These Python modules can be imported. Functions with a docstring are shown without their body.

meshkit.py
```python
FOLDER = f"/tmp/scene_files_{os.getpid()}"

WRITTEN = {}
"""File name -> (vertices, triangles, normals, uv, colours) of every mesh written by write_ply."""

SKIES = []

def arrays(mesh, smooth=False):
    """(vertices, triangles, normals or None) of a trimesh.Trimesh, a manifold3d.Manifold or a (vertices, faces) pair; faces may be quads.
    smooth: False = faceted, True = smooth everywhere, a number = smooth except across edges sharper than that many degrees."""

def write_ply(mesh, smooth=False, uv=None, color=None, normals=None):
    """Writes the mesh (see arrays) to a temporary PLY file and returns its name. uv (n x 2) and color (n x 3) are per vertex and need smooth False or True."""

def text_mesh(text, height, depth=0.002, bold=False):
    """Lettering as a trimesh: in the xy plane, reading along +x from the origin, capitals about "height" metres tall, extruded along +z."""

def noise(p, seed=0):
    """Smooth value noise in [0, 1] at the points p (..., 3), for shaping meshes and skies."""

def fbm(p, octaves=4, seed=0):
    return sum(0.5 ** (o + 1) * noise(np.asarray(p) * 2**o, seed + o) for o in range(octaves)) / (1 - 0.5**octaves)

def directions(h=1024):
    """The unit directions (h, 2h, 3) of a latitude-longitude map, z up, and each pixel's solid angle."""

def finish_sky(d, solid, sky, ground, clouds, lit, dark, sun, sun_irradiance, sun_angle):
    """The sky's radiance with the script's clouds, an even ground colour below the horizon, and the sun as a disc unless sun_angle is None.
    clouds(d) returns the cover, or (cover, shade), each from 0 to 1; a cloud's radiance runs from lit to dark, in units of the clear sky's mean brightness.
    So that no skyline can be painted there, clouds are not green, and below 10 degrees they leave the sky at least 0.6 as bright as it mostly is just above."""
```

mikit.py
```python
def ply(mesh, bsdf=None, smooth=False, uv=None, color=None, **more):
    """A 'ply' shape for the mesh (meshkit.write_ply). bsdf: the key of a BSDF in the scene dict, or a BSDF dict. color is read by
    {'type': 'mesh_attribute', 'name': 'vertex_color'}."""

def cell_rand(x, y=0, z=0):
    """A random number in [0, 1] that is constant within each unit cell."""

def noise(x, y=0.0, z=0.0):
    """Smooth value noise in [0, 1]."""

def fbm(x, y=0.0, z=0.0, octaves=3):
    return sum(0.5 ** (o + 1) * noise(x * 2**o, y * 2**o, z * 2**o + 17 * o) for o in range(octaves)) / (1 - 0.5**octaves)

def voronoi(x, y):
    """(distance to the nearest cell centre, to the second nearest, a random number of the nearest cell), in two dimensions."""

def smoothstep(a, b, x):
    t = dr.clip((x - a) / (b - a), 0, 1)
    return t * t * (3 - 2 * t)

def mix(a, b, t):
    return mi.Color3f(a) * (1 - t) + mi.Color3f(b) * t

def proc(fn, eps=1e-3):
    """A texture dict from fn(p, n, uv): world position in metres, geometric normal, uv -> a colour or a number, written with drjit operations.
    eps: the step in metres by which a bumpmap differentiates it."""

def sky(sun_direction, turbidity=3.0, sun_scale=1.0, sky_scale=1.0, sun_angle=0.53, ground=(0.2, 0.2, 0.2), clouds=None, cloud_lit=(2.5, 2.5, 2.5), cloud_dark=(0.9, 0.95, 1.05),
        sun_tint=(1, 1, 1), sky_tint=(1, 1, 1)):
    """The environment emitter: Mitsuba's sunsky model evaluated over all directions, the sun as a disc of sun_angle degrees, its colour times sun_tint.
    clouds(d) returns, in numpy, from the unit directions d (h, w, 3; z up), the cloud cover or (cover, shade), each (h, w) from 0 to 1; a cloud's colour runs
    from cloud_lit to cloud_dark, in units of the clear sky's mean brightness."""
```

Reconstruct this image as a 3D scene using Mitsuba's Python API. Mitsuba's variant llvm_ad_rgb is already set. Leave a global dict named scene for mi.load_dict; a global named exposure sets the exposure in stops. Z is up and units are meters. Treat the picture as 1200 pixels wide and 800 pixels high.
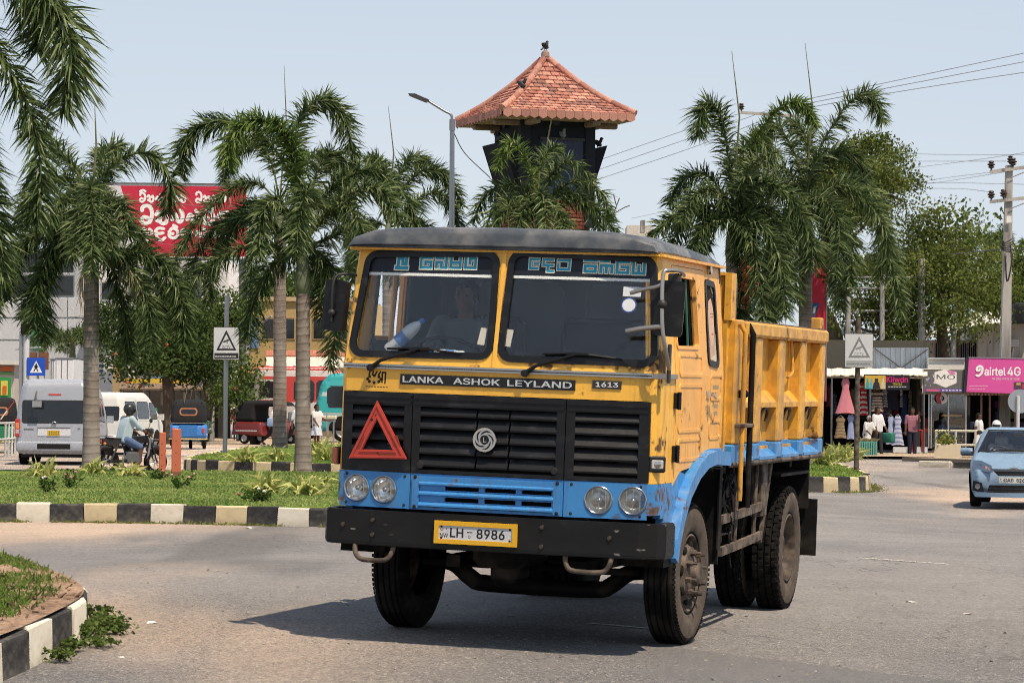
import math
import numpy as np, trimesh, shapely, drjit as dr, mitsuba as mi, mikit, meshkit, manifold3d as m3
from shapely.geometry import Polygon, LineString, Point, box as sbox
from shapely import affinity
from scipy.spatial import Delaunay

T = mi.ScalarTransform4f
scene, labels = {}, {}
rng = np.random.default_rng(11)
# ------------------------------------------------------------------ camera, sky, exposure
FOC, HORIZON, EYE, ROLL = 3436.0, 473.9, 1.653, math.radians(0.523)     # in pixels of a 1200 px wide picture
PITCH = math.atan((HORIZON - 400) / FOC)
cam_f = np.array([0, math.cos(PITCH), math.sin(PITCH)])
_u0 = np.array([0, -math.sin(PITCH), math.cos(PITCH)])
cam_u = _u0 * math.cos(ROLL) - np.array([1.0, 0, 0]) * math.sin(ROLL)
cam_r = np.cross(cam_f, cam_u)
scene['camera'] = {'type': 'perspective', 'fov': math.degrees(2 * math.atan(600 / FOC)), 'fov_axis': 'x', 'near_clip': 0.5, 'far_clip': 5000.0,
                   'to_world': T().look_at(origin=[0, 0, EYE], target=(np.array([0, 0, EYE]) + cam_f).tolist(), up=cam_u.tolist())}
SUN_AZ, SUN_EL = math.radians(55), math.radians(61)      # azimuth from the right of the view towards the viewer
sun_dir = [math.cos(SUN_EL) * math.cos(SUN_AZ), -math.cos(SUN_EL) * math.sin(SUN_AZ), math.sin(SUN_EL)]
def thin_cover(d):
    n = meshkit.fbm(d * [2.2, 2.2, 5.0] + 3.1, 4, 5)
    return (0.16 + 0.66 * np.exp(-np.maximum(d[..., 2], 0) / 0.30)) * (1 + 0.30 * (n - 0.5))      # haze, thicker towards the horizon
scene['sky'] = mikit.sky(sun_dir, turbidity=4.0, clouds=thin_cover, cloud_lit=(2.28, 2.42, 2.52), cloud_dark=(1.9, 2.03, 2.15), sky_tint=(1.0, .98, .94))
exposure = 1.7

# ------------------------------------------------------------------ helpers: names, meshes
def C(h):
    """sRGB hex -> linear albedo"""
    c = np.array([int(h[i:i + 2], 16) for i in (1, 3, 5)]) / 255.0
    return np.where(c < 0.04045, c / 12.92, ((c + 0.055) / 1.055) ** 2.4)
_used = {}
def numbered(key):
    n = _used.get(key, -1) + 1
    _used[key] = n
    return key if n == 0 else f'{key}_{n:03d}'
def thing(name, label=None, cat=None, group=None, kind=None):
    key = numbered(name)
    d = {}
    if label: d['label'] = label
    if cat: d['category'] = cat
    if group: d['group'] = group
    if kind: d['kind'] = kind
    if d: labels[key] = d
    return key
def tm(v, f): return trimesh.Trimesh(np.asarray(v, float), np.asarray(f), process=False)
def cat(ms):
    if isinstance(ms, trimesh.Trimesh): return ms
    ms = [m for m in ms if m is not None]
    if len(ms) == 1: return ms[0]
    vs, fs, n = [], [], 0
    for m in ms:
        vs.append(np.asarray(m.vertices)); fs.append(np.asarray(m.faces) + n); n += len(m.vertices)
    return tm(np.vstack(vs), np.vstack(fs))
def soften(m, angle):
    """split the vertices across sharp edges, so that smooth normals stay inside each patch"""
    if angle is False or angle is None: return m, False
    if angle is True: return m, True
    m = trimesh.Trimesh(m.vertices, m.faces, process=False)
    m.merge_vertices(digits_vertex=5)
    m.update_faces(m.nondegenerate_faces())
    s = trimesh.graph.smooth_shade(m, angle=np.radians(angle), facet_minarea=None)
    return tm(s.vertices, s.faces), True
VC = {}          # BSDFs that read a vertex colour
def obj(name, mesh, mat, col=None, parent=None, M=None, smooth=False, label=None, kind=None, uv=None, cat_=None, group=None):
    key = numbered((parent + '__' + name) if parent else name)
    m = cat(mesh)
    m, sm = soften(m, smooth)
    v = np.asarray(m.vertices, float)
    if M is not None: v = v @ M[:3, :3].T + M[:3, 3]
    col = None if col is None else (C(col) if isinstance(col, str) else np.asarray(col, float))
    if mat in VC:                       # the colour of each piece travels in its uv (see unpack)
        if col is None: col = np.array([.5, .5, .5])
        if col.ndim == 1: col = np.tile(col, (len(v), 1))
        col = np.clip(col, 0, 1)
        uv = np.c_[np.floor(col[:, 0] * 1000) + .02 + .96 * col[:, 1], col[:, 2]]
    scene[key] = mikit.ply((v, np.asarray(m.faces)), mat, smooth=sm, uv=uv)
    d = {}
    if label: d['label'] = label
    if cat_: d['category'] = cat_
    if group: d['group'] = group
    if kind: d['kind'] = kind
    if d: labels[key] = d
    return key
# ---- matrices
def Mt(x=0, y=0, z=0):
    m = np.eye(4); m[:3, 3] = (x, y, z); return m
def Mr(axis, deg):
    return trimesh.transformations.rotation_matrix(math.radians(deg), axis)
def Ms(s):
    m = np.eye(4); m[:3, :3] *= s; return m
def place(x, y, z, rz=0, s=1.0): return Mt(x, y, z) @ Mr([0, 0, 1], rz) @ Ms(s)
def xf(m, M):
    m = cat(m)
    f = np.asarray(m.faces)
    if np.linalg.det(M[:3, :3]) < 0: f = f[:, ::-1]
    return tm(np.asarray(m.vertices) @ M[:3, :3].T + M[:3, 3], f)
MIRX = np.diag([-1.0, 1, 1, 1])
# ---- primitives
_BF = np.array([[0, 2, 3], [0, 3, 1], [4, 5, 7], [4, 7, 6], [0, 1, 5], [0, 5, 4], [2, 6, 7], [2, 7, 3], [0, 4, 6], [0, 6, 2], [1, 3, 7], [1, 7, 5]])
def bx(x0, x1, y0, y1, z0, z1, b=0.0):
    if b <= 0:
        v = np.array([[x, y, z] for z in (z0, z1) for y in (y0, y1) for x in (x0, x1)])
        return tm(v, _BF)
    b = min(b, (x1 - x0) * .45, (y1 - y0) * .45, (z1 - z0) * .45)
    P = []
    for x, sx in ((x0, 1), (x1, -1)):
        for y, sy in ((y0, 1), (y1, -1)):
            for z, sz in ((z0, 1), (z1, -1)):
                P += [(x, y + sy * b, z + sz * b), (x + sx * b, y, z + sz * b), (x + sx * b, y + sy * b, z)]
    return hull(P)
def hull(P):
    h = m3.Manifold.hull_points(np.asarray(P, float).tolist()).to_mesh()
    return tm(h.vert_properties[:, :3], h.tri_verts)
def frame_of(t):
    a = np.cross(t, [0, 0, 1.0] if abs(t[2]) < .9 else [1.0, 0, 0]); a /= np.linalg.norm(a)
    return a, np.cross(t, a)
def tube(P, r, n=8, caps=True):
    P = np.asarray(P, float); r = np.broadcast_to(r, (len(P),))
    t = np.gradient(P, axis=0) if len(P) > 2 else np.repeat((P[1] - P[0])[None], 2, 0)
    t = t / (np.linalg.norm(t, axis=1, keepdims=True) + 1e-12)
    a, _ = frame_of(t[0]); A = np.zeros_like(P)
    for i in range(len(P)):
        a = a - t[i] * (a @ t[i]); a /= np.linalg.norm(a) + 1e-12; A[i] = a
    B = np.cross(t, A); an = np.arange(n) * 2 * np.pi / n
    v = (P[:, None] + r[:, None, None] * (np.cos(an)[None, :, None] * A[:, None] + np.sin(an)[None, :, None] * B[:, None])).reshape(-1, 3)
    i, j = np.meshgrid(np.arange(len(P) - 1), np.arange(n), indexing='ij')
    q = np.stack([i * n + j, i * n + (j + 1) % n, (i + 1) * n + (j + 1) % n, (i + 1) * n + j], -1).reshape(-1, 4)
    f = [q[:, [0, 1, 2]], q[:, [0, 2, 3]]]
    if caps:
        k = len(v); v = np.vstack([v, P[0], P[-1]]); j = np.arange(n); e = (len(P) - 1) * n
        f += [np.stack([(j + 1) % n, j, j * 0 + k], 1), np.stack([e + j, e + (j + 1) % n, j * 0 + k + 1], 1)]
    return tm(v, np.vstack(f))
def lathe(prof, n=32, M=None, close=False):
    """profile [(r, h)] turned round the z axis"""
    p = np.asarray(prof, float); k = len(p); an = np.arange(n) * 2 * np.pi / n
    v = np.stack([p[:, 0][:, None] * np.cos(an), p[:, 0][:, None] * np.sin(an), np.repeat(p[:, 1][:, None], n, 1)], -1).reshape(-1, 3)
    i, j = np.meshgrid(np.arange(k if close else k - 1), np.arange(n), indexing='ij'); i2 = (i + 1) % k
    q = np.stack([i * n + j, i * n + (j + 1) % n, i2 * n + (j + 1) % n, i2 * n + j], -1).reshape(-1, 4)
    m = tm(v, np.vstack([q[:, [0, 1, 2]], q[:, [0, 2, 3]]]))
    return m if M is None else xf(m, M)
AX_X = np.array([[0, 0, 1.0, 0], [0, 1, 0, 0], [-1, 0, 0, 0], [0, 0, 0, 1]])       # lathe axis z -> x
AX_Y = np.array([[1.0, 0, 0, 0], [0, 0, 1, 0], [0, -1, 0, 0], [0, 0, 0, 1]])      # lathe axis z -> y
def polys(g):
    return [p for p in getattr(g, 'geoms', [g]) if isinstance(p, Polygon) and p.area > 1e-8]
def ext(g, d0, d1):
    """shapely polygon(s) in xy extruded from z=d0 to z=d1"""
    out = []
    for p in polys(g):
        m = trimesh.creation.extrude_polygon(p, d1 - d0, engine='earcut')
        out.append(tm(np.asarray(m.vertices) + [0, 0, d0], m.faces))
    return cat(out)
def flat(g, z=0.0):
    out = []
    for p in polys(g):
        v, f = trimesh.creation.triangulate_polygon(p, engine='earcut')
        v = np.c_[v, np.full(len(v), z)]
        n = np.cross(v[f[:, 1]] - v[f[:, 0]], v[f[:, 2]] - v[f[:, 0]])[:, 2]
        f = np.where((n < 0)[:, None], f[:, ::-1], f)
        out.append(tm(v, f))
    return cat(out)
def onto(m, o, ex, ey):
    """from local xy(z) to the plane with origin o and axes ex, ey (z along ex x ey)"""
    ex, ey = np.asarray(ex, float), np.asarray(ey, float); M = np.eye(4)
    M[:3, 0], M[:3, 1], M[:3, 2], M[:3, 3] = ex, ey, np.cross(ex, ey), o
    return xf(m, M)
FRONT = dict(ex=(1, 0, 0), ey=(0, 0, 1))       # faces -y (towards the viewer)
BACK = dict(ex=(-1, 0, 0), ey=(0, 0, 1))
SIDE_R = dict(ex=(0, 1, 0), ey=(0, 0, 1))      # faces +x
SIDE_L = dict(ex=(0, -1, 0), ey=(0, 0, 1))     # faces -x
def rrect(x0, y0, x1, y1, r, q=4):
    return sbox(x0 + r, y0 + r, x1 - r, y1 - r).buffer(r, quad_segs=q)
def rpoly(pts, r, q=4):
    return Polygon(pts).buffer(-r, join_style='mitre').buffer(r, quad_segs=q)
def loft(rings, caps=True, close=True):
    """rings: list of (n,3) arrays with equal n"""
    R = np.asarray(rings, float); k, n, _ = R.shape; v = R.reshape(-1, 3)
    i, j = np.meshgrid(np.arange(k - 1), np.arange(n if close else n - 1), indexing='ij')
    q = np.stack([i * n + j, i * n + (j + 1) % n, (i + 1) * n + (j + 1) % n, (i + 1) * n + j], -1).reshape(-1, 4)
    f = [q[:, [0, 1, 2]], q[:, [0, 2, 3]]]
    if caps and close:
        c0, c1 = len(v), len(v) + 1; v = np.vstack([v, R[0].mean(0), R[-1].mean(0)]); j = np.arange(n); e = (k - 1) * n
        f += [np.stack([(j + 1) % n, j, j * 0 + c0], 1), np.stack([e + j, e + (j + 1) % n, j * 0 + c1], 1)]
    return tm(v, np.vstack(f))
def capsule(p0, p1, r0, r1, n=8):
    s = m3.Manifold.sphere(1.0, n)
    return (s.scale((r0,) * 3).translate(tuple(p0)) + s.scale((r1,) * 3).translate(tuple(p1))).hull()
def m2t(m, refine=None, smooth=0):
    if refine: m = m.refine_to_length(refine)
    k = m.to_mesh(); t = trimesh.Trimesh(k.vert_properties[:, :3], k.tri_verts, process=True)
    if smooth: trimesh.smoothing.filter_taubin(t, iterations=smooth)
    return tm(t.vertices, t.faces)
def ball(c, r, sc=(1, 1, 1), n=2):
    s = trimesh.creation.icosphere(n, 1.0)
    return tm(np.asarray(s.vertices) * r * np.asarray(sc) + np.asarray(c), s.faces)
def bez(P, n=12):
    """Catmull-Rom curve through the points"""
    P = np.asarray(P, float); Q = np.vstack([2 * P[0] - P[1], P, 2 * P[-1] - P[-2]]); out = []
    for i in range(len(P) - 1):
        a, b, c, d = Q[i:i + 4]
        for t in np.arange(n) / n:
            out.append(.5 * ((2 * b) + (c - a) * t + (2 * a - 5 * b + 4 * c - d) * t * t + (3 * b - a - 3 * c + d) * t ** 3))
    return np.array(out + [P[-1]])
def text(s, h, depth=.003, bold=False, sx=1.0, centre=True):
    m = meshkit.text_mesh(s, h, depth, bold); v = np.asarray(m.vertices).copy()
    v[:, 0] *= sx
    if centre: v[:, 0] -= (v[:, 0].min() + v[:, 0].max()) / 2
    return tm(v, m.faces)
def fit_text(s, x0, x1, y0, h, depth=.003, bold=True):
    m = meshkit.text_mesh(s, h, depth, bold); v = np.asarray(m.vertices).copy()
    v[:, 0] = x0 + (v[:, 0] - v[:, 0].min()) / (v[:, 0].max() - v[:, 0].min()) * (x1 - x0); v[:, 1] += y0
    return tm(v, m.faces)
def strokes(lines, w, depth, scale=1.0, o=(0, 0), cap='round'):
    """hand drawn lettering: polylines -> one flat raised mesh"""
    g = shapely.union_all([LineString(np.asarray(l, float) * scale + o).buffer(w / 2, cap_style=cap, quad_segs=3) for l in lines])
    return ext(g, 0, depth)

# ------------------------------------------------------------------ the lie of the land, and survey helpers
TRUCK_A, TRUCK_X, TRUCK_Y, TRUCK_TILT, TRUCK_PITCH = math.radians(16.425), -0.137, 19.892, math.radians(1.673), math.radians(0.328)
_ca, _sa = math.cos(TRUCK_A), math.sin(TRUCK_A)
def sstep(a, b, x):
    t = np.clip((x - a) / (b - a), 0, 1); return t * t * (3 - 2 * t)
def land(X, Y):
    """height of the road surface (the road has a gentle cross fall)"""
    X, Y = np.asarray(X, float), np.asarray(Y, float)
    u = (X - TRUCK_X) * _ca - (Y - TRUCK_Y) * _sa; v = (X - TRUCK_X) * _sa + (Y - TRUCK_Y) * _ca
    w = 1 - sstep(3.5, 10, np.hypot(u * 1.0, v - 3))
    z = w * (-u * math.tan(TRUCK_TILT) + v * math.sin(TRUCK_PITCH))
    z = z - .17 * sstep(2.5, 8, X) * sstep(32, 50, Y) * (1 - sstep(62, 90, Y))
    return z
def ray(px, py):
    d = cam_f + cam_r * (px - 600) / FOC - cam_u * (py - 400) / FOC
    return d / d[1]
def at(px, py, D):
    """the point at distance D into the scene that is seen at (px, py) of the 1200 x 800 photograph"""
    return np.array([0, 0, EYE]) + ray(px, py) * D
def gpt(px, py, h=0.0):
    """the ground point (raised by h) that is seen at (px, py)"""
    d = ray(px, py); D = 30.0
    for _ in range(60):
        p = d * D; z = float(land(p[0], D)) + h
        Dn = (z - EYE) / d[2]
        D = .5 * D + .5 * float(np.clip(Dn, 5, 400))
    return np.array([d[0] * D, D, z])
def px_x(px, D): return (px - 600) / FOC * D
# ------------------------------------------------------------------ materials
P_ = mikit.proc
def unpack(p, n, uv):
    r = dr.floor(uv.x)
    return mi.Color3f(r / 1000.0, (uv.x - r - .02) / .96, uv.y)
VCT = P_(unpack)
def vc(): return VCT
def pr(col, rough=.6, spec=.5, **k): return {'type': 'principled', 'base_color': col, 'roughness': rough, 'specular': spec, **k}
def two(b): return {'type': 'twosided', 'bsdf': b}
def rgb(*c): return {'type': 'rgb', 'value': [float(x) for x in (C(c[0]) if isinstance(c[0], str) else c)]}
def vmat(name, b):
    scene[name] = two(b); VC[name] = True
vmat('matte', pr(vc(), .85, .25))
vmat('satin', pr(vc(), .5, .4))
vmat('gloss', pr(vc(), .35, .5, clearcoat=.7, clearcoat_gloss=.92))
vmat('metal', pr(vc(), .38, .5, metallic=.9))
vmat('chrome', pr(vc(), .16, .5, metallic=1.0))
scene['leaf'] = {'type': 'principledthin', 'base_color': vc(), 'roughness': .5, 'diff_trans': .55, 'spec_refl_tint': 0.0} if False else two(pr(vc(), .48, .45))
scene['leaf'] = {'type': 'principledthin', 'base_color': vc(), 'roughness': .55, 'diff_trans': .5, 'eta': 1.35}
VC['leaf'] = True
scene['glass'] = {'type': 'thindielectric', 'int_ior': 1.5}
scene['tinted_glass'] = two(pr(rgb(.012, .014, .016), .08, .6))
scene['lens_glass'] = {'type': 'thindielectric', 'int_ior': 1.45}
# the truck's own coordinates from world ones
def tl(p):
    x, y = p.x - TRUCK_X, p.y - TRUCK_Y
    return x * _ca - y * _sa, x * _sa + y * _ca, p.z
sm, nz, fb, mx = mikit.smoothstep, mikit.noise, mikit.fbm, mikit.mix
def rust_mask(p, n, uv):
    u, v, z = tl(p)
    a = fb(u * 5.0 + 3, v * 5.0, z * 5.0, 4); b = fb(u * 31.0, v * 31.0 + 5, z * 22.0, 3)
    streak = fb(u * 26.0, v * 26.0, z * 2.2 + 9, 3)
    corner = sm(.70, 1.14, dr.abs(u)) * sm(.5, .0, dr.abs(v)) + .5 * sm(1.9, 6.0, v)
    low = sm(2.0, 1.1, z); sill = sm(.11, .02, dr.abs(z - 1.93)) * sm(.2, .1, v)
    m = sm(.60, .70, a * .62 + b * .30 + corner * .085 + low * .03 + sill * .085)
    return dr.clip(m * .95 + .22 * sm(.50, .75, streak) * (.35 + corner + .6 * low), 0, 1)
def rust_col(p, n, uv):
    u, v, z = tl(p)
    t = fb(u * 40.0, v * 40.0, z * 40.0, 2)
    return mx((.045, .028, .018), (.20, .115, .06), t)
def yellow(p, n, uv):
    u, v, z = tl(p)
    side = sm(.3, .7, v)
    t = fb(u * 3.0, v * 3.0 + 2, z * 3.0, 3); t2 = fb(u * 17.0, v * 9.0, z * 14.0, 3)
    base = mx((.92, .505, .062), (.86, .45, .065), t)
    faded = mx((.84, .44, .12), (.76, .35, .085), t2)
    c = mx(base, faded, side * (1 - sm(2.0, 2.2, v)) * .8)
    body = mx((.76, .38, .035), (.56, .28, .045), sm(.3, .75, t2))
    c = mx(c, body, sm(2.0, 2.2, v))
    d = sm(.42, .72, fb(u * 7.0, v * 7.0, z * 1.6 + 4, 4))
    return mx(c, (.24, .16, .085), d * (.07 + .38 * sm(2.0, 2.2, v)) + .30 * sm(1.75, 1.40, z) * sm(2.0, 2.3, v) * t2)
def blue(p, n, uv):
    u, v, z = tl(p)
    t = fb(u * 6.0, v * 6.0, z * 6.0, 3)
    c = mx((.030, .195, .50), (.055, .25, .55), t)
    return mx(c, (.36, .40, .42), .32 * sm(.45, .85, fb(u * 23.0 + 5, v * 23.0, z * 15.0, 3)) * sm(.2, .6, v))
def paint(name, fn, rough):
    scene[name] = two({'type': 'blendbsdf', 'weight': P_(rust_mask), 'a': pr(P_(fn), rough, .45, clearcoat=.25, clearcoat_gloss=.8), 'b': pr(P_(rust_col), .9, .2)})
paint('yellow_paint', yellow, .42)
paint('blue_paint', blue, .42)
def grimy(p, n, uv):
    u, v, z = tl(p)
    return mx((.006, .006, .0065), (.042, .036, .030), sm(.45, .90, fb(u * 6.0, v * 6.0, z * 6.0, 4)))
scene['grimy_black'] = two(pr(P_(grimy), .7, .2))
def black_plastic(p, n, uv):
    u, v, z = tl(p)
    return mx((.006, .0065, .008), (.026, .026, .029), sm(.5, .9, fb(u * 9.0, v * 9.0, z * 14.0, 4)))
def bumper_black(p, n, uv):
    u, v, z = tl(p)
    sc = sm(.72, .80, fb(u * 14.0, v * 14.0, z * 30.0, 3)) * sm(.5, 1.1, dr.abs(u))
    return mx(mx((.0055, .0055, .006), (.014, .0138, .0135), fb(u * 5.0, v * 5.0, z * 9.0, 3)), (.26, .25, .23), sc * .8)
scene['bumper_black'] = two(pr(P_(bumper_black), .5, .28))
scene['black_plastic'] = two(pr(P_(black_plastic), .45, .38))
def roof_grey(p, n, uv):
    u, v, z = tl(p)
    return mx((.062, .074, .09), (.17, .175, .18), sm(.35, .8, fb(u * 7.0, v * 7.0, z * 7.0, 4)))
scene['roof_grey'] = two(pr(P_(roof_grey), .5, .4))
def dusty_rubber(p, n, uv):
    t = fb(p.x * 9.0, p.y * 9.0, p.z * 9.0, 3)
    return mx((.008, .008, .008), (.032, .028, .025), sm(.4, .9, t))
scene['rubber'] = two(pr(P_(dusty_rubber), .85, .12))
def dusty_wall(p, n, uv):
    t = fb(p.x * 14.0, p.y * 14.0, p.z * 14.0, 3)
    return mx((.050, .042, .035), (.14, .112, .09), t)
scene['dusty_rubber'] = two(pr(P_(dusty_wall), .85, .2))
def brown_metal(p, n, uv):
    t = fb(p.x * 12.0, p.y * 12.0, p.z * 12.0, 4)
    return mx((.042, .032, .026), (.165, .128, .10), sm(.25, .75, t))
scene['brown_metal'] = two(pr(P_(brown_metal), .7, .35))
# ---- ground
def asphalt(p, n, uv):
    x, y = p.x, p.y
    big = fb(x * .23 + 4, y * .16, 0, 4); mid = fb(x * 1.3, y * .7, 3, 4)
    grain = nz(x * 95.0, y * 60.0, 1); g2 = nz(x * 38.0, y * 22.0, 2); stones = sm(.80, .92, nz(x * 70.0 + 9, y * 36.0, 5))
    c = mx((.122, .119, .119), (.172, .167, .165), sm(.25, .75, big * .6 + mid * .4))
    sand = sm(.45, .85, fb(x * .32 + 9, y * .11 + 2, 1, 4) + .30 * sm(34.0, 42.0, y) * sm(-1.0, -4.0, x) + .30 * sm(3.0, .4, dr.sqrt(dr.square(x + 3.3) + dr.square((y - 21.0) * .7))))
    c = mx(c, mx((.28, .215, .165), (.37, .29, .225), mid), sand * .9 * (1 - .93 * sm(-2.4, .4, x) * sm(50.0, 34.0, y)))
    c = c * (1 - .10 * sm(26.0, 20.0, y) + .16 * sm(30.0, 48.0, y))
    tar = sm(.66, .78, fb(x * .5 + 30, y * .07 + x * .1, 4, 4))
    c = mx(c, (.085, .083, .083), tar * .65)
    near = sm(30.0, 19.0, y)
    c = c * (.93 + .14 * fb(x * .22 + .05 * y, y * 4.5, 21, 3))
    c = c * (1 + (grain - .5) * .75 * near + (g2 - .5) * .34)
    c = mx(c, (.36, .34, .30), stones * .5 * near)
    ck = dr.abs(nz(x * 1.1, y * .55, 12) - .5 + .10 * (nz(x * 7.0, y * 4.0, 13) - .5)); c = mx(c, (.055, .052, .05), sm(.010, .002, ck) * sm(.5, .65, nz(x * .35, y * .2, 14)) * .5)
    patch = sm(.0, .06, 20.2 - 1.0 * (x - 1.4) + .12 * nz(x * 2.3, 0, 8) - y) * sm(.7, 1.5, x + .5 * nz(x, y * 1.5, 9))
    return mx(c, (.100, .099, .101), patch * .62)
scene['asphalt'] = two({'type': 'bumpmap', 'arbitrary': P_(lambda p, n, uv: .006 * nz(p.x * 60.0, p.y * 38.0, 1) + .004 * nz(p.x * 23.0, p.y * 15.0, 2), eps=.006), 'scale': 1.0, 'bsdf': pr(P_(asphalt), .82, .3)})
def soil(p, n, uv):
    t = fb(p.x * 2.0, p.y * 2.0, 0, 4); g = nz(p.x * 40.0, p.y * 40.0, 2)
    return mx(mx((.12, .075, .050), (.29, .205, .145), t), (.08, .055, .04), sm(.55, .75, fb(p.x * 7.0, p.y * 7.0, 3, 4)) * .6) * (.7 + .6 * g)
scene['soil'] = two(pr(P_(soil), .95, .1))
def turf(p, n, uv):
    t = fb(p.x * 1.1, p.y * .8, 0, 4); g = nz(p.x * 30.0, p.y * 18.0, 2)
    return mx((.055, .10, .018), (.10, .13, .03), t) * (.7 + .6 * g)
scene['turf'] = two(pr(P_(turf), .95, .1))
def earth(p, n, uv):
    t = fb(p.x * .15, p.y * .15, 0, 4)
    return mx((.22, .17, .12), (.32, .26, .20), t)
scene['earth'] = two(pr(P_(earth), .95, .1))
def kerb_fn(base, dirt):
    def fn(p, n, uv):
        t = fb(p.x * 5.0, p.y * 5.0, p.z * 7.0, 4); c = fb(p.x * 21.0, p.y * 13.0, p.z * 21.0, 3)
        low = sm(.12, .0, p.z); t = .5 * t + .5 * fb(p.x * 1.7, p.y * 1.1, p.z * 2.0, 3)
        k = dr.clip(sm(.42, .8, t * .6 + c * .4) * .8 + low * .35, 0, 1)
        return mx(base, dirt, k) * (.85 + .3 * c)
    return fn
scene['kerb_white'] = two(pr(P_(kerb_fn((.68, .64, .54), (.36, .31, .23))), .85, .2))
scene['kerb_cream'] = two(pr(P_(kerb_fn((.62, .52, .33), (.34, .27, .18))), .85, .2))
scene['kerb_black'] = two(pr(P_(kerb_fn((.030, .030, .032), (.13, .12, .105))), .75, .3))
def concrete(p, n, uv):
    t = fb(p.x * 1.4, p.y * 1.4, p.z * .7, 4); s = fb(p.x * 4.0, p.y * 4.0, p.z * .35, 4)
    c = mx((.34, .325, .30), (.46, .44, .41), t)
    return mx(c, (.075, .075, .07), sm(.5, .8, s) * .75)
scene['concrete'] = two(pr(P_(concrete), .9, .15))
def trunk(p, n, uv):
    r = nz(p.z * 9.0, 2.0, p.x * .8); b = fb(p.x * 9.0, p.y * 9.0, p.z * 14.0, 3); s = fb(p.x * 3.0, p.y * 3.0, p.z * 1.2, 3)
    c = mx((.17, .135, .115), (.30, .25, .215), b)
    c = mx(c, (.37, .34, .31), sm(.45, .8, s) * .6)
    f = p.z * 6.2 + .35 * nz(p.x * 6.0, p.y * 6.0, p.z * .5) - dr.floor(p.z * 6.2 + .35 * nz(p.x * 6.0, p.y * 6.0, p.z * .5))
    return c * (.80 + .30 * r) * (1 - .45 * sm(.82, .92, f) * sm(1.0, .96, f)) * (1 + .18 * sm(.0, .2, f) * sm(.5, .2, f))
scene['palm_bark'] = two(pr(P_(trunk), .9, .15))
def bark(p, n, uv):
    b = fb(p.x * 7.0, p.y * 7.0, p.z * 2.0, 4)
    return mx((.055, .042, .032), (.19, .15, .12), b)
scene['bark'] = two(pr(P_(bark), .95, .1))
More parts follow.
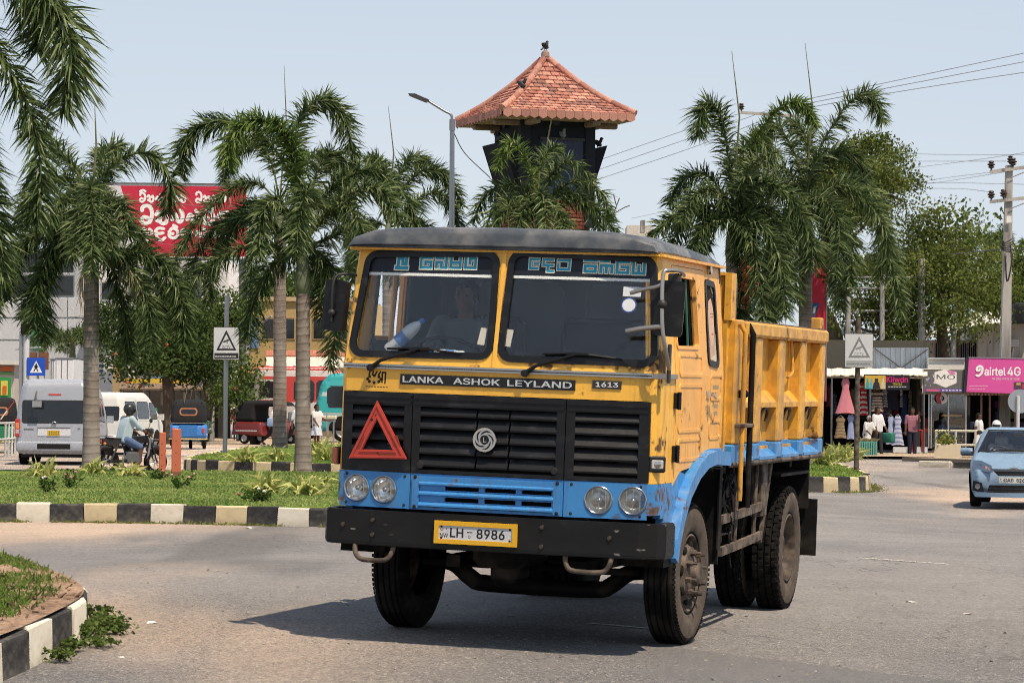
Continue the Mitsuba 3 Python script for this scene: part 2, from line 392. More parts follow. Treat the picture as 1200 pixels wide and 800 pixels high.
# ------------------------------------------------------------------ ground, road, islands
def sheet(xs, ys, dz):
    X, Y = np.meshgrid(xs, ys, indexing='ij'); Z = land(X, Y) + dz
    n, k = X.shape; v = np.stack([X, Y, Z], -1).reshape(-1, 3)
    i, j = np.meshgrid(np.arange(n - 1), np.arange(k - 1), indexing='ij')
    q = np.stack([i * k + j, (i + 1) * k + j, (i + 1) * k + j + 1, i * k + j + 1], -1).reshape(-1, 4)
    return tm(v, np.vstack([q[:, [0, 1, 2]], q[:, [0, 2, 3]]]))
obj('ground', sheet(np.r_[-1500, -300, -120, np.arange(-40, 41, 4), 120, 300, 1500], np.r_[-300, -40, np.arange(0, 130, 4), 200, 400, 900, 2500], -.03), 'earth', smooth=True, kind='structure')
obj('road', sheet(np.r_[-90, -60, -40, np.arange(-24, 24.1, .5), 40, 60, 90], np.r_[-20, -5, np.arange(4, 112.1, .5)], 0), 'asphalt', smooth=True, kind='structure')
# ------------------------------------------------------------------ traffic islands: kerbs of single painted stones, soil, turf, plants
def smooth_ring(pts, n=10): return bez(list(pts), n)
def resample(P, step):
    P = np.asarray(P, float); d = np.r_[0, np.cumsum(np.linalg.norm(np.diff(P, axis=0), axis=1))]
    n = max(2, int(round(d[-1] / step)) + 1); s = np.linspace(0, d[-1], n)
    return np.c_[np.interp(s, d, P[:, 0]), np.interp(s, d, P[:, 1])]
def island(name, line, stone, h, w, inner, top_mat, pal, label, first=0):
    """line: the kerb's outer edge (open polyline, the island on its left); inner: further points that close the island's top"""
    key = thing(name, kind='structure', label=label)
    P = resample(line, stone); t = np.gradient(P, axis=0); t /= np.linalg.norm(t, axis=1, keepdims=True); nrm = np.c_[-t[:, 1], t[:, 0]]
    for k in range(len(P) - 1):
        a, b = P[k] + t[k] * .006, P[k + 1] - t[k + 1] * .006; na, nb = nrm[k], nrm[k + 1]
        hh = h + rng.uniform(-.012, .012); j = rng.uniform(-.008, .008)
        za, zb = float(land(*a)), float(land(*b)); c = .018
        V = []
        for q, n_, z in ((a, na, za), (b, nb, zb)):
            for off, zz in ((j, -.08), (j, hh - c), (j + c, hh), (w - c, hh), (w, hh - c), (w, -.08)):
                V.append((*(q + n_ * (off + (.012 if zz > 0 else 0))), z + zz))
        V = np.array(V) + rng.uniform(-.009, .009, (len(V), 3))
        obj('kerb_stone', hull(V), pal[(k + first) % len(pal)], None, key)
    ins = P + nrm * (w - .01 if top_mat != 'soil' else .035)
    poly = Polygon(np.vstack([ins, inner])).buffer(0)
    poly = max(polys(poly), key=lambda p: p.area)
    b = poly.bounds; st = max(.35, (b[2] - b[0]) / 60)
    gx, gy = np.meshgrid(np.arange(b[0], b[2], st), np.arange(b[1], b[3], st)); g = np.c_[gx.ravel(), gy.ravel()]
    g = g[shapely.contains_xy(poly.buffer(-st * .4), g[:, 0], g[:, 1])]
    bd = resample(np.array(poly.exterior.coords), st)[:-1]; A = np.vstack([bd, g]); tri = Delaunay(A).simplices
    tri = tri[shapely.contains_xy(poly, A[tri].mean(1)[:, 0], A[tri].mean(1)[:, 1])]
    ea, eb = A[tri[:, 1]] - A[tri[:, 0]], A[tri[:, 2]] - A[tri[:, 0]]; e = ea[:, 0] * eb[:, 1] - ea[:, 1] * eb[:, 0]; tri = np.where((e < 0)[:, None], tri[:, ::-1], tri)
    z = land(A[:, 0], A[:, 1]) + h - (.02 if top_mat != 'soil' else -.018) + .05 * (meshkit.fbm(np.c_[A * .8, A[:, :1] * 0], 3, 4) - .4) * np.r_[np.zeros(len(bd)), np.ones(len(g))]
    obj('earth_bed', tm(np.c_[A, z], tri), top_mat, None, key, smooth=True)
    return key, poly
KW = ['kerb_white', 'kerb_black', 'kerb_cream', 'kerb_black']
def gp(px, py): return gpt(px, py)[:2]
F0 = [gp(-260, 609), gp(-120, 610), gp(0, 611), gp(120, 612), gp(250, 614), gp(383, 617)]
e0 = F0[-1]
LINE1 = smooth_ring([*F0, (e0[0] + 1.3, e0[1] + .3), (e0[0] + 2.3, e0[1] + 2.2), (e0[0] + 2.0, e0[1] + 6), (e0[0] + .3, e0[1] + 13), (-1.6, 59.3)], 10)
ISL1, POLY1 = island('main_island', LINE1, .46, .25, .17, [(-6, 60.2), (-14, 59.5), (-20, 57)], 'turf', KW, 'long grassed traffic island behind a black and white painted kerb', 1)
LINE2 = smooth_ring([(-7.6, 92), (-7.9, 80), (-7.75, 70), (-7.1, 66.2), (-5.4, 64.6), (-2, 63.2), (3, 61.8), (5.6, 61.6), (7.0, 62.4), (7.9, 64.5), (8.3, 70), (8.3, 80), (7.9, 92)], 8)
ISL2, POLY2 = island('round_island', LINE2, .50, .34, .17, [(4, 99), (-4, 99)], 'turf', ['kerb_cream', 'kerb_black'], 'round planted island with the clock tower and palms')
FG = [gp(-60, 814), gp(0, 800), gp(42, 780), gp(80, 759), gp(101, 745), gp(105, 735), gp(98, 725), gp(70, 710), gp(30, 694), gp(-40, 674)]
LINE3 = smooth_ring(FG, 8)
ISL3, POLY3 = island('near_island', LINE3, .74, .245, .15, [gp(-220, 680), gp(-220, 800)], 'soil', ['kerb_white', 'kerb_black'], 'corner of bare earth with a black and white kerb in the left foreground')
# flat pale edging beyond the long island, road paint, litter
obj('edging_strip', ext(LineString([gp(218, 566), gp(250, 566.5), gp(300, 567)]).buffer(.22, cap_style='flat'), .0, .06), 'concrete', kind='structure')
def paint_line(a, b, w, name='road_marking'):
    a, b = gp(*a), gp(*b); P = np.linspace(a, b, 12); d = (b - a) / np.linalg.norm(b - a); n = np.array([-d[1], d[0]]) * w / 2
    ring = np.vstack([P + n, (P - n)]); z = land(ring[:, 0], ring[:, 1]) + .005; k = len(P)
    f = [q for i in range(k - 1) for q in ((i + k, i + k + 1, i + 1), (i + k, i + 1, i))]
    obj(name, tm(np.c_[ring, z], f), 'matte', (.46, .44, .41), kind='structure')
paint_line((1008, 653.5), (1112, 661), .06)
paint_line((690, 730), (758, 736), .06)
paint_line((140, 536), (330, 530), .5); paint_line((225, 527), (340, 523), .3)

# ---- blades and leaves
def blades(base, n_dir, length, width, bend, col, seg=2, drop=None):
    """many thin blades at once: base (n,3), unit directions (n,3); they bend over by gravity"""
    n = len(base); side = np.cross(n_dir, rng.normal(size=(n, 3))); side /= np.linalg.norm(side, axis=1, keepdims=True) + 1e-9
    L = np.asarray(length)[:, None]; W = np.asarray(width)[:, None]; B = np.asarray(bend)[:, None]; g = np.array([0, 0, -1.0])
    mid = base + n_dir * L * .5 + g * B * L * .12; tip = base + n_dir * L * .92 + g * B * L * .48
    v = np.stack([base - side * W * .4, base + side * W * .4, mid - side * W * .5, mid + side * W * .5, tip], 1).reshape(-1, 3)
    o = (np.arange(n) * 5)[:, None]
    f = np.concatenate([o + [0, 1, 3], o + [0, 3, 2], o + [2, 3, 4]], 0)
    return tm(v, f), np.repeat(col, 5, axis=0)
def rand_in(poly, n, ymax=None):
    b = poly.bounds; out = []
    while sum(map(len, out)) < n:
        q = np.c_[rng.uniform(b[0], b[2], n), rng.uniform(b[1], b[3], n)]
        out.append(q[shapely.contains_xy(poly, q[:, 0], q[:, 1])])
    return np.vstack(out)[:n]
def grass_patch(name, poly, n, h, z0, label, dens=None, pal=((.10, .19, .03), (.19, .27, .06)), wid=.012):
    q = rand_in(poly, n)
    if dens is not None: q = q[rng.random(len(q)) < dens(q)]
    n = len(q); d = rng.normal(size=(n, 3)) * [.5, .5, .2] + [0, 0, 1]; d /= np.linalg.norm(d, axis=1, keepdims=True)
    t = np.clip(meshkit.fbm(np.c_[q * .7, q[:, :1] * 0], 3, 9)[:, None] * 1.3 - .15 + rng.normal(size=(n, 1)) * .18, 0, 1)
    col = np.array(pal[0]) * (1 - t) + np.array(pal[1]) * t
    dry = rng.random(n) < .07; col[dry] = (.30, .25, .11)
    m, c = blades(np.c_[q, land(q[:, 0], q[:, 1]) + z0], d, h * rng.uniform(.5, 1.3, n), wid * rng.uniform(.7, 1.4, n), rng.uniform(.2, 1.4, n), col)
    obj(name, m, 'leaf', c, None, kind='stuff', label=label)
grass_patch('grass', POLY1.intersection(sbox(-9.5, 40, 2.5, 60)), 70000, .065, .235, 'short sunlit grass covering the long traffic island', pal=((.15, .255, .06), (.36, .43, .145)), wid=.016)
grass_patch('grass', POLY2.intersection(sbox(-8, 61, 8.2, 74)), 30000, .08, .33, 'short grass on the round planted island', pal=((.14, .25, .045), (.30, .39, .10)), wid=.02)
grass_patch('grass', POLY3.buffer(-.05).intersection(sbox(-5, 15, -2.5, 25)), 26000, .085, .26, 'patchy green grass growing on the bare earth of the near island',
            lambda q: np.clip((meshkit.fbm(np.c_[q * 1.5, q[:, :1] * 0], 3, 3) - .38) * 5, 0, 1) * np.clip((-3.06 - q[:, 0]) * 2.6 + .06, .0, 1), pal=((.09, .16, .03), (.19, .26, .07)), wid=.009)
cl = []; q_ = rand_in(POLY3.buffer(-.02).intersection(sbox(-5, 15, -2.5, 25)), 420)
for x, y in q_:
    s = rng.uniform(.006, .028); cl.append(xf(hull(rng.normal(size=(7, 3)) * [s, s, s * .6]), Mt(x, y, float(land(x, y)) + .265)))
obj('clods', cl, 'soil', None, ISL3, kind='stuff')
gr_ = []
for k in range(700):
    x, y = rng.uniform(-3.2, 4.5), rng.uniform(16.5, 27); s = rng.uniform(.003, .011) * (1 + .6 * (rng.random() < .04))
    if POLY3.buffer(.2).contains(Point(x, y)): continue
    gr_.append(xf(hull(rng.normal(size=(6, 3)) * [s, s, s * .5]), Mt(x, y, float(land(x, y)) + .001)))
obj('grit', gr_, 'matte', (.30, .27, .23), None, kind='stuff', label='loose grit scattered over the asphalt in the foreground')
# weeds and dry grass along the kerbs
def fringe(line, a, b, n, h, name, label, out=.03, sp=.12, pal=((.10, .14, .03), (.26, .24, .09))):
    P = np.asarray(line); d = np.r_[0, np.cumsum(np.linalg.norm(np.diff(P, axis=0), axis=1))]
    s = a + (b - a) * rng.random(n); s = s[meshkit.noise(np.c_[s * 1.4, s * 0, s * 0], 5) > .38]; n = len(s)
    q = np.c_[np.interp(s, d, P[:, 0]), np.interp(s, d, P[:, 1])]; t = np.c_[np.interp(s + .05, d, P[:, 0]), np.interp(s + .05, d, P[:, 1])] - q
    t /= np.linalg.norm(t, axis=1, keepdims=True) + 1e-9; q = q - np.c_[-t[:, 1], t[:, 0]] * (out + np.abs(rng.normal(size=(n, 1))) * sp)
    dd = rng.normal(size=(n, 3)) * [.7, .7, .2] + [0, 0, .7]; dd /= np.linalg.norm(dd, axis=1, keepdims=True); k = rng.random((n, 1))
    m, c = blades(np.c_[q, land(q[:, 0], q[:, 1])], dd, h * rng.uniform(.4, 1.3, n), .014 * np.ones(n), rng.uniform(.2, 1, n), np.array(pal[0]) * (1 - k) + np.array(pal[1]) * k)
    obj(name, m, 'leaf', c, None, kind='stuff', label=label)
fringe(LINE1, 2, 16, 2600, .08, 'weeds', 'low dry weeds in the gutter along the painted kerb of the long island')
fringe(LINE2, 24, 48, 2200, .12, 'weeds', 'low weeds in the gutter along the kerb of the round island')
def broad_leaves(base, n_dir, L, W, col):
    n = len(base); side = np.cross(n_dir, rng.normal(size=(n, 3))); side /= np.linalg.norm(side, axis=1, keepdims=True) + 1e-9; up = np.cross(side, n_dir)
    L, W = np.asarray(L)[:, None], np.asarray(W)[:, None]
    v = np.stack([base, base + n_dir * L * .45 - side * W * .5 + up * W * .12, base + n_dir * L * .45 + side * W * .5 + up * W * .12, base + n_dir * L - np.array([0, 0, 1]) * L * .15], 1).reshape(-1, 3)
    o = (np.arange(n) * 4)[:, None]
    return tm(v, np.concatenate([o + [0, 2, 1], o + [1, 2, 3]], 0)), np.repeat(col, 4, axis=0)
def weed_clump(p, r, h, n, label):
    k = thing('weed', label, 'weed')
    ns = 14; ang = rng.uniform(0, 6.28, ns); ends = np.c_[p[0] + np.cos(ang) * r * rng.uniform(.3, 1, ns), p[1] + np.sin(ang) * r * rng.uniform(.3, 1, ns), p[2] + h * rng.uniform(.2, 1, ns)]
    obj('stem', [tube(bez([p, (p + e) / 2 + [0, 0, h * .4], e], 3), .0035, 4) for e in ends], 'leaf', (.10, .13, .04), k)
    w = rng.integers(0, ns, n); t = rng.random((n, 1)) ** .6; b = p + (ends[w] - p) * t + [0, 0, h * .35] * (t * (1 - t) * 4) + rng.normal(size=(n, 3)) * [.03, .03, .01]
    b[:, 2] = np.maximum(b[:, 2], p[2] + .01)
    d = rng.normal(size=(n, 3)) * [1, 1, .5] + [0, 0, .35]; d /= np.linalg.norm(d, axis=1, keepdims=True); q = rng.random((n, 1))
    m, c = broad_leaves(b, d, rng.uniform(.025, .055, n), rng.uniform(.016, .032, n), np.array((.055, .10, .025)) * (1 - q) + np.array((.16, .21, .06)) * q)
    obj('foliage', m, 'leaf', c, k)
for px, py, r, h, n, lab in ((86, 763, .11, .07, 150, 'small weed at the middle of the near kerb'), (102, 749, .15, .10, 210, 'leafy weed against the near kerb'), (118, 743, .15, .11, 230, 'largest leafy weed beside the near kerb'), (128, 737, .13, .09, 170, 'leafy weed spreading onto the road farthest from the near kerb'), (114, 732, .12, .13, 160, 'tallest weed standing where the near kerb curves away'), (136, 743, .12, .06, 110, 'flat weed at the outer edge of the weed patch'), (70, 775, .14, .08, 110, 'tiny weed nearest the lower left corner'), (118, 758, .18, .06, 120, 'low creeping weed in front of the weed patch')):
    weed_clump(gpt(px, py) + [0, 0, .005], r, h, n, lab)
n_ = 5000; q_ = rand_in(LineString(np.asarray(LINE3)[18:44]).buffer(.34).difference(POLY3.buffer(.16)), n_)
# spider lilies: arching striped blades
def lily(p, r, n, label, group=None):
    k = thing('spider_lily', label, 'plant', group)
    a = rng.uniform(0, 6.28, n); e = np.radians(rng.uniform(35, 85, n)); d = np.c_[np.cos(a) * np.cos(e), np.sin(a) * np.cos(e), np.sin(e)]
    b = np.asarray(p) + np.c_[rng.normal(size=n) * r * .22, rng.normal(size=n) * r * .22, np.zeros(n)]
    t = rng.random((n, 1)); c0 = np.array((.22, .30, .07)) * (1 - t) + np.array((.66, .64, .26)) * t
    m, c = blades(b, d, r * 1.95 * rng.uniform(.7, 1.35, n), .056 * rng.uniform(.7, 1.3, n), rng.uniform(.7, 1.6, n), c0)
    obj('foliage', m, 'leaf', c, k)
GL_ = 'clumps of striped lily on the islands'
for px, py, h0, r, n, lab in ((360, 580, .24, .33, 85, 'yellow striped lily clump at the foot of the ringed palm beside the truck'), (308, 578, .24, .33, 80, 'yellow striped lily clump left of the ringed palm beside the truck'), (378, 570, .24, .25, 50, 'small striped lily clump tucked against the truck cab'),
                            (50, 558, .24, .30, 70, 'striped lily clump left of the leftmost ringed palm trunk'), (111, 555, .24, .28, 60, 'striped lily clump in front of the leftmost ringed palm trunk'), (153, 558, .24, .27, 55, 'striped lily clump in front of the motorcycle'),
                            (288, 541, .33, .34, 70, 'striped lily clump at the left end of the round island'), (325, 540, .33, .32, 60, 'striped lily clump between the warning sign post and the grey palm'), (385, 540, .33, .4, 80, 'striped lily clump on the round island beside the cab mirror'), (402, 537, .33, .4, 80, 'striped lily clump behind the left edge of the cab'),
                            (372, 530, .33, .42, 60, 'olive lily clump behind the two palm trunks'), (985, 541, .34, .48, 130, 'large pale striped lily clump right of the truck body'), (966, 545, .34, .40, 90, 'pale striped lily clump just behind the truck body'), (1000, 539, .34, .38, 80, 'pale striped lily clump at the rusty sign post')):
    lily(gpt(px, py, h0), r, n, lab)
def rose(p, h, label, col):
    k = thing('rose_bush', label, 'plant')
    ns = 7; ends = p + np.c_[rng.normal(size=(ns, 2)) * .09, h * rng.uniform(.55, 1, ns)]
    obj('stem', [tube([p, (p + e) / 2 + rng.normal(size=3) * .02, e], .006, 5) for e in ends], 'leaf', (.07, .08, .03), k)
    n = 130; w = rng.integers(0, ns, n); b = p + (ends[w] - p) * rng.uniform(.25, 1, (n, 1)) + rng.normal(size=(n, 3)) * .035; d = rng.normal(size=(n, 3)) + [0, 0, .3]; d /= np.linalg.norm(d, axis=1, keepdims=True)
    t = rng.random((n, 1)); m, c = broad_leaves(b, d, np.full(n, .06), np.full(n, .035), np.array((.035, .075, .02)) * (1 - t) + np.array((.10, .16, .04)) * t)
    obj('foliage', m, 'leaf', c, k)
    for e in ends[:3]: obj('flower', ball(e + [0, 0, .02], .026, (1, 1, .8), 1), 'matte', col, k)
for px, py, h, lab, c in ((54, 577, .33, 'small rose bush with pale flowers at the far left of the grass', (.75, .60, .58)), (80, 572, .36, 'small rose bush with pink flowers left of the palm', (.60, .22, .26)), (209, 573, .36, 'small rose bush with a pink flower beside the orange posts', (.65, .30, .33)),
                       (311, 588, .28, 'small rose bush with white flowers near the kerb before the truck', (.72, .68, .60)), (298, 588, .22, 'low green rose bush beside the white flowered one', (.3, .12, .1)), (185, 562, .22, 'tiny rose bush just left of the orange posts', (.5, .25, .22))):
    rose(gpt(px, py, .24), h * .72, lab, c)
for i, (px, py, s, lab) in enumerate(((228, 610, .055, 'crumpled white litter lying against the painted kerb'), (291, 619, .03, 'white paper scrap on the road below the kerb'), (1135, 719, .032, 'pale dry leaf lying on the asphalt at the right'), (1067, 705, .025, 'tiny white scrap on the asphalt at the right'),
                                      (178, 730, .03, 'small white scrap beside the foreground kerb'), (140, 770, .02, 'pale flat paper lying by the near weeds'), (955, 597, .04, 'dark scrap on the road behind the rear wheel'), (334, 570, .05, 'white scrap lying in the grass near the truck'), (35, 566, .05, 'white scrap in the grass at the far left'))):
    p = gpt(px, py); c = rng.normal(size=(9, 3)) * [s, s, s * .22]; c[:, 2] = np.abs(c[:, 2])
    obj('litter', xf(hull(c), Mt(*p)), 'matte', (.72, .70, .66) if 'dark' not in lab else (.05, .05, .05), None, label=lab, cat_='litter')
# ------------------------------------------------------------------ palms
def rachis(p, az, el0, bend, L, n=22, pw=1.25, twist=0):
    t = np.linspace(0, 1, n); el = np.radians(el0 - bend * t ** pw); a = np.radians(az + twist * t)
    d = np.c_[np.cos(a) * np.cos(el), np.sin(a) * np.cos(el), np.sin(el)]
    P = np.vstack([p, p + np.cumsum(d[:-1] * L / (n - 1), axis=0)]); return P, d
PALG = np.array([[.034, .055, .022], [.115, .165, .062], [.33, .385, .20]])
def frond(P, plume=.5, per_m=135, col=0.0, key=None, start=.16, wid=.032, fresh=False):
    """a plumose frond: leaflets stand all round a curved rachis P"""
    P = np.asarray(P, float); d = np.gradient(P, axis=0); d /= np.linalg.norm(d, axis=1, keepdims=True)
    L = np.linalg.norm(np.diff(P, axis=0), axis=1).sum(); n = int(per_m * 1.5 * L)
    t = np.sort(start + (1 - start) * rng.random(n) ** .92); x = t * (len(P) - 1); i = np.minimum(x.astype(int), len(P) - 2); fr = (x - i)[:, None]
    b = P[i] * (1 - fr) + P[i + 1] * fr; tg = d[i]
    s0 = np.cross(tg, [.05, .02, 1.0]); s0 /= np.linalg.norm(s0, axis=1, keepdims=True) + 1e-6; u0 = np.cross(s0, tg)
    ph = rng.uniform(0, 2 * np.pi, n); k = rng.random(n); ph = np.where(k < .62, ph, np.where(k < .81, rng.normal(.1, .5, n), np.pi + rng.normal(-.1, .5, n)))
    rad = s0 * np.cos(ph)[:, None] + u0 * np.sin(ph)[:, None]
    fw = rng.uniform(.20, .85, n)[:, None]; dr_ = tg * fw + rad * .95 + np.array([0, 0, -.06]); dr_ /= np.linalg.norm(dr_, axis=1, keepdims=True)
    prof = np.clip(np.minimum(.40 + (t - start) / .22, 1.0) * np.minimum(1, .55 + (1 - t) / .35), .25, 1)
    k = np.clip(rng.normal(.40 + col, .27, n), 0, 1)[:, None]; pg = PALG if not fresh else np.array([[.06, .105, .028], [.14, .21, .055], [.28, .35, .12]])
    c = np.where(k < .5, pg[0] + (pg[1] - pg[0]) * k * 2, pg[1] + (pg[2] - pg[1]) * (k * 2 - 1))
    m, cc = blades(b, dr_, plume * .93 * prof * rng.uniform(.6, 1.15, n), np.full(n, wid) * rng.uniform(.75, 1.3, n), rng.uniform(.15, .8, n), c)
    tb = tube(P, np.linspace(.034, .006, len(P)), 5, caps=False)
    obj('frond', [m, tb], 'leaf', np.vstack([cc, np.tile((.16, .19, .075), (len(tb.vertices), 1))]), key)
def palm(px, base_py, crown_py, D, r, fronds, label, base_h=.25, spear=0, fruit=False, lean=0, plume=.55, trunk_hidden=False, group=None, nleaf=135, dead=0):
    key = thing('palm_tree', label, 'palm tree', group)
    c = at(px + lean, crown_py, D); g = np.array([*at(px, base_py, D)[:2], 0.0]); g[2] = float(land(*g[:2])) + base_h - .05
    H = c[2] - g[2]; zt = H - 1.05
    P = np.array([g + (c - g) * (z / H) for z in np.r_[np.linspace(0, .6, 5)[:-1], np.arange(.6, zt, .085)]]); zz = P[:, 2] - g[2]
    rr = r * (1 + .22 * np.exp(-zz / .35)) * (1 - .16 * zz / max(zt, 1)) * (1 + .012 * np.sign(np.sin(zz * 31)))
    obj('trunk', tube(P, rr, 18), 'palm_bark', None, key, smooth=50)
    e = P[-1]; Q = np.array([e + (c - e) * t for t in np.linspace(0, 1, 6)]); rq = r * np.array([.86, .98, .92, .75, .55, .35])
    obj('crownshaft', tube(Q, rq, 14), 'satin', (.15, .175, .10), key, smooth=True)
    for f in fronds:
        kw = f[-1] if isinstance(f[-1], dict) else {}
        if isinstance(f[0], tuple):                                  # a path of surveyed points, leaning kw['dz'] metres nearer (-) or farther (+)
            pts = [q for q in f if isinstance(q, tuple)]; dz = kw.get('dz', 0.0)
            P = bez([c + [0, 0, -.1]] + [at(x, y, D + dz * (j + 1) / len(pts)) for j, (x, y) in enumerate(pts)], 7)
        else:
            az, el, be, L = f[:4]; o = c + np.array([math.cos(math.radians(az)), math.sin(math.radians(az)), 0]) * .10 + [0, 0, rng.uniform(-.25, .1)]
            P, _ = rachis(o, az, el, be, L, pw=1.25, twist=rng.uniform(-15, 15))
        frond(P, plume=kw.get('plume', plume), per_m=kw.get('n', nleaf), col=kw.get('col', rng.uniform(-.10, .12)), key=key, fresh=kw.get('fresh', False), wid=kw.get('wid', .028))
    if spear: obj('spear_leaf', tube([c, c + [spear * .04, 0, spear * .6], c + [spear * (.02 if px < 400 else -.01), 0, spear]], [.03, .022, .006], 6), 'leaf', (.22, .22, .12), key)
    if fruit:
        b = c + np.array([.15, -.25, -1.15]); m = [tube(bez([c + [0, 0, -1.2], b + [fruit * .25, -.1, -.1], b + [fruit * .5, -.15, -.45]], 4), .02, 5)]
        obj('fruit_stalk', m, 'matte', (.20, .12, .06), key)
        n = 130; q = b + np.c_[fruit * rng.uniform(.2, .95, n), rng.normal(size=n) * .2 - .1, rng.normal(size=n) * .28 - .35]
        obj('fruit_cluster', [ball(x, .045, (1, 1, 1.2), 0) for x in q], 'matte', np.array((.20, .055, .022)), key, kind='stuff')
    for k in range(dead):
        az = rng.uniform(200, 340); P_2, d2 = rachis(e + [0, -.1, .3], 330 - 60 * k, -10, 70, 1.9); n = 60; i = rng.integers(5, 20, n)
        m, cc = blades(P_2[i], np.tile([0, 0, -1.0], (n, 1)) + rng.normal(size=(n, 3)) * .2, rng.uniform(.3, .6, n), np.full(n, .02), np.zeros(n), np.tile((.33, .26, .17), (n, 1)))
        obj('dead_frond', [m, tube(P_2, .015, 4, caps=False)], 'matte', np.vstack([cc, np.tile((.30, .22, .14), (4 * len(P_2), 1))]), key)
    return c
def ring_fronds(count, el, be, L, jit=12, off=0, **kw):
    return [(off + 360 * k / count + rng.uniform(-jit, jit), el + rng.uniform(-8, 8), be + rng.uniform(-15, 15), L * rng.uniform(.88, 1.1), dict(kw)) for k in range(count)]
# the ringed palm beside the truck
palm(355, 553, 284, 59.6, .165, [((347, 222), (309, 160), (263, 141), (222, 158), (211, 204), dict(dz=.8)), ((352, 222), (330, 160), (300, 140), (273, 158), (266, 194), dict(dz=-.9, col=.08, fresh=True)), ((347, 200), (350, 142), (376, 117), (402, 136), (417, 190), dict(dz=.8, col=.12)),
    ((349, 220), (342, 168), (322, 140), dict(dz=-.8, fresh=True)), ((378, 238), (398, 214), (436, 198), (476, 232), (487, 264), dict(dz=.3)), ((380, 250), (412, 226), (446, 222), (470, 258), dict(dz=-.8, col=.1)), ((374, 262), (400, 240), (422, 262), (428, 310), dict(dz=-1.2, col=.1)),
    ((330, 292), (296, 288), (246, 308), (214, 350), (206, 384), dict(dz=-.5, col=-.05)), ((338, 280), (306, 250), (276, 262), (258, 300), dict(dz=.9)), ((345, 262), (325, 232), (308, 252), (303, 300), dict(dz=-1.2)), ((372, 300), (388, 318), (394, 372), (387, 430), dict(dz=-.4, col=-.12)), ((366, 290), (377, 320), (376, 372), dict(dz=.5, col=-.12)),
    ((344, 296), (322, 310), (300, 348), (288, 398), dict(dz=.4, col=-.1)), ((362, 250), (372, 200), (392, 180), (412, 220), dict(dz=.9, col=.1)), ((352, 250), (360, 222), (352, 250), (346, 300), dict(dz=-1.6)), ((384, 280), (420, 268), (452, 290), (464, 330), dict(dz=.8))],
     'tall ringed palm standing beside the cab mirror of the truck', spear=0)
palm(328, 524, 236, 86, .205, [((300, 214), (262, 228), (226, 268), (204, 310), dict(dz=-1, col=-.08)), ((296, 236), (268, 262), (250, 310), (244, 356), dict(dz=.5, col=-.1)), ((318, 190), (300, 168), (276, 178), (262, 214), dict(dz=1)), ((345, 200), (372, 182), (400, 200), (412, 240), dict(dz=1)), ((350, 236), (386, 240), (410, 280), (414, 330), dict(dz=.6)), ((312, 262), (296, 300), (292, 350), dict(dz=-.8, col=-.1)), ((340, 262), (356, 300), (360, 350), dict(dz=.8, col=-.1)), ((286, 250), (250, 270), (222, 320), (214, 372), dict(dz=.2, col=-.1))],
     'thick grey palm just left of and behind the ringed palm', base_h=.34, spear=4.0, plume=.62)
palm(455, 524, 262, 82, .19, [((470, 226), (496, 200), (524, 206), (540, 240), dict(dz=.5, col=-.05)), ((478, 244), (508, 226), (532, 244), (540, 290), dict(dz=-.6, col=-.1)), ((440, 226), (420, 200), (404, 214), (396, 250), dict(dz=.8)), ((452, 214), (446, 190), (430, 186), dict(dz=-.8, col=.1)), ((480, 262), (506, 270), (520, 310), dict(dz=.4)), ((440, 262), (418, 276), (412, 320), dict(dz=.5)), ((462, 216), (480, 186), (500, 190), dict(dz=1.2))],
     'palm behind the left end of the cab roof', base_h=.34, spear=3.3, plume=.6)
# leftmost in view
palm(107, 549, 244, 58.6, .17, [((96, 212), (76, 184), (52, 158), (28, 148), dict(dz=.6, col=.05)), ((115, 216), (140, 188), (176, 180), (200, 214), (194, 252), dict(dz=.4, col=.02)), ((132, 290), (164, 296), (196, 312), (214, 356), (216, 404), dict(dz=-.4, col=-.08)), ((122, 280), (150, 310), (172, 352), (178, 408), dict(dz=-.9, col=-.1)), ((86, 252), (54, 262), (22, 296), (10, 352), dict(dz=.3, col=-.1)), ((92, 262), (66, 280), (46, 330), (38, 388), dict(dz=-.6, col=-.15)), ((100, 230), (92, 256), (84, 300), dict(dz=-1.4, col=.1)), ((112, 226), (124, 250), (132, 296), dict(dz=-1.3, col=.1)),
    ((106, 218), (108, 250), (108, 320), dict(dz=-1.6, col=.05)), ((92, 236), (70, 236), (52, 268), dict(dz=-1.0)), ((122, 236), (142, 240), (152, 276), dict(dz=-1.0)), ((90, 220), (64, 208), (38, 226), (22, 268), dict(dz=1.0)), ((118, 208), (122, 180), (140, 170), dict(dz=1.1)), ((80, 290), (50, 320), (28, 372), dict(dz=.9, col=-.15)), ((92, 270), (64, 296), (52, 346), (50, 400), dict(dz=-.2, col=-.15)), ((84, 262), (40, 276), (4, 316), (-8, 372), dict(dz=-.3, col=-.12)), ((120, 262), (160, 270), (186, 320), (190, 372), dict(dz=.7, col=-.12)), ((112, 280), (134, 320), (146, 372), (150, 420), dict(dz=.3, col=-.15))],
     'ringed palm standing in front of the silver van', spear=2.1, dead=2, plume=.55)
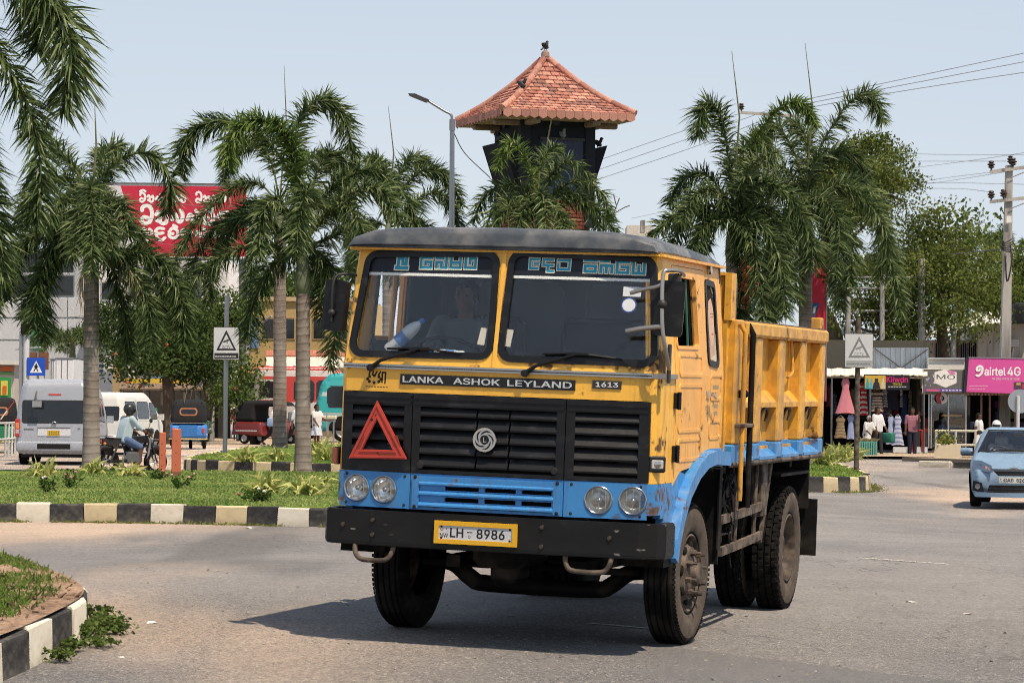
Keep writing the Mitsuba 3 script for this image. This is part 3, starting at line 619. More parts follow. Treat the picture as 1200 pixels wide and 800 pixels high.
# one whose trunk stands outside the picture on the left
palm(-70, 600, 20, 45, .17, [((-30, -50), (20, -44), (62, 0), (84, 62), (74, 132), dict(dz=-.5, plume=.85, wid=.036)), ((-30, -80), (10, -60), (40, -10), (44, 60), dict(dz=.4, plume=.8)), ((-40, 10), (0, 62), (34, 130), (48, 200), (40, 262), dict(dz=-.8, plume=.6)), ((-50, 80), (-24, 170), (-6, 250), (4, 330), dict(dz=-1.0, plume=.6)), ((-110, -30), (-170, -40), (-220, 30), dict(dz=.5)), ((-110, 40), (-170, 60), (-200, 150), dict(dz=-.8)), ((-60, -60), (-50, -110), (-10, -130), dict(dz=1.0))],
     'palm at the left edge whose fronds hang into the picture', lean=0, plume=.6)
# in front of the clock tower
palm(632, 540, 240, 67.5, .16, [((624, 214), (616, 186), (598, 166), (582, 198), dict(dz=-.4, col=.08, fresh=True)), ((642, 214), (650, 200), (670, 188), (697, 214), dict(dz=-.4, col=.08)), ((620, 226), (598, 216), (568, 228), (554, 262), dict(dz=.2)), ((650, 226), (676, 212), (704, 226), (716, 258), dict(dz=.2)), ((652, 240), (676, 234), (704, 250), (722, 272), dict(dz=-.6)), ((620, 246), (596, 244), (576, 272), dict(dz=-.7)), ((632, 206), (640, 180), (656, 172), dict(dz=.8)), ((628, 236), (612, 250), (604, 280), dict(dz=-1.1)), ((640, 236), (656, 252), (662, 282), dict(dz=-1.1)), ((634, 226), (640, 250), (642, 285), dict(dz=-1.3, col=.1)), ((622, 232), (600, 232), (578, 246), (566, 282), dict(dz=-.2, col=.05)), ((646, 232), (672, 226), (694, 244), (706, 282), dict(dz=-.3, col=.05)), ((626, 240), (618, 258), (616, 286), dict(dz=-.9, col=.1)), ((648, 244), (664, 262), (676, 288), dict(dz=-.9, col=.1))],
     'short palm in front of the clock tower', base_h=.34, spear=0, plume=.46, nleaf=105)
# right of the cab
palm(858, 540, 252, 66, .165, [((857, 222), (851, 168), (842, 130), (824, 126), (818, 160), dict(dz=-.4, plume=.6, col=.05)), ((866, 222), (882, 172), (911, 128), (940, 122), (956, 148), dict(dz=-.7, fresh=True, plume=.40, n=170)), ((850, 232), (826, 204), (800, 211), (785, 240), dict(dz=.3)), ((848, 246), (818, 241), (786, 256), (765, 276), dict(dz=-.5, col=-.08)), ((868, 236), (896, 214), (932, 238), (951, 282), (948, 316), dict(dz=-.9, plume=.62)), ((868, 224), (884, 190), (912, 178), dict(dz=-1.0, col=.25)), ((870, 252), (896, 268), (916, 314), (921, 372), dict(dz=-1.0, plume=.62, col=-.03)), ((864, 258), (882, 284), (890, 330), (897, 382), dict(dz=-1.2, plume=.6, col=-.05)),
    ((862, 264), (866, 300), (868, 350), (864, 392), dict(dz=-.3, col=-.15)), ((850, 256), (824, 268), (806, 300), dict(dz=-.9, col=-.05)), ((852, 240), (834, 222), (812, 232), (798, 262), dict(dz=-1.2, col=.05)), ((846, 250), (826, 264), (822, 300), dict(dz=.9, col=-.15)), ((872, 244), (900, 246), (918, 280), (922, 322), dict(dz=.5, col=-.1)), ((860, 216), (868, 180), (886, 160), (900, 178), dict(dz=1.0)), ((868, 256), (876, 300), (874, 350), (880, 396), dict(dz=.2, col=-.1)), ((872, 248), (902, 262), (906, 320), (904, 384), dict(dz=.6, col=-.1)), ((846, 248), (812, 250), (790, 280), (786, 310), dict(dz=.4, col=-.1))],
     'palm with one bright green frond behind the truck body', base_h=.34, spear=3.7, fruit=.25, plume=.56)
palm(944, 535, 236, 74, .19, [((948, 214), (964, 168), (994, 122), (1020, 112), (1034, 142), dict(dz=-.5, col=.12, plume=.62)), ((941, 214), (930, 178), (912, 148), (894, 160), dict(dz=.5)), ((962, 226), (995, 219), (1030, 252), (1044, 306), (1057, 372), dict(dz=-.9, plume=.68)), ((960, 236), (982, 245), (998, 286), (995, 334), dict(dz=-1.3, plume=.66)), ((964, 222), (1010, 214), (1036, 268), (1030, 326), dict(dz=.5, plume=.66)), ((954, 248), (970, 272), (982, 320), (984, 362), dict(dz=-1.0)), ((930, 232), (906, 224), (880, 240), (868, 280), dict(dz=.6)), ((936, 220), (918, 196), (890, 196), (872, 226), dict(dz=.2)), ((932, 246), (912, 270), (904, 320), (906, 370), dict(dz=.4, col=-.1)), ((940, 256), (932, 300), (934, 352), dict(dz=-.6, col=-.1)), ((946, 200), (944, 160), (926, 140), dict(dz=1.0)), ((952, 208), (974, 180), (1000, 182), (1016, 214), dict(dz=1.2)), ((936, 240), (920, 262), (914, 316), (918, 368), dict(dz=-.8, col=-.05)), ((950, 232), (968, 236), (984, 270), (978, 322), dict(dz=-1.6)), ((930, 220), (900, 206), (878, 226), (866, 262), dict(dz=-.6))],
     'tall drooping palm beside the red banner', base_h=.34, spear=4.0, fruit=.6, plume=.62)
palm(85, 470, 398, 128, .16, ring_fronds(10, 40, 130, 2.0, n=90), 'small dark fan of palm leaves before the white clad building', base_h=0, plume=.6)
palm(1192, 470, 292, 140, .2, ring_fronds(12, 35, 110, 3.8, n=70), 'coconut palm behind the power pole at the right edge', base_h=0, plume=.7)
# ------------------------------------------------------------------ broad trees: trunk, limbs and a crown of many small leaves in clumps
def tree(label, base, D, blobs, pal, n=9000, leaf=.17, trunk_pts=None, r=.2, flowers=None, cut=.35, name='broad_tree', group=None):
    key = thing(name, label, 'tree', group)
    B = np.array([(*at(x, y, D + dz), rx / FOC * D, ry / FOC * D) for x, y, rx, ry, dz in blobs])
    g = at(*base, D); g[2] = float(land(*g[:2]))
    tp = [at(x, y, D) for x, y in trunk_pts] if trunk_pts else [g, g * .5 + B[:, :3].mean(0) * .5 - [0, 0, .3]]
    tp[0] = np.array([tp[0][0], tp[0][1], g[2] - .1])
    Pt = bez(tp, 5); obj('trunk', tube(Pt, np.linspace(r, r * .55, len(Pt)), 10), 'bark', None, key, smooth=True)
    for b in B[:9]:
        s = Pt[rng.integers(len(Pt) // 2, len(Pt))]
        obj('limb', tube(bez([s, (s + b[:3]) / 2 + rng.normal(size=3) * .25, b[:3]], 4), np.linspace(r * .45, r * .10, 9), 6), 'bark', None, key, smooth=True)
    vol = B[:, 3] * B[:, 4] * B[:, 3]; per = (n * vol / vol.sum()).astype(int); L, N = [], []
    for b, k in zip(B, per):
        ncl = max(4, k // 150); d = rng.normal(size=(ncl, 3)); d /= np.linalg.norm(d, axis=1, keepdims=True); rad = rng.uniform(.25, 1.12, (ncl, 1)) ** .6
        cl = b[:3] + d * rad * [b[3], b[3], b[4]]
        w = rng.integers(0, ncl, k); q = cl[w] + np.clip(rng.normal(size=(k, 3)), -1.7, 1.7) * [1.45, 1.45, .75] * leaf * rng.uniform(1.5, 2.7, ncl)[w][:, None]; L.append(q); N.append(rng.normal(.45, .28, ncl)[w])
    q = np.vstack(L); tn = np.concatenate(N); n = len(q)
    d = rng.normal(size=(n, 3)) + [0, -.1, .1]; d /= np.linalg.norm(d, axis=1, keepdims=True); t = np.clip(tn + rng.normal(size=n) * .12, 0, 1)[:, None]
    col = np.array(pal[0]) * (1 - t) + np.array(pal[1]) * t
    m, c = broad_leaves(q, d, leaf * rng.uniform(.7, 1.35, n), leaf * .55 * rng.uniform(.7, 1.3, n), col)
    obj('crown', m, 'leaf', c, key)
    if flowers:
        k = rng.integers(0, n, 26); obj('flowers', [ball(x, leaf * .5, (1, 1, 1), 0) for x in q[k]], 'matte', np.array(flowers), key, kind='stuff')
OLV = ((.062, .088, .022), (.215, .255, .07)); DRK = ((.018, .036, .012), (.12, .175, .055)); MID = ((.05, .085, .022), (.18, .25, .075))
tree('tall olive green tree with open crown right of the palms', (975, 470), 113, [(985, 205, 30, 34, 0), (1022, 185, 30, 26, 1), (1000, 235, 30, 26, -1), (1040, 225, 24, 22, 0), (1062, 212, 17, 16, 1), (1035, 198, 18, 16, -1), (968, 240, 22, 28, 1), (1058, 235, 14, 9, 0), (1028, 250, 16, 16, 0)], OLV, 19000, .135,
     [(975, 480), (980, 420), (976, 385), (953, 335), (985, 280), (1005, 235)], .34)
tree('spreading olive tree behind the shop roofs', (1085, 480), 112, [(1078, 290, 38, 34, 0), (1108, 272, 30, 26, 0), (1135, 290, 26, 28, 0), (1098, 320, 50, 30, -1), (1150, 320, 34, 32, 1), (1060, 335, 40, 34, 0), (1105, 352, 48, 24, -2), (1155, 350, 34, 24, 0), (1040, 375, 40, 30, 0), (1125, 375, 36, 14, -2)], OLV, 24000, .145, [(1120, 480), (1105, 400), (1100, 340), (1108, 290)], .26)
tree('thin sapling with big leaves rising above the olive tree', (1125, 480), 118, [(1120, 268, 9, 12, 0), (1128, 258, 7, 8, 0), (1136, 265, 7, 9, 0), (1126, 284, 12, 10, 0)], MID, 500, .26, [(1122, 480), (1124, 350), (1125, 280)], .08)
tree('leafy tree between the red banner and the warning sign', (1030, 480), 111, [(1000, 330, 26, 30, 0), (1035, 350, 28, 26, 0), (985, 370, 24, 24, 0), (1060, 385, 30, 20, 0), (1075, 405, 20, 12, -1), (1015, 300, 24, 24, 1)], OLV, 8500, .13, [(1030, 470), (1024, 420), (1034, 395), (1050, 360)], .20)
tree('green tree at the right edge behind the water tank', (1205, 480), 128, [(1190, 330, 34, 34, 0), (1215, 350, 40, 44, 0), (1170, 352, 30, 26, 0), (1200, 300, 24, 22, 0)], MID, 12000, .16)
tree('dark round tree with orange blossom behind the silver van', (150, 480), 116, [(150, 388, 34, 34, 0), (185, 400, 40, 36, 0), (215, 395, 36, 40, 1), (165, 420, 44, 24, -1), (215, 425, 40, 26, 0), (245, 418, 26, 32, 0), (130, 372, 20, 24, 0), (195, 370, 30, 22, 1)], DRK, 19000, .15, [(200, 475), (196, 440), (190, 410)], .28, flowers=(.42, .12, .06))
tree('lighter green tree above the row of rickshaws', (240, 480), 124, [(240, 375, 28, 30, 0), (262, 400, 22, 34, 0), (228, 405, 26, 28, -1), (275, 365, 24, 24, 0), (262, 440, 16, 22, -3), (285, 385, 16, 18, 1)], MID, 11000, .15)
tree('green bush like tree beside the wooden bus', (300, 480), 118, [(278, 452, 12, 24, 0), (286, 430, 10, 14, 0), (272, 470, 10, 12, 0)], MID, 1600, .18)
tree('far green trees behind the yellow building', (330, 470), 175, [(310, 345, 36, 24, 0), (350, 350, 34, 22, 0), (390, 345, 30, 26, 0), (280, 350, 24, 22, 0), (410, 380, 20, 24, 0)], MID, 6000, .30)
# ------------------------------------------------------------------ clock tower with its tiled roof
TW = thing('clock_tower', 'dark clock tower with a red tiled hip roof rising behind the truck', 'tower')
TD = 79.0; tc = at(637, 300, TD); TZ = lambda y: at(637, y, TD)[2]
MTW = Mt(tc[0], tc[1], 0) @ Mr([0, 0, 1], 19.5)
def tw(name, mesh, mat, col=None, parent=None, smooth=False, **k): return obj(name, mesh, mat, col, parent or TW, MTW, smooth, **k)
e2 = 1.86; z_e, z_p = TZ(139), TZ(68)
def roof_z(r):           # r: half width of the square at that height; the roof flares towards the eaves
    t = 1 - r / e2; return z_e + (z_p - z_e) * (t * .62 + .38 * t * t)
rr_ = np.linspace(e2, .02, 12)
tw('roof_deck', loft([[(s * r, q * r, roof_z(r) - .05) for s, q in ((-1, -1), (1, -1), (1, 1), (-1, 1))] for r in rr_]), 'matte', (.20, .10, .07))
tilec = np.array([[.42, .185, .135], [.52, .26, .19], [.36, .15, .115], [.46, .235, .18], [.27, .135, .11]])
def tile_at(face, r0, r1, x0, x1):
    th = .035; z0, z1 = roof_z(r0), roof_z(r1)
    j = rng.uniform(-.012, .012)
    P = [(x0 + .008, -r0 - .02, z0 + .012), (x1 - .008, -r0 - .02, z0 + .012), (x0 + .008, -r0 - .02, z0 + .012 + th + j), (x1 - .008, -r0 - .02, z0 + .012 + th + j), ((x0 + x1) / 2, -r0 - .045, z0 + .005 + th), (x0 + .008, -r1, z1), (x1 - .008, -r1, z1), (x0 + .01, -r1, z1 + .02), (x1 - .01, -r1, z1 + .02)]
    return xf(hull(P), Mr([0, 0, 1], 90 * face))
rows = np.linspace(e2, .12, 15)
hidden = []
for face in (0, 3, 1, 2):
    for a, b in zip(rows[:-1], rows[1:]):
        k = max(1, int(round(2 * a / .255))); xs = np.linspace(-a, a, k + 1) + 0
        for i in range(k):
            x0, x1 = xs[i], xs[i + 1]
            x0c, x1c = max(x0, -b - .10), min(x1, b + .10)
            if x1c - x0c < .05: continue
            m = tile_at(face, a, b, x0c, x1c)
            if face in (0, 3): tw('roof_tile', m, 'matte', tilec[rng.integers(0, 5)] * rng.uniform(.8, 1.15))
            else: hidden.append(m)
tw('far_roof_tiles', hidden, 'matte', tilec[1], kind='stuff')
for c_ in range(4):
    A = np.linspace(e2 + .02, .08, 12)
    for a, b in zip(A[:-1], A[1:]):
        P = [(s * .085 * f + x * q, -x * 1.0 * q, z) for f in (1,) for s in (0,) for q in (1,) for x, z in ()]
        p0, p1 = np.array([a, -a, roof_z(a) + .05]), np.array([b, -b, roof_z(b) + .065])
        tw('ridge_tile', xf(tube([p0, p1], [.10, .085], 8), Mr([0, 0, 1], 90 * c_)), 'matte', tilec[rng.integers(0, 4)] * rng.uniform(.85, 1.1), smooth=50)
for face in (0, 3):
    n = 15
    for i in range(n):
        x0 = -e2 + 2 * e2 * i / n; g = Polygon([(x0 + .012, 0), (x0 + 2 * e2 / n - .012, 0), (x0 + 2 * e2 / n - .012, -.15), (x0 + e2 / n, -.21), (x0 + .012, -.15)]).buffer(.008)
        m = onto(ext(g, 0, .03), (0, -e2 - .03, z_e + .02), **FRONT)
        tw('fascia_tile', xf(m, Mr([0, 0, 1], 90 * face)), 'matte', np.array((.40, .20, .155)) * rng.uniform(.8, 1.15))
tw('finial', [lathe([(.12, z_p + .02), (.11, z_p + .14), (.05, z_p + .2), (0, z_p + .21)], 12)], 'matte', (.30, .2, .16), smooth=40)
tw('soffit', [bx(-e2 + .03, e2 - .03, -e2 + .03, e2 - .03, z_e - .16, z_e - .10)], 'matte', (.33, .25, .19))
zb = TZ(268); hw = 1.0
tw('bell_chamber', [bx(-hw, hw, -hw, hw, TZ(205), z_e - .16)] , 'matte', (.016, .019, .027))
for f in range(4):
    R = Mr([0, 0, 1], 90 * f)
    tw('bracket', xf([bx(s * .85 - .11, s * .85 + .11, -1.75, -hw, z_e - .30, z_e - .16, .03) for s in (-1,)], R), 'matte', (.24, .18, .13))
    tw('bracket', xf([bx(s * .85 - .11, s * .85 + .11, -1.75, -hw, z_e - .30, z_e - .16, .03) for s in (1,)], R), 'matte', (.24, .18, .13))
    tw('corner_post', xf(bx(-hw - .06, -hw + .22, -hw - .06, -hw + .22, TZ(268), z_e - .17, .01), R), 'matte', (.020, .022, .029))
    tw('clock_panel', xf([bx(-.45, .72, -hw - .012, -hw, TZ(235), TZ(168))], R), 'satin', (.018, .030, .065))
    tw('panel_frame', xf([bx(-.50, .77, -hw - .05, -hw - .0125, TZ(168), TZ(165)), ], R), 'matte', (.06, .06, .07))
    tw('floodlight', xf([tube([(-.1, -hw, TZ(146)), (-.1, -hw - .14, TZ(146))], .13, 14)], R), 'satin', (.03, .03, .035))
for s in (-1, 1):
    P = [(s * a, y, z) for y in (-hw * .85, hw * .85) for a, z in ((1.0, TZ(226)), (1.06, TZ(226)), (1.40, TZ(173)), (1.49, TZ(171)), (1.0, TZ(178)))]
    tw('splayed_fin', hull(P), 'matte', (.015, .017, .022))
brk = []
for f in (0, 3):
    R = Mr([0, 0, 1], 90 * f); z = TZ(270)
    k = 0
    while z < TZ(206):
        n = 10
        for i in range(n):
            x0 = -1.08 + 2.16 * i / n + (.1 if k % 2 else 0); x1 = min(x0 + .205, 1.08)
            tw('brick', xf(bx(x0 * .86, x1 * .86, -1.00, -.94, z, z + .085, .008), R), 'matte', np.array((.20, .055, .04)) * rng.uniform(.7, 1.2)) if (z < TZ(238)) else None
        z += .10; k += 1
g_ = float(land(tc[0], tc[1]))
tw('shaft', bx(-.96, .96, -.96, .96, g_, TZ(204)), 'matte', (.10, .04, .035))
tw('conduit', tube([(-.45, -hw - .3, TZ(185)), (-.38, -hw - .7, TZ(134))], .02, 6), 'matte', (.30, .27, .16))
# birds
def bird(p, s, rz, label, col=(.03, .03, .034)):
    k = thing('bird', label, 'bird')
    b = m3.Manifold.sphere(1, 18)
    body = b.scale((.065, .13, .07)).rotate((38, 0, 0)).translate((0, 0, .13)); head = b.scale((.042, .048, .042)).translate((0, -.10, .25)); neck = capsule((0, -.07, .18), (0, -.10, .24), .05, .036, 12)
    tail = m3.Manifold.hull_points([(x, y, z) for x, y, z in ((-.035, .08, .09), (.035, .08, .09), (-.045, .24, -.01), (.045, .24, -.01), (0, .08, .07), (0, .24, -.025))])
    legs = capsule((-.025, 0, 0), (-.025, .02, .10), .008, .012, 6) + capsule((.025, 0, 0), (.025, .02, .10), .008, .012, 6)
    wing = b.scale((.02, .12, .055)).rotate((35, 0, 0)).translate((.06, .02, .14)) + b.scale((.02, .12, .055)).rotate((35, 0, 0)).translate((-.06, .02, .14))
    m = m2t(body + head + neck + tail + legs + wing, .03, 2); M = place(*p, rz, s)
    obj('body', m, 'satin', col, k, M, smooth=True); obj('beak', hull([(-.012, -.14, .25), (.012, -.14, .25), (0, -.14, .262), (0, -.185, .244)]), 'matte', (.02, .02, .02), k, M)
def twp(x, y, z): return (MTW @ np.array([x, y, z, 1]))[:3]
bird(twp(0, 0, z_p + .20), .95, 150, 'black bird perched on the peak of the tower roof')
bird(twp(-1.05, -1.08, roof_z(1.07) + .10), 1.0, 60, 'dark bird on the left hip of the tower roof')
bird(twp(-1.43, -.35, TZ(172)), 1.0, -110, 'dark bird on the left fin of the tower')
bird(twp(1.41, -.35, TZ(172.5)), 1.0, 70, 'dark bird on the right fin of the tower')
bird(twp(.12, -hw - .09, TZ(167)), 1.0, 20, 'grey pigeon under the eaves in front of the tower panel', (.20, .21, .23))
# ------------------------------------------------------------------ street lamp beside the tower
LPm = thing('street_lamp', 'grey street lamp with a bent arm left of the clock tower', 'street lamp')
LD = 71.0; a0 = at(528.5, 480, LD); a0[2] = float(land(a0[0], a0[1])) + .3; a1, a2, a3 = at(530, 141, LD), at(528, 134, LD), at(498, 116, LD)
obj('post', tube([a0, a0 * .4 + a1 * .6, a1], [.085, .07, .055], 12), 'metal', (.30, .32, .35), LPm, smooth=50)
obj('arm', tube(bez([a1, a2, at(519, 129, LD), a3], 4), .032, 8), 'metal', (.30, .32, .35), LPm, smooth=50)
obj('lamp_head', hull([at(x, y, LD + d) for x, y in ((500, 121), (480, 113), (478, 109.5), (486, 109.5), (503, 117)) for d in (-.12, .12)]), 'satin', (.05, .05, .055), LPm)
obj('collar', tube([a1 - [0, 0, .25], a1 + [0, 0, .02]], .075, 10), 'metal', (.3, .3, .32), LPm)
obj('lamp_cable', tube(bez([at(532, 156, LD), at(545, 180, LD + 2), at(574, 208, TD - 2)], 5), .012, 5), 'satin', (.05, .05, .05), label='thin cable from the street lamp to the tower', cat_='cable')
# ------------------------------------------------------------------ buildings, signs and street furniture
def zpx(py, px, D): return at(px, py, D)[2]
def pbox(px0, py0, px1, py1, D, depth, b=0.0):
    """a block whose front face at distance D fills that rectangle of the photograph"""
    a, c = at(px0, (py0 + py1) / 2, D), at(px1, (py0 + py1) / 2, D); pm = (px0 + px1) / 2
    return bx(a[0], c[0], D, D + depth, zpx(py1, pm, D), zpx(py0, pm, D), b)
def ppoly(pts, D): return Polygon([(at(x, y, D)[0], at(x, y, D)[2]) for x, y in pts])
def pslab(pts, D, d0, d1):
    """polygon of photograph points at distance D, from d0 to d1 metres in front of it"""
    return onto(ext(ppoly(pts, D) if not hasattr(pts, 'area') else pts, d0, d1), (0, D, 0), **FRONT)
def to_ground(px0, px1, py0, D, depth, b=0):
    a, c = at(px0, py0, D), at(px1, py0, D)
    return bx(a[0], c[0], D, D + depth, -.2, a[2], b)
WHITE, PALE = (.70, .70, .69), (.52, .54, .55)
# ---- left: white clad building with joints between its panels, and a dark green window
D = 142
wb_ = thing('clad_building', 'pale clad office building behind the left palm with a dark green glass band', 'building')
obj('wall', [to_ground(-60, 112, 292, D, 8)], 'matte', (.40, .42, .44), wb_)
for i, x in enumerate(range(-56, 108, 27)):
    for j, (y0, y1) in enumerate(((348, 372), (373, 398), (399, 424), (425, 452))):
        obj('cladding_panel', pbox(x + .6, y0 + .6, x + 26.4, y1 - .4, D - .09, .085, .01), 'satin', np.array((.50, .52, .55)) * rng.uniform(.93, 1.05), wb_)
for i, x in enumerate(range(-56, 88, 36)):
    f = obj('window', pbox(x, 322, x + 35, 347, D - .05, .045), 'satin', (.12, .14, .14), wb_)
    obj('pane', pbox(x + 1.5, 323.5, x + 33.5, 345.5, D - .07, .015), 'tinted_glass', None, f)
    obj('pane', pbox(x, 296, x + 34, 319, D - .02, .015), 'tinted_glass', None, wb_)
obj('green_sign', pbox(36, 352, 52, 410, D - .35, .2), 'satin', (.03, .22, .13), label='green sign column on the pale clad building', cat_='sign')
D = 138
hb = thing('white_building', 'white building under the red and white billboard', 'building')
obj('wall', [to_ground(112, 268, 304, D, 8)], 'matte', (.66, .67, .68), hb)
for x in (118, 150, 182, 214):
    f = obj('window', pbox(x, 330, x + 20, 352, D - .06, .055), 'satin', (.30, .31, .32), hb); obj('pane', pbox(x + 1.5, 331.5, x + 18.5, 350.5, D - .08, .015), 'tinted_glass', None, f)
for x in (114, 146, 178, 210, 242): obj('pilaster', pbox(x - 1.5, 306, x + 1.5, 440, D - .14, .135), 'matte', (.58, .59, .60), hb)
obj('ledge', pbox(110, 358, 270, 364, D - .35, .34), 'matte', (.50, .51, .52), hb)
for x, y, lab in ((128, 372, 'left one'), (160, 376, 'middle one'), (206, 374, 'right one')):
    k = thing('air_conditioner', f'small air conditioner on the white building under the billboard, {lab}', 'air conditioner'); obj('case', pbox(x, y, x + 9, y + 7, 137.3, .5, .03), 'satin', (.55, .55, .53), k)
    obj('fan_grille', onto(lathe([(.09, .02), (.105, .02), (.105, 0)], 16), at(x + 3.4, y + 3.5, 137.28), **FRONT), 'metal', (.15, .15, .15), k)
# ---- billboard
D = 134
bb = thing('billboard', 'red and white billboard with large white lettering above the left palms', 'billboard')
obj('panel', pslab([(104, 215), (290, 217), (290, 303), (104, 303)], D, -.12, 0), 'satin', (.62, .63, .64), bb)
obj('red_field', pslab([(141, 217.5), (288.5, 219), (288.5, 300.5), (169, 300.5)], D, .002, .012), 'satin', (.52, .022, .055), bb)
obj('frame', [pslab([(104, 213.5), (290, 215.5), (290, 217), (104, 215)], D, -.1, .05), pslab([(104, 303), (290, 303), (290, 305), (104, 305)], D, -.1, .05)], 'metal', (.2, .2, .2), bb)
for x in (112, 172, 232, 284): obj('support_post', tube([at(x, 300, D + .4), at(x, 470, D + .4)], .16, 8), 'metal', (.22, .22, .23), bb)
BIL = {  # rounded letters drawn after the photograph, unit square
 'v': [[(.15, .85), (.15, 1.0), (.45, 1.15), (.75, 1.0), (.85, .6), (.7, .15), (.35, .05), (.1, .2), (.25, .42), (.55, .38)]],
 'vi': [[(.15, .75), (.2, .95), (.5, 1.0), (.8, .7), (.75, .25), (.4, .05), (.1, .2), (.25, .42), (.5, .4)], [(.1, 1.15), (.5, 1.3), (.85, 1.15)]],
 'y': [[(.05, .6), (.2, .75), (.35, .55), (.3, .2), (.1, .25)], [(.3, .2), (.5, .05), (.75, .1), (.85, .4), (.75, .7), (.6, .55)]],
 'a': [[(.1, .6), (.25, .8), (.45, .65), (.4, .4), (.15, .45), (.1, .2), (.3, .05), (.55, .1), (.6, .5)], [(.6, .05), (.6, -.25)], [(.75, .75), (.95, .5), (.8, .1)]],
 'd': [[(.8, .8), (.4, .85), (.15, .6), (.35, .4), (.75, .45)], [(.2, .4), (.3, .0), (.65, -.15), (.9, .05)]],
 'ra': [[(.75, .95), (.5, 1.1)], [(.15, .55), (.4, .85), (.75, .7), (.85, .35), (.6, .05), (.25, .1), (.15, .35), (.45, .4)]],
 'l': [[(.1, .5), (.3, .75), (.5, .55), (.45, .2), (.2, .2)], [(.45, .2), (.8, .15), (.9, .5), (.7, .8)]],
 'n': [[(.1, .3), (.25, .6), (.45, .5), (.5, .2), (.75, .2), (.85, .6), (.7, .85)]],
}
def bil(word, x0, y0, h, w, th):
    o = at(x0, y0, D - .014); s = FOC / D; g = []
    for k, ch in enumerate(word):
        if ch == ' ': continue
        for l in BIL[ch]: g.append(affinity.affine_transform(LineString(bez([(*p, 0) for p in l], 4)[:, :2] if len(l) > 2 else l), [w / s * .92, 0, 0, h / s, o[0] + k * w / s, o[2]]).buffer(th / s / 2, quad_segs=3))
    return onto(ext(shapely.union_all(g), .013, .03), (0, D, 0), **FRONT)
for word, x0, y0, h, w, th in ((['vi', 'y', 'n', ' ', 'l', 'y', ' ', 'v', 'y', 'l', 'n'], 163, 237, 11, 9.4, 2.4), (['v', 'y', 'n', 'n', 'ra', 'l'], 164, 262.5, 19, 18, 4.6), (['a', 'd', 'ra', 'y', 'n', 'l', 'ra'], 164, 279, 14, 16, 3.6)):
    obj('lettering', bil(word, x0, y0, h, w, th), 'matte', (.80, .80, .79), bb)
obj('lettering', pslab([(133, 268), (143, 236), (150, 262), (154, 264), (150, 266), (146, 266), (143, 256), (138, 256), (137, 258), (144, 259)], D, .002, .014), 'matte', (.48, .03, .06), bb)
obj('lettering', [pslab([(134, 249), (143, 243), (152, 264), (147, 264.5), (145.5, 259), (134, 260), (134, 256), (144, 255), (141, 247)], D, .016, .024)], 'matte', (.48, .03, .06), bb)
# ---- ochre building, its tiled verandah and what stands before the left trees
D = 152
ob = thing('yellow_building', 'ochre yellow building behind the palms left of the truck', 'building')
obj('wall', [to_ground(288, 440, 352, D, 8)], 'matte', (.42, .30, .13), ob)
obj('parapet', pbox(286, 348, 442, 353, D - .2, .5), 'matte', (.46, .36, .20), ob)
obj('blue_panel', pbox(292, 372, 303, 408, D - .1, .09), 'satin', (.14, .22, .38), ob)
for x in (306, 330, 366, 392): 
    f = obj('window', pbox(x, 372, x + 16, 398, D - .06, .055), 'matte', (.30, .22, .12), ob); obj('pane', pbox(x + 1.5, 373.5, x + 14.5, 396.5, D - .08, .015), 'tinted_glass', None, f)
vr = thing('verandah', 'low verandah roof of red tiles and white sheets before the yellow building', 'roof')
for i in range(26):
    x = 312 + i * 4.2; obj('roof_tile', hull([at(x + a, y, 147 + d) + [0, 0, e] for a in (0, 3.8) for y, d in ((412, 0), (418, -1.2)) for e in (0, .08)]), 'matte', np.array((.40, .15, .10)) * rng.uniform(.7, 1.2), vr)
for i in range(9):
    x = 312 + i * 12.2; obj('roof_sheet', hull([at(x + a, y, 145.5 + d) + [0, 0, e] for a in (0, 12) for y, d in ((419, 0), (431, -2.2)) for e in (0, .04)]), 'matte', np.array((.58, .53, .44)) * rng.uniform(.85, 1.1), vr)
for x in (314, 345, 376, 418): obj('post', tube([at(x, 428, 143.5), np.r_[at(x, 428, 143.5)[:2], -.1]], .07, 8), 'concrete', None, vr)
obj('back_wall', to_ground(310, 424, 420, 147.5, .3), 'matte', (.26, .20, .13), vr)
def post(label, px, py0, py1, D, r=.09, mat='concrete', col=None, name='post', catg='post', px1=None):
    a = at(px, py0, D); g = np.array([at(px1 or px, py1, D)[0], D, 0]); g[2] = float(land(g[0], g[1])) - .05
    return obj(name, tube([g, a], [r * 1.15, r], 10), mat, col, label=label, cat_=catg, smooth=50)
post('pale concrete utility post behind the left warning sign', 248, 362, 470, 128, .13)
post('thin grey concrete post beside the yellow building', 289, 362, 440, 135, .10)
obj('slanting_stay', tube([at(290, 392, 135), at(318, 370, 134)], .05, 6), 'matte', (.3, .3, .3), label='slanting grey stay by the concrete post', cat_='pole')
D = 134
ms = thing('market_shelter', 'long low brown roofed shelter in the shade of the blossom tree', 'shelter')
obj('roof', hull([at(x, y, D + d) for x in (140, 268) for y, d in ((447, 1.5), (448, 1.5), (455, -.4), (457, -.4))]), 'matte', (.17, .12, .09), ms)
obj('back_wall', to_ground(138, 270, 452, D + 2.5, .3), 'matte', (.05, .045, .04), ms)
for x in (142, 165, 190, 216, 242, 266): obj('post', tube([at(x, 455, D - .3), np.r_[at(x, 455, D - .3)[:2], -.1]], .06, 6), 'matte', (.12, .10, .08), ms)
obj('shop_board', pbox(150, 424, 172, 444, 135, .1), 'matte', (.66, .62, .52), label='white board under the blossom tree', cat_='sign')
ys = obj('shop_board', pbox(146, 443.5, 232, 449, 133, .1), 'matte', (.62, .42, .06), label='long yellow sign strip under the blossom tree', cat_='sign')
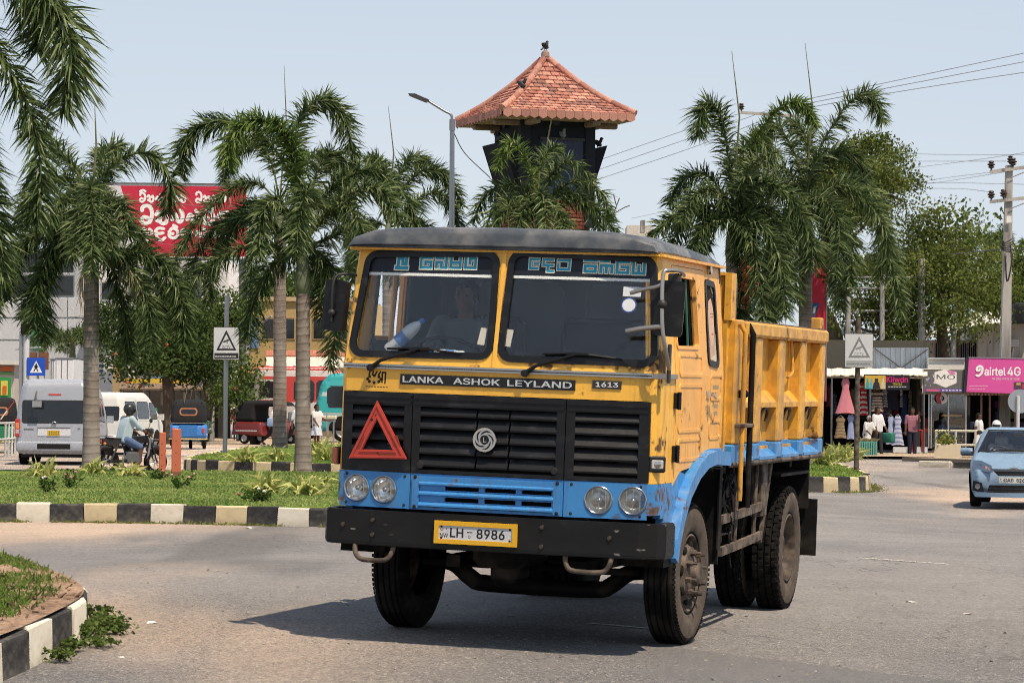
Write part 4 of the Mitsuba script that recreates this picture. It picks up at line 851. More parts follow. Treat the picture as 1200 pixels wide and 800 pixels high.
obj('gate_pillar', to_ground(132, 143, 424, 136, .8), 'matte', (.40, .30, .16), label='ochre pillar left of the white board', cat_='pillar')
obj('hoarding', pbox(113, 404, 121, 440, 137, .1), 'satin', (.05, .10, .40), label='narrow blue and white hoarding right of the left palm trunk', cat_='sign')
for i in range(6): obj('stripe', pbox(113.4, 406 + i * 6, 120.6, 409 + i * 6, 136.9, .05), 'matte', (.60, .62, .66), 'hoarding')
# box trucks behind the van
def box_truck(px0, px1, py0, py1, D, label):
    k = thing('box_truck', label, 'truck')
    b = pbox(px0, py0, px1, py1, D, 4.2, .04); obj('box', b, 'satin', (.66, .68, .70), k)
    for x in np.linspace(px0, px1, 4)[1:-1]: obj('door_seam', pbox(x - .35, py0 + 1, x + .35, py1 - 1, D - .03, .028), 'metal', (.25, .25, .26), k)
    obj('top_rail', pbox(px0 - .4, py0 - 1.2, px1 + .4, py0, D - .04, 4.3), 'metal', (.4, .41, .42), k)
    obj('chassis', pbox(px0 + 1, py1, px1 - 1, py1 + 6, D + .1, 4), 'matte', (.03, .03, .03), k)
    cx, z = at((px0 + px1) / 2, 400, D)[0], .42
    for s in (-1, 1): obj('wheel', lathe(np.array(tyre_prof_(.26, .42)), 20, Mt(cx + s * .75, D + .8, .42) @ AX_X, ), 'rubber', None, k, smooth=40)
def tyre_prof_(w, R): h = w / 2; return [(R * .6, -h * .7), (R * .75, -h), (R * .92, -h * .95), (R, -h * .7), (R, h * .7), (R * .92, h * .95), (R * .75, h), (R * .6, h * .7), (R * .25, h * .5), (0, h * .5)]
box_truck(58, 64.5, 421, 452, 108, 'narrow white box truck behind the blue crossing sign')
box_truck(65, 86, 420, 450, 104, 'white box truck behind the roof of the silver van')
box_truck(18, 30, 428, 452, 112, 'pale box truck left of the blue crossing sign')
kb = thing('kiosk', 'small roadside kiosk with a coloured front at the left edge', 'kiosk')
obj('body', to_ground(-16, 17, 424, 105, 2), 'matte', (.45, .42, .38), kb); obj('roof', pbox(-18, 422, 19, 427, 104.4, 3), 'matte', (.55, .55, .52), kb)
obj('sign_band', pbox(-14, 429, 16, 435, 104.9, .08), 'satin', (.45, .12, .04), kb); obj('sign_band', pbox(-14, 436, 16, 438.5, 104.9, .08), 'satin', (.10, .32, .10), kb)
# ---- left signs
def ground_at(px, py, D, h=0): p = at(px, py, D).copy(); p[2] = float(land(p[0], p[1])) + h; return p
D = 80
obj('sign_post', tube([ground_at(24.5, 480, D), at(25, 388, D)], .055, 8), 'metal', (.42, .43, .45), label='thin grey post at the far left', cat_='post', smooth=50)
tf = thing('traffic_signal', 'traffic signal seen from behind on a white post at the far left', 'traffic light')
obj('post', tube([ground_at(31, 480, D), at(31, 388, D)], .085, 10), 'satin', (.60, .61, .62), tf, smooth=50)
obj('signal_box', pbox(24, 379, 36, 391.5, D - .15, .22, .03), 'matte', (.02, .02, .022), tf)
obj('hood', tube([at(30, 385, D - .15), at(30, 385, D - .22)], .11, 12), 'matte', (.012, .012, .012), tf)
obj('arm', tube([at(18, 409, D), at(48, 407, D)], .03, 6), 'metal', (.5, .5, .5), tf)
cs = thing('crossing_sign', 'blue pedestrian crossing sign before a rusty board at the far left', 'sign')
obj('post', tube([ground_at(44.5, 480, D), at(44.5, 412, D)], .035, 8), 'metal', (.35, .35, .36), cs)
obj('plate', pbox(31.5, 419, 53, 440, D - .12, .02), 'satin', (.012, .075, .48), cs)
obj('triangle', pslab([(35, 436.5), (49.5, 436.5), (42.4, 422.5)], D - .12, .001, .006), 'matte', (.75, .76, .77), cs)
obj('walking_figure', pslab(shapely.union_all([ppoly([(41.7, 425.5), (43.2, 425.5), (43.4, 427.2), (41.6, 427.2)], D - .12), ppoly([(41, 427.3), (43.8, 427.3), (43.6, 431), (45, 435), (44, 435.4), (42.4, 431.8), (40, 435.3), (39, 434.8), (41, 431)], D - .12), ppoly([(43.6, 427.6), (45.2, 430.3), (44.6, 430.7), (43.2, 429)], D - .12), ppoly([(41, 427.6), (39.3, 430.6), (39.9, 431), (41.6, 429)], D - .12)]), D - .12, .007, .010), 'matte', (.015, .015, .02), cs)
obj('rusty_board', pbox(29.5, 413, 57, 433, D + .02, .02), 'matte', (.20, .085, .045), label='rusty brown board behind the blue crossing sign', cat_='sign')
def railing(pts, hgt, label, posts_every=1.1, r=.032, col=(.55, .55, .52), rails=(1.0, .52)):
    k = thing('railing', label, 'railing'); P = resample(np.array(pts), posts_every)
    for q in P:
        z = float(land(*q)); obj('post', tube([(*q, z - .05), (*q, z + hgt)], r, 8), 'satin', np.array(col) * rng.uniform(.8, 1.1), k)
    for f in rails: obj('rail', tube([(*q, float(land(*q)) + hgt * f) for q in P], r * .9, 8), 'satin', col, k)
railing([gp(-30, 537), gp(6, 535), gp(17, 533), gp(23.5, 529)], .98, 'pale pipe railing at the left edge before the green rickshaw', 1.0)
def cctv_sign(px0, py0, px1, py1, D, pole_px, pole_top, pole_bot, label, rusty, base_h):
    k = thing('warning_sign', label, 'sign'); pm = (px0 + px1) / 2
    g = np.array([at(pole_bot[0], pole_bot[1], D)[0], D, 0]); g[2] = float(land(g[0], g[1])) + base_h - .1
    obj('pole', tube([g, at(pole_px, pole_top, D)], .062, 10), 'brown_metal' if rusty else 'metal', (.30, .32, .34), k, smooth=50)
    obj('plate', pbox(px0, py0, px1, py1, D - .12, .025), 'satin', (.56, .58, .60), k)
    obj('rim', [pbox(px0 - .5, py0 - .5, px1 + .5, py0, D - .13, .04), pbox(px0 - .5, py1, px1 + .5, py1 + .5, D - .13, .04), pbox(px0 - .5, py0, px0, py1, D - .13, .04), pbox(px1, py0, px1 + .5, py1, D - .13, .04)], 'brown_metal', None, k)
    w, h = px1 - px0, py1 - py0; c0 = (.03, .03, .035) if not rusty else (.20, .21, .22)
    tr = ppoly([(px0 + .10 * w, py0 + .72 * h), (px0 + .90 * w, py0 + .72 * h), (px0 + .5 * w, py0 + .08 * h)], D - .12)
    obj('triangle', pslab(tr.difference(tr.buffer(-.048, join_style='mitre')), D - .12, .001, .006), 'matte', c0, k)
    cx, cz = at(pm, py0 + .43 * h, D - .12)[[0, 2]]; s = w / FOC * D
    obj('camera_mark', onto(ext(affinity.rotate(sbox(cx - .13 * s, cz - .03 * s, cx + .12 * s, cz + .045 * s), 22).union(sbox(cx + .02 * s, cz - .10 * s, cx + .05 * s, cz)), .001, .006), (0, D - .12, 0), **FRONT), 'matte', (np.array(c0) + .04), k)
    m = fit_text('CCTV', cx - .17 * s, cx + .17 * s, at(pm, py0 + .665 * h, D - .12)[2], .12 * s, .004, True)
    obj('lettering', onto(m, (0, D - .122, 0), **FRONT), 'matte', np.array(c0) + (.10, .08, .06), k)
    obj('band', pslab([(px0 + .02 * w, py0 + .80 * h), (px1 - .02 * w, py0 + .80 * h), (px1 - .02 * w, py0 + .985 * h), (px0 + .02 * w, py0 + .985 * h)], D - .12, .001, .004), 'matte', (.03, .03, .035) if not rusty else (.34, .36, .37), k)
    z0 = at(pm, py0 + .95 * h, D - .12)[2]; g2 = []
    for i in range(9): 
        x = cx + (-.42 + i * .095) * s; g2 += [Point(x, z0 + .05 * s).buffer(.028 * s).difference(Point(x, z0 + .05 * s).buffer(.012 * s)), sbox(x + .03 * s, z0 + .02 * s, x + .045 * s, z0 + .09 * s)]
    obj('lettering', onto(ext(shapely.union_all(g2), .005, .008), (0, D - .12, 0), **FRONT), 'matte', (.60, .61, .62) if not rusty else (.12, .12, .13), k)
cctv_sign(250.5, 383.5, 280, 421, 77, 266, 346, (263.5, 532), 'white camera warning sign on a grey pole left of the truck', False, .34)
cctv_sign(990.5, 391, 1023, 430, 68, 1006, 372, (1003.5, 540), 'faded camera warning sign on a rusty pole right of the truck', True, .34)
# orange marker posts
for px, y0, y1, lab in ((190, 506.5, 559, 'slim orange concrete marker post, left one of the pair'), (206.3, 502.5, 558, 'wider orange concrete marker post, right one of the pair')):
    g = gpt(px, y1, .24); w = .062 if px < 200 else .088; H_ = (y1 - y0) / FOC * g[1]
    k = thing('marker_post', lab, 'post'); obj('post', xf(bx(-w, w, -.06, .06, -.1, H_, .012), place(*g, 8)), 'matte', (.52, .15, .085), k)
    obj('worn_foot', xf(bx(-w - .003, w + .003, -.064, .064, -.1, .10, .012), place(*g, 8)), 'matte', (.20, .10, .06), k)
    for z in (.25, .5, .75): obj('bolt', ball(g + [0, -.062, z * H_], .012, (1, .5, 1), 1), 'matte', (.08, .05, .04), k)
# ------------------------------------------------ the shops on the right
D = 102.5
obj('pavement', sheet(np.arange(8.6, 40, 1.2), np.r_[94.5, 97, 100, 104, 110], .10), 'earth', None, smooth=True, kind='structure')
KBK = thing('pavement_kerb', kind='structure')
a_ = gp(1076, 547); b_ = gp(1240, 551)
Pk = resample(np.array([a_, (a_ * .5 + b_ * .5), b_]), .95)
for i, (p, q) in enumerate(zip(Pk[:-1], Pk[1:])):
    d = (q - p) / np.linalg.norm(q - p); M = place(*((p + q) / 2), float(land(*p)), math.degrees(math.atan2(d[1], d[0])))
    obj('kerb_stone', xf(bx(-.47, .47, -.1, .12, -.05, .18, .02), M), ['kerb_white', 'kerb_black'][i % 2], None, KBK)
obj('kerb_bed', ext(LineString([gp(1082, 540), gp(1240, 545)]).buffer(.9, cap_style='flat'), -.1, .12), 'earth', None, KBK)
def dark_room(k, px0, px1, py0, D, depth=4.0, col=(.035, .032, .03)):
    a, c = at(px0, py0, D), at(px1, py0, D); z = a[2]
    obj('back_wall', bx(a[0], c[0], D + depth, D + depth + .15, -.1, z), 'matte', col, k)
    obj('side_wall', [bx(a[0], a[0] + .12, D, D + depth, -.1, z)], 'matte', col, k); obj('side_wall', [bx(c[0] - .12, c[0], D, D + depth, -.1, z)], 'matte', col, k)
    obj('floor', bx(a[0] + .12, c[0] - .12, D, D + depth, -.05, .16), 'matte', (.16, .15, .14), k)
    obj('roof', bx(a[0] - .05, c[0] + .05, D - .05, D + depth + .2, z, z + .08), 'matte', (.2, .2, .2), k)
s1 = thing('clothes_shop', 'open fronted clothes shop under a white corrugated awning', 'shop')
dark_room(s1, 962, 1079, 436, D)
n = 24
for i in range(n):
    x0, x1 = 964 + i * (1087 - 964) / n, 964 + (i + 1) * (1087 - 964) / n
    sag = lambda x: 1.2 * math.sin(x * .35)
    obj('awning_sheet', hull([at(x, y + sag(x) * .5, DD) + [0, 0, e] for x in (x0, x1 - .25) for y, DD in ((432.5, D + .5), (440.0 + (i % 2) * .7, D - 1.5)) for e in (0, .03)] + [at((x0 + x1) / 2, y - .9, DD) for y, DD in ((432.5, D + .5), (440, D - 1.5))]), 'matte', np.array((.66, .62, .50)) * rng.uniform(.9, 1.08), s1)
obj('awning_edge', pbox(964, 441, 1086, 443, D - 1.45, .08), 'matte', (.38, .30, .20), s1)
for x in (975, 1020, 1083): obj('post', tube([at(x, 442, D - 1.3), np.r_[at(x, 442, D - 1.3)[:2], 0]], .035, 8), 'metal', (.25, .25, .25), s1)
ps = thing('sign', 'black shop sign with pink lettering and pictured people above the clothes', 'sign')
obj('board', pbox(1012.5, 438.8, 1066, 456.5, D - 1.75, .06), 'satin', (.012, .010, .016), ps)
obj('picture_field', pbox(1013.5, 439.8, 1038, 455.5, D - 1.765, .012), 'matte', (.55, .36, .06), ps)
for x, w, c in ((1016.5, 2.6, (.05, .30, .38)), (1027, 4.6, (.03, .03, .04)), (1035, 2.2, (.50, .48, .44)), (1021, 1.8, (.10, .35, .45))):
    obj('picture_figure', [pslab([(x - w, 455.4), (x + w, 455.4), (x + w * .7, 448), (x - w * .7, 448)], D - 1.765, .001, .006), pslab([(x - w * .45, 448), (x + w * .45, 448), (x + w * .4, 443.4), (x - w * .4, 443.4)], D - 1.765, .001, .007)], 'matte', c, ps)
cxx = at(1051, 447, D - 1.78); sc_ = FOC / (D - 1.78)
obj('lettering', onto(fit_text('Kiiwdn', at(1039, 440, D - 1.78)[0], at(1064, 440, D - 1.78)[0], at(1050, 447.6, D - 1.78)[2], 6.2 / sc_, .01, True), (0, D - 1.755, 0), **FRONT), 'matte', (.55, .03, .17), ps)
obj('lettering', onto(fit_text('TEXTILE', at(1046, 440, D)[0] * .983, at(1057, 440, D)[0] * .983, at(1050, 451, D - 1.78)[2], 2.2 / sc_, .01, True), (0, D - 1.755, 0), **FRONT), 'matte', (.55, .45, .04), ps)
obj('small_print', [pbox(1041 + i * 3.1, 452.5, 1043.4 + i * 3.1, 453.7, D - 1.765, .012) for i in range(7)], 'matte', (.45, .45, .45), ps)
# corrugated screen above
cg = thing('corrugated_screen', 'grey corrugated metal screen standing above the clothes shop awning', 'screen')
for i in range(22):
    x = 1023.5 + i * 2.93; obj('corrugated_rib', pslab([(x, 407.5), (x + 1.46, 407), (x + 2.9, 407.5), (x + 2.9, 433), (x, 433)], D + 1.2, -.02 + .03 * (i % 2), .0 + .03 * (i % 2)), 'metal', np.array((.42, .46, .50)) * rng.uniform(.9, 1.1), cg)
obj('brace', [tube([at(1025, 408, D + .9), at(1056, 431, D + .9)], .025, 5), tube([at(1056, 431, D + .9), at(1087, 409, D + .9)], .025, 5)], 'matte', (.10, .10, .10), cg)
s2 = thing('beauty_shop', 'small glass fronted shop with a black and white sign in the middle of the row', 'shop')
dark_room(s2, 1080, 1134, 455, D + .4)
obj('fascia', pbox(1088, 420.5, 1132, 432.5, D + .3, .3), 'matte', (.66, .64, .58), s2); obj('fascia_edge', pbox(1088, 419, 1132, 420.5, D + .2, .45), 'matte', (.42, .46, .50), s2)
sg = thing('sign', 'grey shop sign with a white six sided badge lettered MO', 'sign')
obj('board', pbox(1081.5, 433, 1132, 459.5, D - .5, .08), 'satin', (.13, .125, .12), sg)
obj('border', [pbox(1081, 432, 1132.6, 433, D - .52, .1), pbox(1081, 432, 1082, 460, D - .521, .1)], 'matte', (.62, .6, .55), sg)
obj('badge', pslab([(1095, 436), (1108, 432.5), (1121, 436), (1121, 448.5), (1108, 454), (1095, 448.5)], D - .5, .001, .012), 'matte', (.74, .73, .70), sg)
for i in range(24): 
    x, y = rng.uniform(1083, 1097), rng.uniform(435, 452); obj('petal', pslab([(x, y), (x + rng.uniform(1, 2.4), y + .8), (x + rng.uniform(.2, 1.6), y + rng.uniform(1.6, 3))], D - .5, .001, .004 + .0002 * i), 'matte', (.60, .62, .74) if i % 2 else (.16, .14, .45), sg)
obj('flower', pslab([(1109, 433.5), (1118, 434.8), (1120, 439), (1113, 438.5)], D - .5, .013, .017), 'matte', (.60, .22, .38), sg)
obj('lettering', onto(fit_text('MO', at(1097.5, 440, D - .5)[0], at(1119, 440, D - .5)[0], at(1108, 444.2, D - .5)[2], 5.2 * D / FOC, .006, False), (0, D - .515, 0), **FRONT), 'matte', (.03, .03, .03), sg)
obj('lower_band', pbox(1083, 455.5, 1131.5, 458.7, D - .512, .012), 'matte', (.13, .08, .36), sg)
obj('band_patch', pbox(1085.5, 455.8, 1101, 458.4, D - .516, .004), 'matte', (.55, .12, .22), sg); obj('band_print', [pbox(1104 + i * 4, 456.4, 1106.8 + i * 4, 457.8, D - .516, .004) for i in range(6)], 'matte', (.6, .6, .65), sg)
for x in (1088.5, 1091.5, 1111.5, 1132): obj('door_post', pbox(x - .8, 461, x + .8, 525, D - .1, .08), 'metal', (.52, .52, .50), s2)
for x0, x1 in ((1092.4, 1110.7), (1112.4, 1131)):
    obj('glass_door', bx(at(x0, 490, D)[0], at(x1, 490, D)[0], D - .05, D - .04, .12, at(1100, 462, D)[2]), 'glass', None, s2)
obj('counter', pbox(1100, 498, 1130, 524, D + 1.2, .6), 'satin', (.02, .07, .22), s2); obj('counter_top', pbox(1104, 485.5, 1128, 488, D + .9, .3), 'satin', (.66, .36, .06), s2)
obj('lintel', pbox(1080, 460, 1134, 462, D - .12, .15), 'matte', (.4, .36, .28), s2)
wr = onto(ext(Point(0, 0).buffer(.20).difference(Point(0, 0).buffer(.09)), 0, .08), at(1103.5, 466.5, D - .2), **FRONT)
obj('round_sign', [wr], 'satin', (.60, .56, .52), label='red and white ring hanging in the door of the glass fronted shop', cat_='sign')
obj('half', onto(ext(Point(0, 0).buffer(.20).difference(Point(0, 0).buffer(.09)).intersection(sbox(-1, -1, -.02, 1)), .081, .09), at(1103.5, 466.5, D - .2), **FRONT), 'satin', (.45, .03, .03), 'round_sign')
s3 = thing('phone_shop', 'phone shop under the large pink sign at the right edge', 'shop')
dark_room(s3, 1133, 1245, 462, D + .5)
for x in (1150, 1160, 1190): obj('post', pbox(x - 1, 462, x + 1, 530, D - .05, .08), 'matte', (.20, .12, .10), s3)
for i in range(3):
    for j in range(8): obj('shelf_goods', pbox(1166 + j * 6, 470 + i * 12, 1170.5 + j * 6, 478 + i * 12, D + 3.6, .3), 'matte', rng.uniform(.05, .4, 3), s3)
obj('front_beam', pbox(1133, 458, 1245, 462, D - .2, .3), 'matte', (.32, .22, .15), s3)
for i in range(26): obj('rafter_end', pbox(1134 + i * 4, 460, 1136 + i * 4, 463, D - .45, .3), 'matte', (.30, .20, .14), s3)
pk = thing('sign', 'large pink sign lettered airtel 4G above the phone shop', 'sign')
obj('board', pslab([(1135.5, 419), (1246, 421), (1246, 463), (1132.5, 459)], D - .6, -.1, 0), 'satin', (.62, .085, .33), pk)
obj('side_frame', pslab([(1131.5, 419), (1135.2, 419), (1132.2, 460), (1129, 460)], D - .6, -.12, .02), 'matte', (.03, .03, .035), pk)
obj('top_edge', pslab([(1135, 418.2), (1246, 420.2), (1246, 421.2), (1135, 419.2)], D - .6, -.1, .03), 'metal', (.4, .4, .42), pk)
zA = at(1150, 439.5, D - .6)[2]; q_ = D / FOC
obj('lettering', onto(fit_text('airtel', at(1153.5, 440, D - .6)[0], at(1178.5, 440, D - .6)[0], zA, 9.0 * q_, .012, True), (0, D - .603, 0), **FRONT), 'matte', (.82, .80, .81), pk)
obj('lettering', onto(fit_text('4G', at(1180.5, 440, D - .6)[0], at(1196, 440, D - .6)[0], zA, 9.6 * q_, .012, True), (0, D - .603, 0), **FRONT), 'matte', (.82, .80, .81), pk)
obj('lettering', onto(fit_text('THE SMARTPHONE NETWORK', at(1162, 440, D - .6)[0], at(1195, 440, D - .6)[0], at(1178, 445, D - .6)[2], 2.3 * q_, .01, False), (0, D - .603, 0), **FRONT), 'matte', (.74, .60, .68), pk)
o_ = at(1147.8, 434.3, D - .62); sw_ = bez([(-.10, -.16, 0), (-.02, -.17, 0), (.08, -.06, 0), (.10, .10, 0), (.02, .16, 0), (-.08, .10, 0), (-.09, .02, 0), (-.02, .01, 0), (.02, .06, 0)], 5)[:, :2]
obj('emblem', onto(ext(LineString(sw_).buffer(.038), 0, .012), o_, **FRONT), 'matte', (.82, .80, .81), pk)
obj('small_print', [pbox(1136 + i * 3.2, 451.5, 1138.6 + i * 3.2, 452.7, D - .612, .01) for i in range(7)] + [pbox(1136 + i * 3.2, 455, 1138.4 + i * 3.2, 456, D - .612, .01) for i in range(6)], 'matte', (.70, .35, .52), pk)
obj('photo_patch', pbox(1188, 447.5, 1204, 456, D - .615, .012), 'matte', (.10, .05, .09), pk); obj('photo_patch', pbox(1191, 448.5, 1196, 451, D - .62, .004), 'matte', (.5, .35, .12), pk); obj('photo_patch', pbox(1198, 450, 1203, 455, D - .62, .004), 'matte', (.4, .06, .08), pk)
# clothes hanging in the open front
def garment(x, y0, y1, w0, w1, D, col, label, stripes=None, name='dress', flare=1.2):
    k = thing(name, label, name.split('_')[-1])
    P = []; ys = np.linspace(0, 1, 8)
    for t in ys:
        w = (w0 * (.75 + .5 * min(t * 5, 1)) if t < .25 else w0 * .8 + (w1 - w0 * .8) * ((t - .25) / .75) ** flare) / 2
        c = at(x, y0 + (y1 - y0) * t, D); a = np.arange(20) * 2 * math.pi / 20; rr = w * D / FOC
        P.append(np.c_[c[0] + np.cos(a) * rr * (1 + .06 * t * np.sin(a * 7 + x)), c[1] + np.sin(a) * rr * .45 * (1 + .10 * t * np.cos(a * 5)), np.full(20, c[2]) + .02 * t * np.sin(a * 3)])
    m = loft(P[::-1]); obj('cloth', m, 'matte', col, k, smooth=60)
    if stripes is not None:
        for t in np.arange(.12, .95, .16):
            i = int(t * 7); q = P[i] * (1 - (t * 7 - i)) + P[i + 1] * (t * 7 - i); c = q.mean(0); q = (q - c) * 1.03 + c
            obj('stripe', loft([q - [0, 0, .04], q + [0, 0, .04]], caps=False), 'matte', stripes, k)
    obj('hanger', tube([at(x - w0 * .35, y0 + .6, D), at(x, y0 - 2.5, D), at(x + w0 * .35, y0 + .6, D)], .012, 5), 'metal', (.4, .4, .4), k)
for x, y0, y1, w0, w1, DD, c, lab, st, nm in ((991, 443.5, 484, 9, 23, 101.2, (.55, .20, .24), 'long pink dress hanging at the left of the clothes shop', None, 'dress'), (1012, 449, 486, 8, 11, 102.0, (.42, .03, .04), 'red patterned dress beside the rusty pole', (.6, .5, .48), 'dress'),
                                           (1028, 459, 482, 13, 14, 101.6, (.035, .028, .03), 'dark shirt with pale stripes under the black shop sign', (.42, .33, .24), 'shirt'), (1036.5, 457, 476, 6, 8, 101.9, (.40, .40, .40), 'white and grey patterned scarf next to the striped shirt', (.08, .08, .08), 'scarf'),
                                           (985, 489, 513, 10, 14, 101.0, (.16, .11, .07), 'brown patterned skirt on the low rack at the left', (.30, .22, .12), 'skirt'), (997, 486, 514, 7, 9, 101.3, (.28, .34, .56), 'pale blue skirt next to the brown one', None, 'skirt'), (1003, 486, 514, 4, 6, 101.4, (.40, .20, .36), 'narrow lilac skirt beside the pale blue one', None, 'skirt'),
                                           (1044, 488, 520, 7, 12, 100.6, (.34, .40, .56), 'pale blue checked dress on display outside the shop', None, 'dress'), (1052, 487.5, 521, 8, 15, 100.5, (.46, .47, .58), 'white and blue printed dress on display outside the shop', (.22, .25, .45), 'dress'),
                                           (1046, 455, 480, 15, 16, 103.0, (.02, .022, .04), 'black dress hanging deep in the shop', None, 'dress'), (1056, 458, 476, 3, 3.5, 102.3, (.4, .38, .36), 'spotted pale scarf hanging near the black dress', (.05, .05, .06), 'scarf'), (1020, 456, 480, 5, 6, 102.6, (.03, .05, .13), 'navy shirt hanging behind the rusty pole', None, 'shirt')):
    garment(x, y0, y1, w0, w1, DD, c, lab, st, nm)
GC = [(.30, .05, .08), (.05, .08, .22), (.35, .30, .24), (.02, .02, .025), (.08, .20, .18), (.40, .16, .05), (.24, .10, .26), (.45, .44, .42)]
for i, x in enumerate((972, 977, 1000, 1010, 1018, 1026, 1033, 1040, 1050, 1060, 1068, 1074)):
    y0 = 452 + (i * 37) % 14; garment(x, y0, y0 + 24 + (i * 13) % 12, 7, 9 + i % 4, 103.6 + .3 * (i % 3), np.array(GC[i % 8]) * .7, f"dim {('red', 'navy', 'tan', 'black', 'green', 'orange', 'purple', 'pale')[i % 8]} garment on the {('left', 'middle', 'right')[min(2, i // 4)]} back rail of the clothes shop", (.12, .12, .13) if i % 3 == 1 else None, 'garment')
obj('low_wall', pbox(1047, 523.5, 1064, 530, 101.8, .15), 'matte', (.62, .64, .66), label='low white wall panel left of the man in the pink shirt', cat_='wall')
obj('low_wall', pbox(1072, 523.5, 1087, 530, 101.8, .15), 'matte', (.62, .64, .66), label='low white wall panel under the red stool', cat_='wall')
st_ = thing('stool', 'red plastic stool behind the man in the pink shirt', 'stool'); c_ = at(1076, 503, 101.6)
obj('seat', bx(c_[0] - .15, c_[0] + .15, 101.45, 101.75, c_[2] - .04, c_[2], .015), 'satin', (.45, .02, .02), st_)
for sx in (-1, 1):
    for sy in (-1, 1): obj('leg', tube([(c_[0] + sx * .12, 101.6 + sy * .12, c_[2] - .04), (c_[0] + sx * .18, 101.6 + sy * .18, .16)], .028, 6), 'satin', (.45, .02, .02), st_)
# planters, railing, round sign
pb_ = thing('planter', 'ribbed teal planter box with dry grass before the clothes shop', 'planter')
obj('box', pbox(1006.5, 517, 1028, 534, 96.5, .6), 'matte', (.10, .28, .24), pb_)
for i in range(8): obj('rib', pbox(1007 + i * 2.7, 517.5, 1008.6 + i * 2.7, 533.6, 96.44, .055), 'matte', (.13, .34, .29), pb_)
n = 420; c_ = at(1017, 517, 96.8); b_ = c_ + np.c_[rng.uniform(-.3, .3, n), rng.uniform(-.25, .25, n), np.zeros(n)]; d_ = rng.normal(size=(n, 3)) * [.5, .5, .2] + [0, 0, 1]; d_ /= np.linalg.norm(d_, axis=1, keepdims=True)
m_, cc_ = blades(b_, d_, rng.uniform(.1, .24, n), np.full(n, .02), rng.uniform(.3, 1, n), np.tile((.30, .25, .13), (n, 1))); obj('dry_grass', m_, 'leaf', cc_, pb_)
cp = thing('planter', 'tapered cream concrete planter with a young shrub before the railing', 'planter'); pD = 92.0
obj('tub', hull([at(x, y, pD + d) for x, y in ((1096, 521.5), (1126, 520.5), (1093.5, 541), (1127.5, 541)) for d in (0, .85)]), 'matte', (.58, .50, .36), cp)
n = 260; c_ = at(1109, 520, pD + .4); b_ = c_ + np.c_[rng.normal(size=n) * .16, rng.normal(size=n) * .12, np.abs(rng.normal(size=n)) * .16]; d_ = rng.normal(size=(n, 3)) + [0, 0, .5]; d_ /= np.linalg.norm(d_, axis=1, keepdims=True); t_ = rng.random((n, 1))
m_, cc_ = broad_leaves(b_, d_, np.full(n, .13), np.full(n, .07), np.array((.10, .15, .04)) * (1 - t_) + np.array((.36, .34, .10)) * t_); obj('shrub', m_, 'leaf', cc_, cp)
rl = thing('railing', 'pale pipe railing behind the cream planter on the right', 'railing'); rD = 96.0
for x in (1097, 1120, 1143, 1166, 1190): obj('post', tube([at(x, 504, rD), np.r_[at(x, 504, rD)[:2], 0]], .04, 8), 'satin', (.46, .45, .38), rl)
for y in (504.5, 521): obj('rail', tube([at(1096, y, rD), at(1230, y + 1, rD)], .04, 8), 'satin', (.52, .50, .40), rl)
rs = thing('round_sign', 'grey round road sign seen from behind at the right edge', 'sign'); sD = 84.0
obj('disc', onto(ext(Point(0, 0).buffer(14 / FOC * sD, quad_segs=10), 0, .02), at(1195, 470, sD), **FRONT), 'metal', (.50, .52, .54), rs)
obj('post', tube([ground_at(1193, 500, sD), at(1193, 464, sD - .1)], .05, 8), 'satin', (.6, .61, .62), rs)
# ---- behind the shops
D = 118
ch = thing('concrete_house', 'weathered concrete house with a white curved roof behind the pink sign', 'house')
obj('wall', [to_ground(1146, 1260, 379, D, 6)], 'concrete', None, ch); obj('wall', [to_ground(1085, 1146, 398, D + .5, 5)], 'concrete', None, ch)
P = [(1060, 390), (1092, 381), (1122, 373), (1152, 367), (1178, 364.5), (1215, 363)]
for (xa, ya), (xb, yb) in zip(P[:-1], P[1:]):
    for f in (0, .5):
        x0, y0, x1, y1 = xa + (xb - xa) * f, ya + (yb - ya) * f, xa + (xb - xa) * (f + .5), ya + (yb - ya) * (f + .5)
        obj('roof_sheet', hull([at(x, y, D + d) + [0, 0, e] for x, y in ((x0, y0), (x1, y1)) for d, e in ((2.2, .05), (2.2, 0))] + [at(x, y + 14, D - 1.2) + [0, 0, e] for x, y in ((x0, y0), (x1, y1)) for e in (0, .05)]), 'matte', (.58, .57, .55), ch)
for x in (1097, 1110, 1124, 1136):
    w_ = obj('window', pbox(x, 402, x + 10, 420, D + .4, .09), 'matte', (.012, .012, .014), ch)
    for i in range(4): obj('bar', pbox(x + 1 + i * 2.6, 402, x + 1.5 + i * 2.6, 420, D + .36, .03), 'metal', (.2, .2, .2), w_)
obj('cornice', pbox(1144, 377, 1262, 380.5, D - .25, .5), 'concrete', None, ch)
wk = thing('water_tank', 'black water tank on the roof at the right edge', 'water tank')
obj('tank', lathe([(0, 0), (.55, 0), (.58, .05), (.58, .62), (.48, .78), (.2, .84), (.2, .9), (0, .9)], 28, Mt(*at(1201, 379, D - 1))), 'satin', (.018, .02, .022), wk, smooth=35)
bx_ = thing('meter_box', 'small grey meter box on the weathered wall behind the pink sign', 'box'); obj('case', pbox(1184, 397, 1194, 406, D - .2, .18, .02), 'satin', (.45, .46, .48), bx_)
obj('pipe', tube([at(1187, 408, D - .1), at(1186, 418, D - .1)], .04, 6), 'metal', (.4, .4, .4), bx_)
for x, y0, lab in ((1080, 303, 'tall pale concrete post of an unfinished frame left of the shop roofs'), (1034, 322, 'thin concrete post of an unfinished frame behind the drooping fronds'), (1117, 385, 'short concrete post in front of the weathered house'), (994, 345, 'thin concrete post behind the red banner')):
    post(lab, x, y0, 470, 110, .13 if x == 1080 else .09)
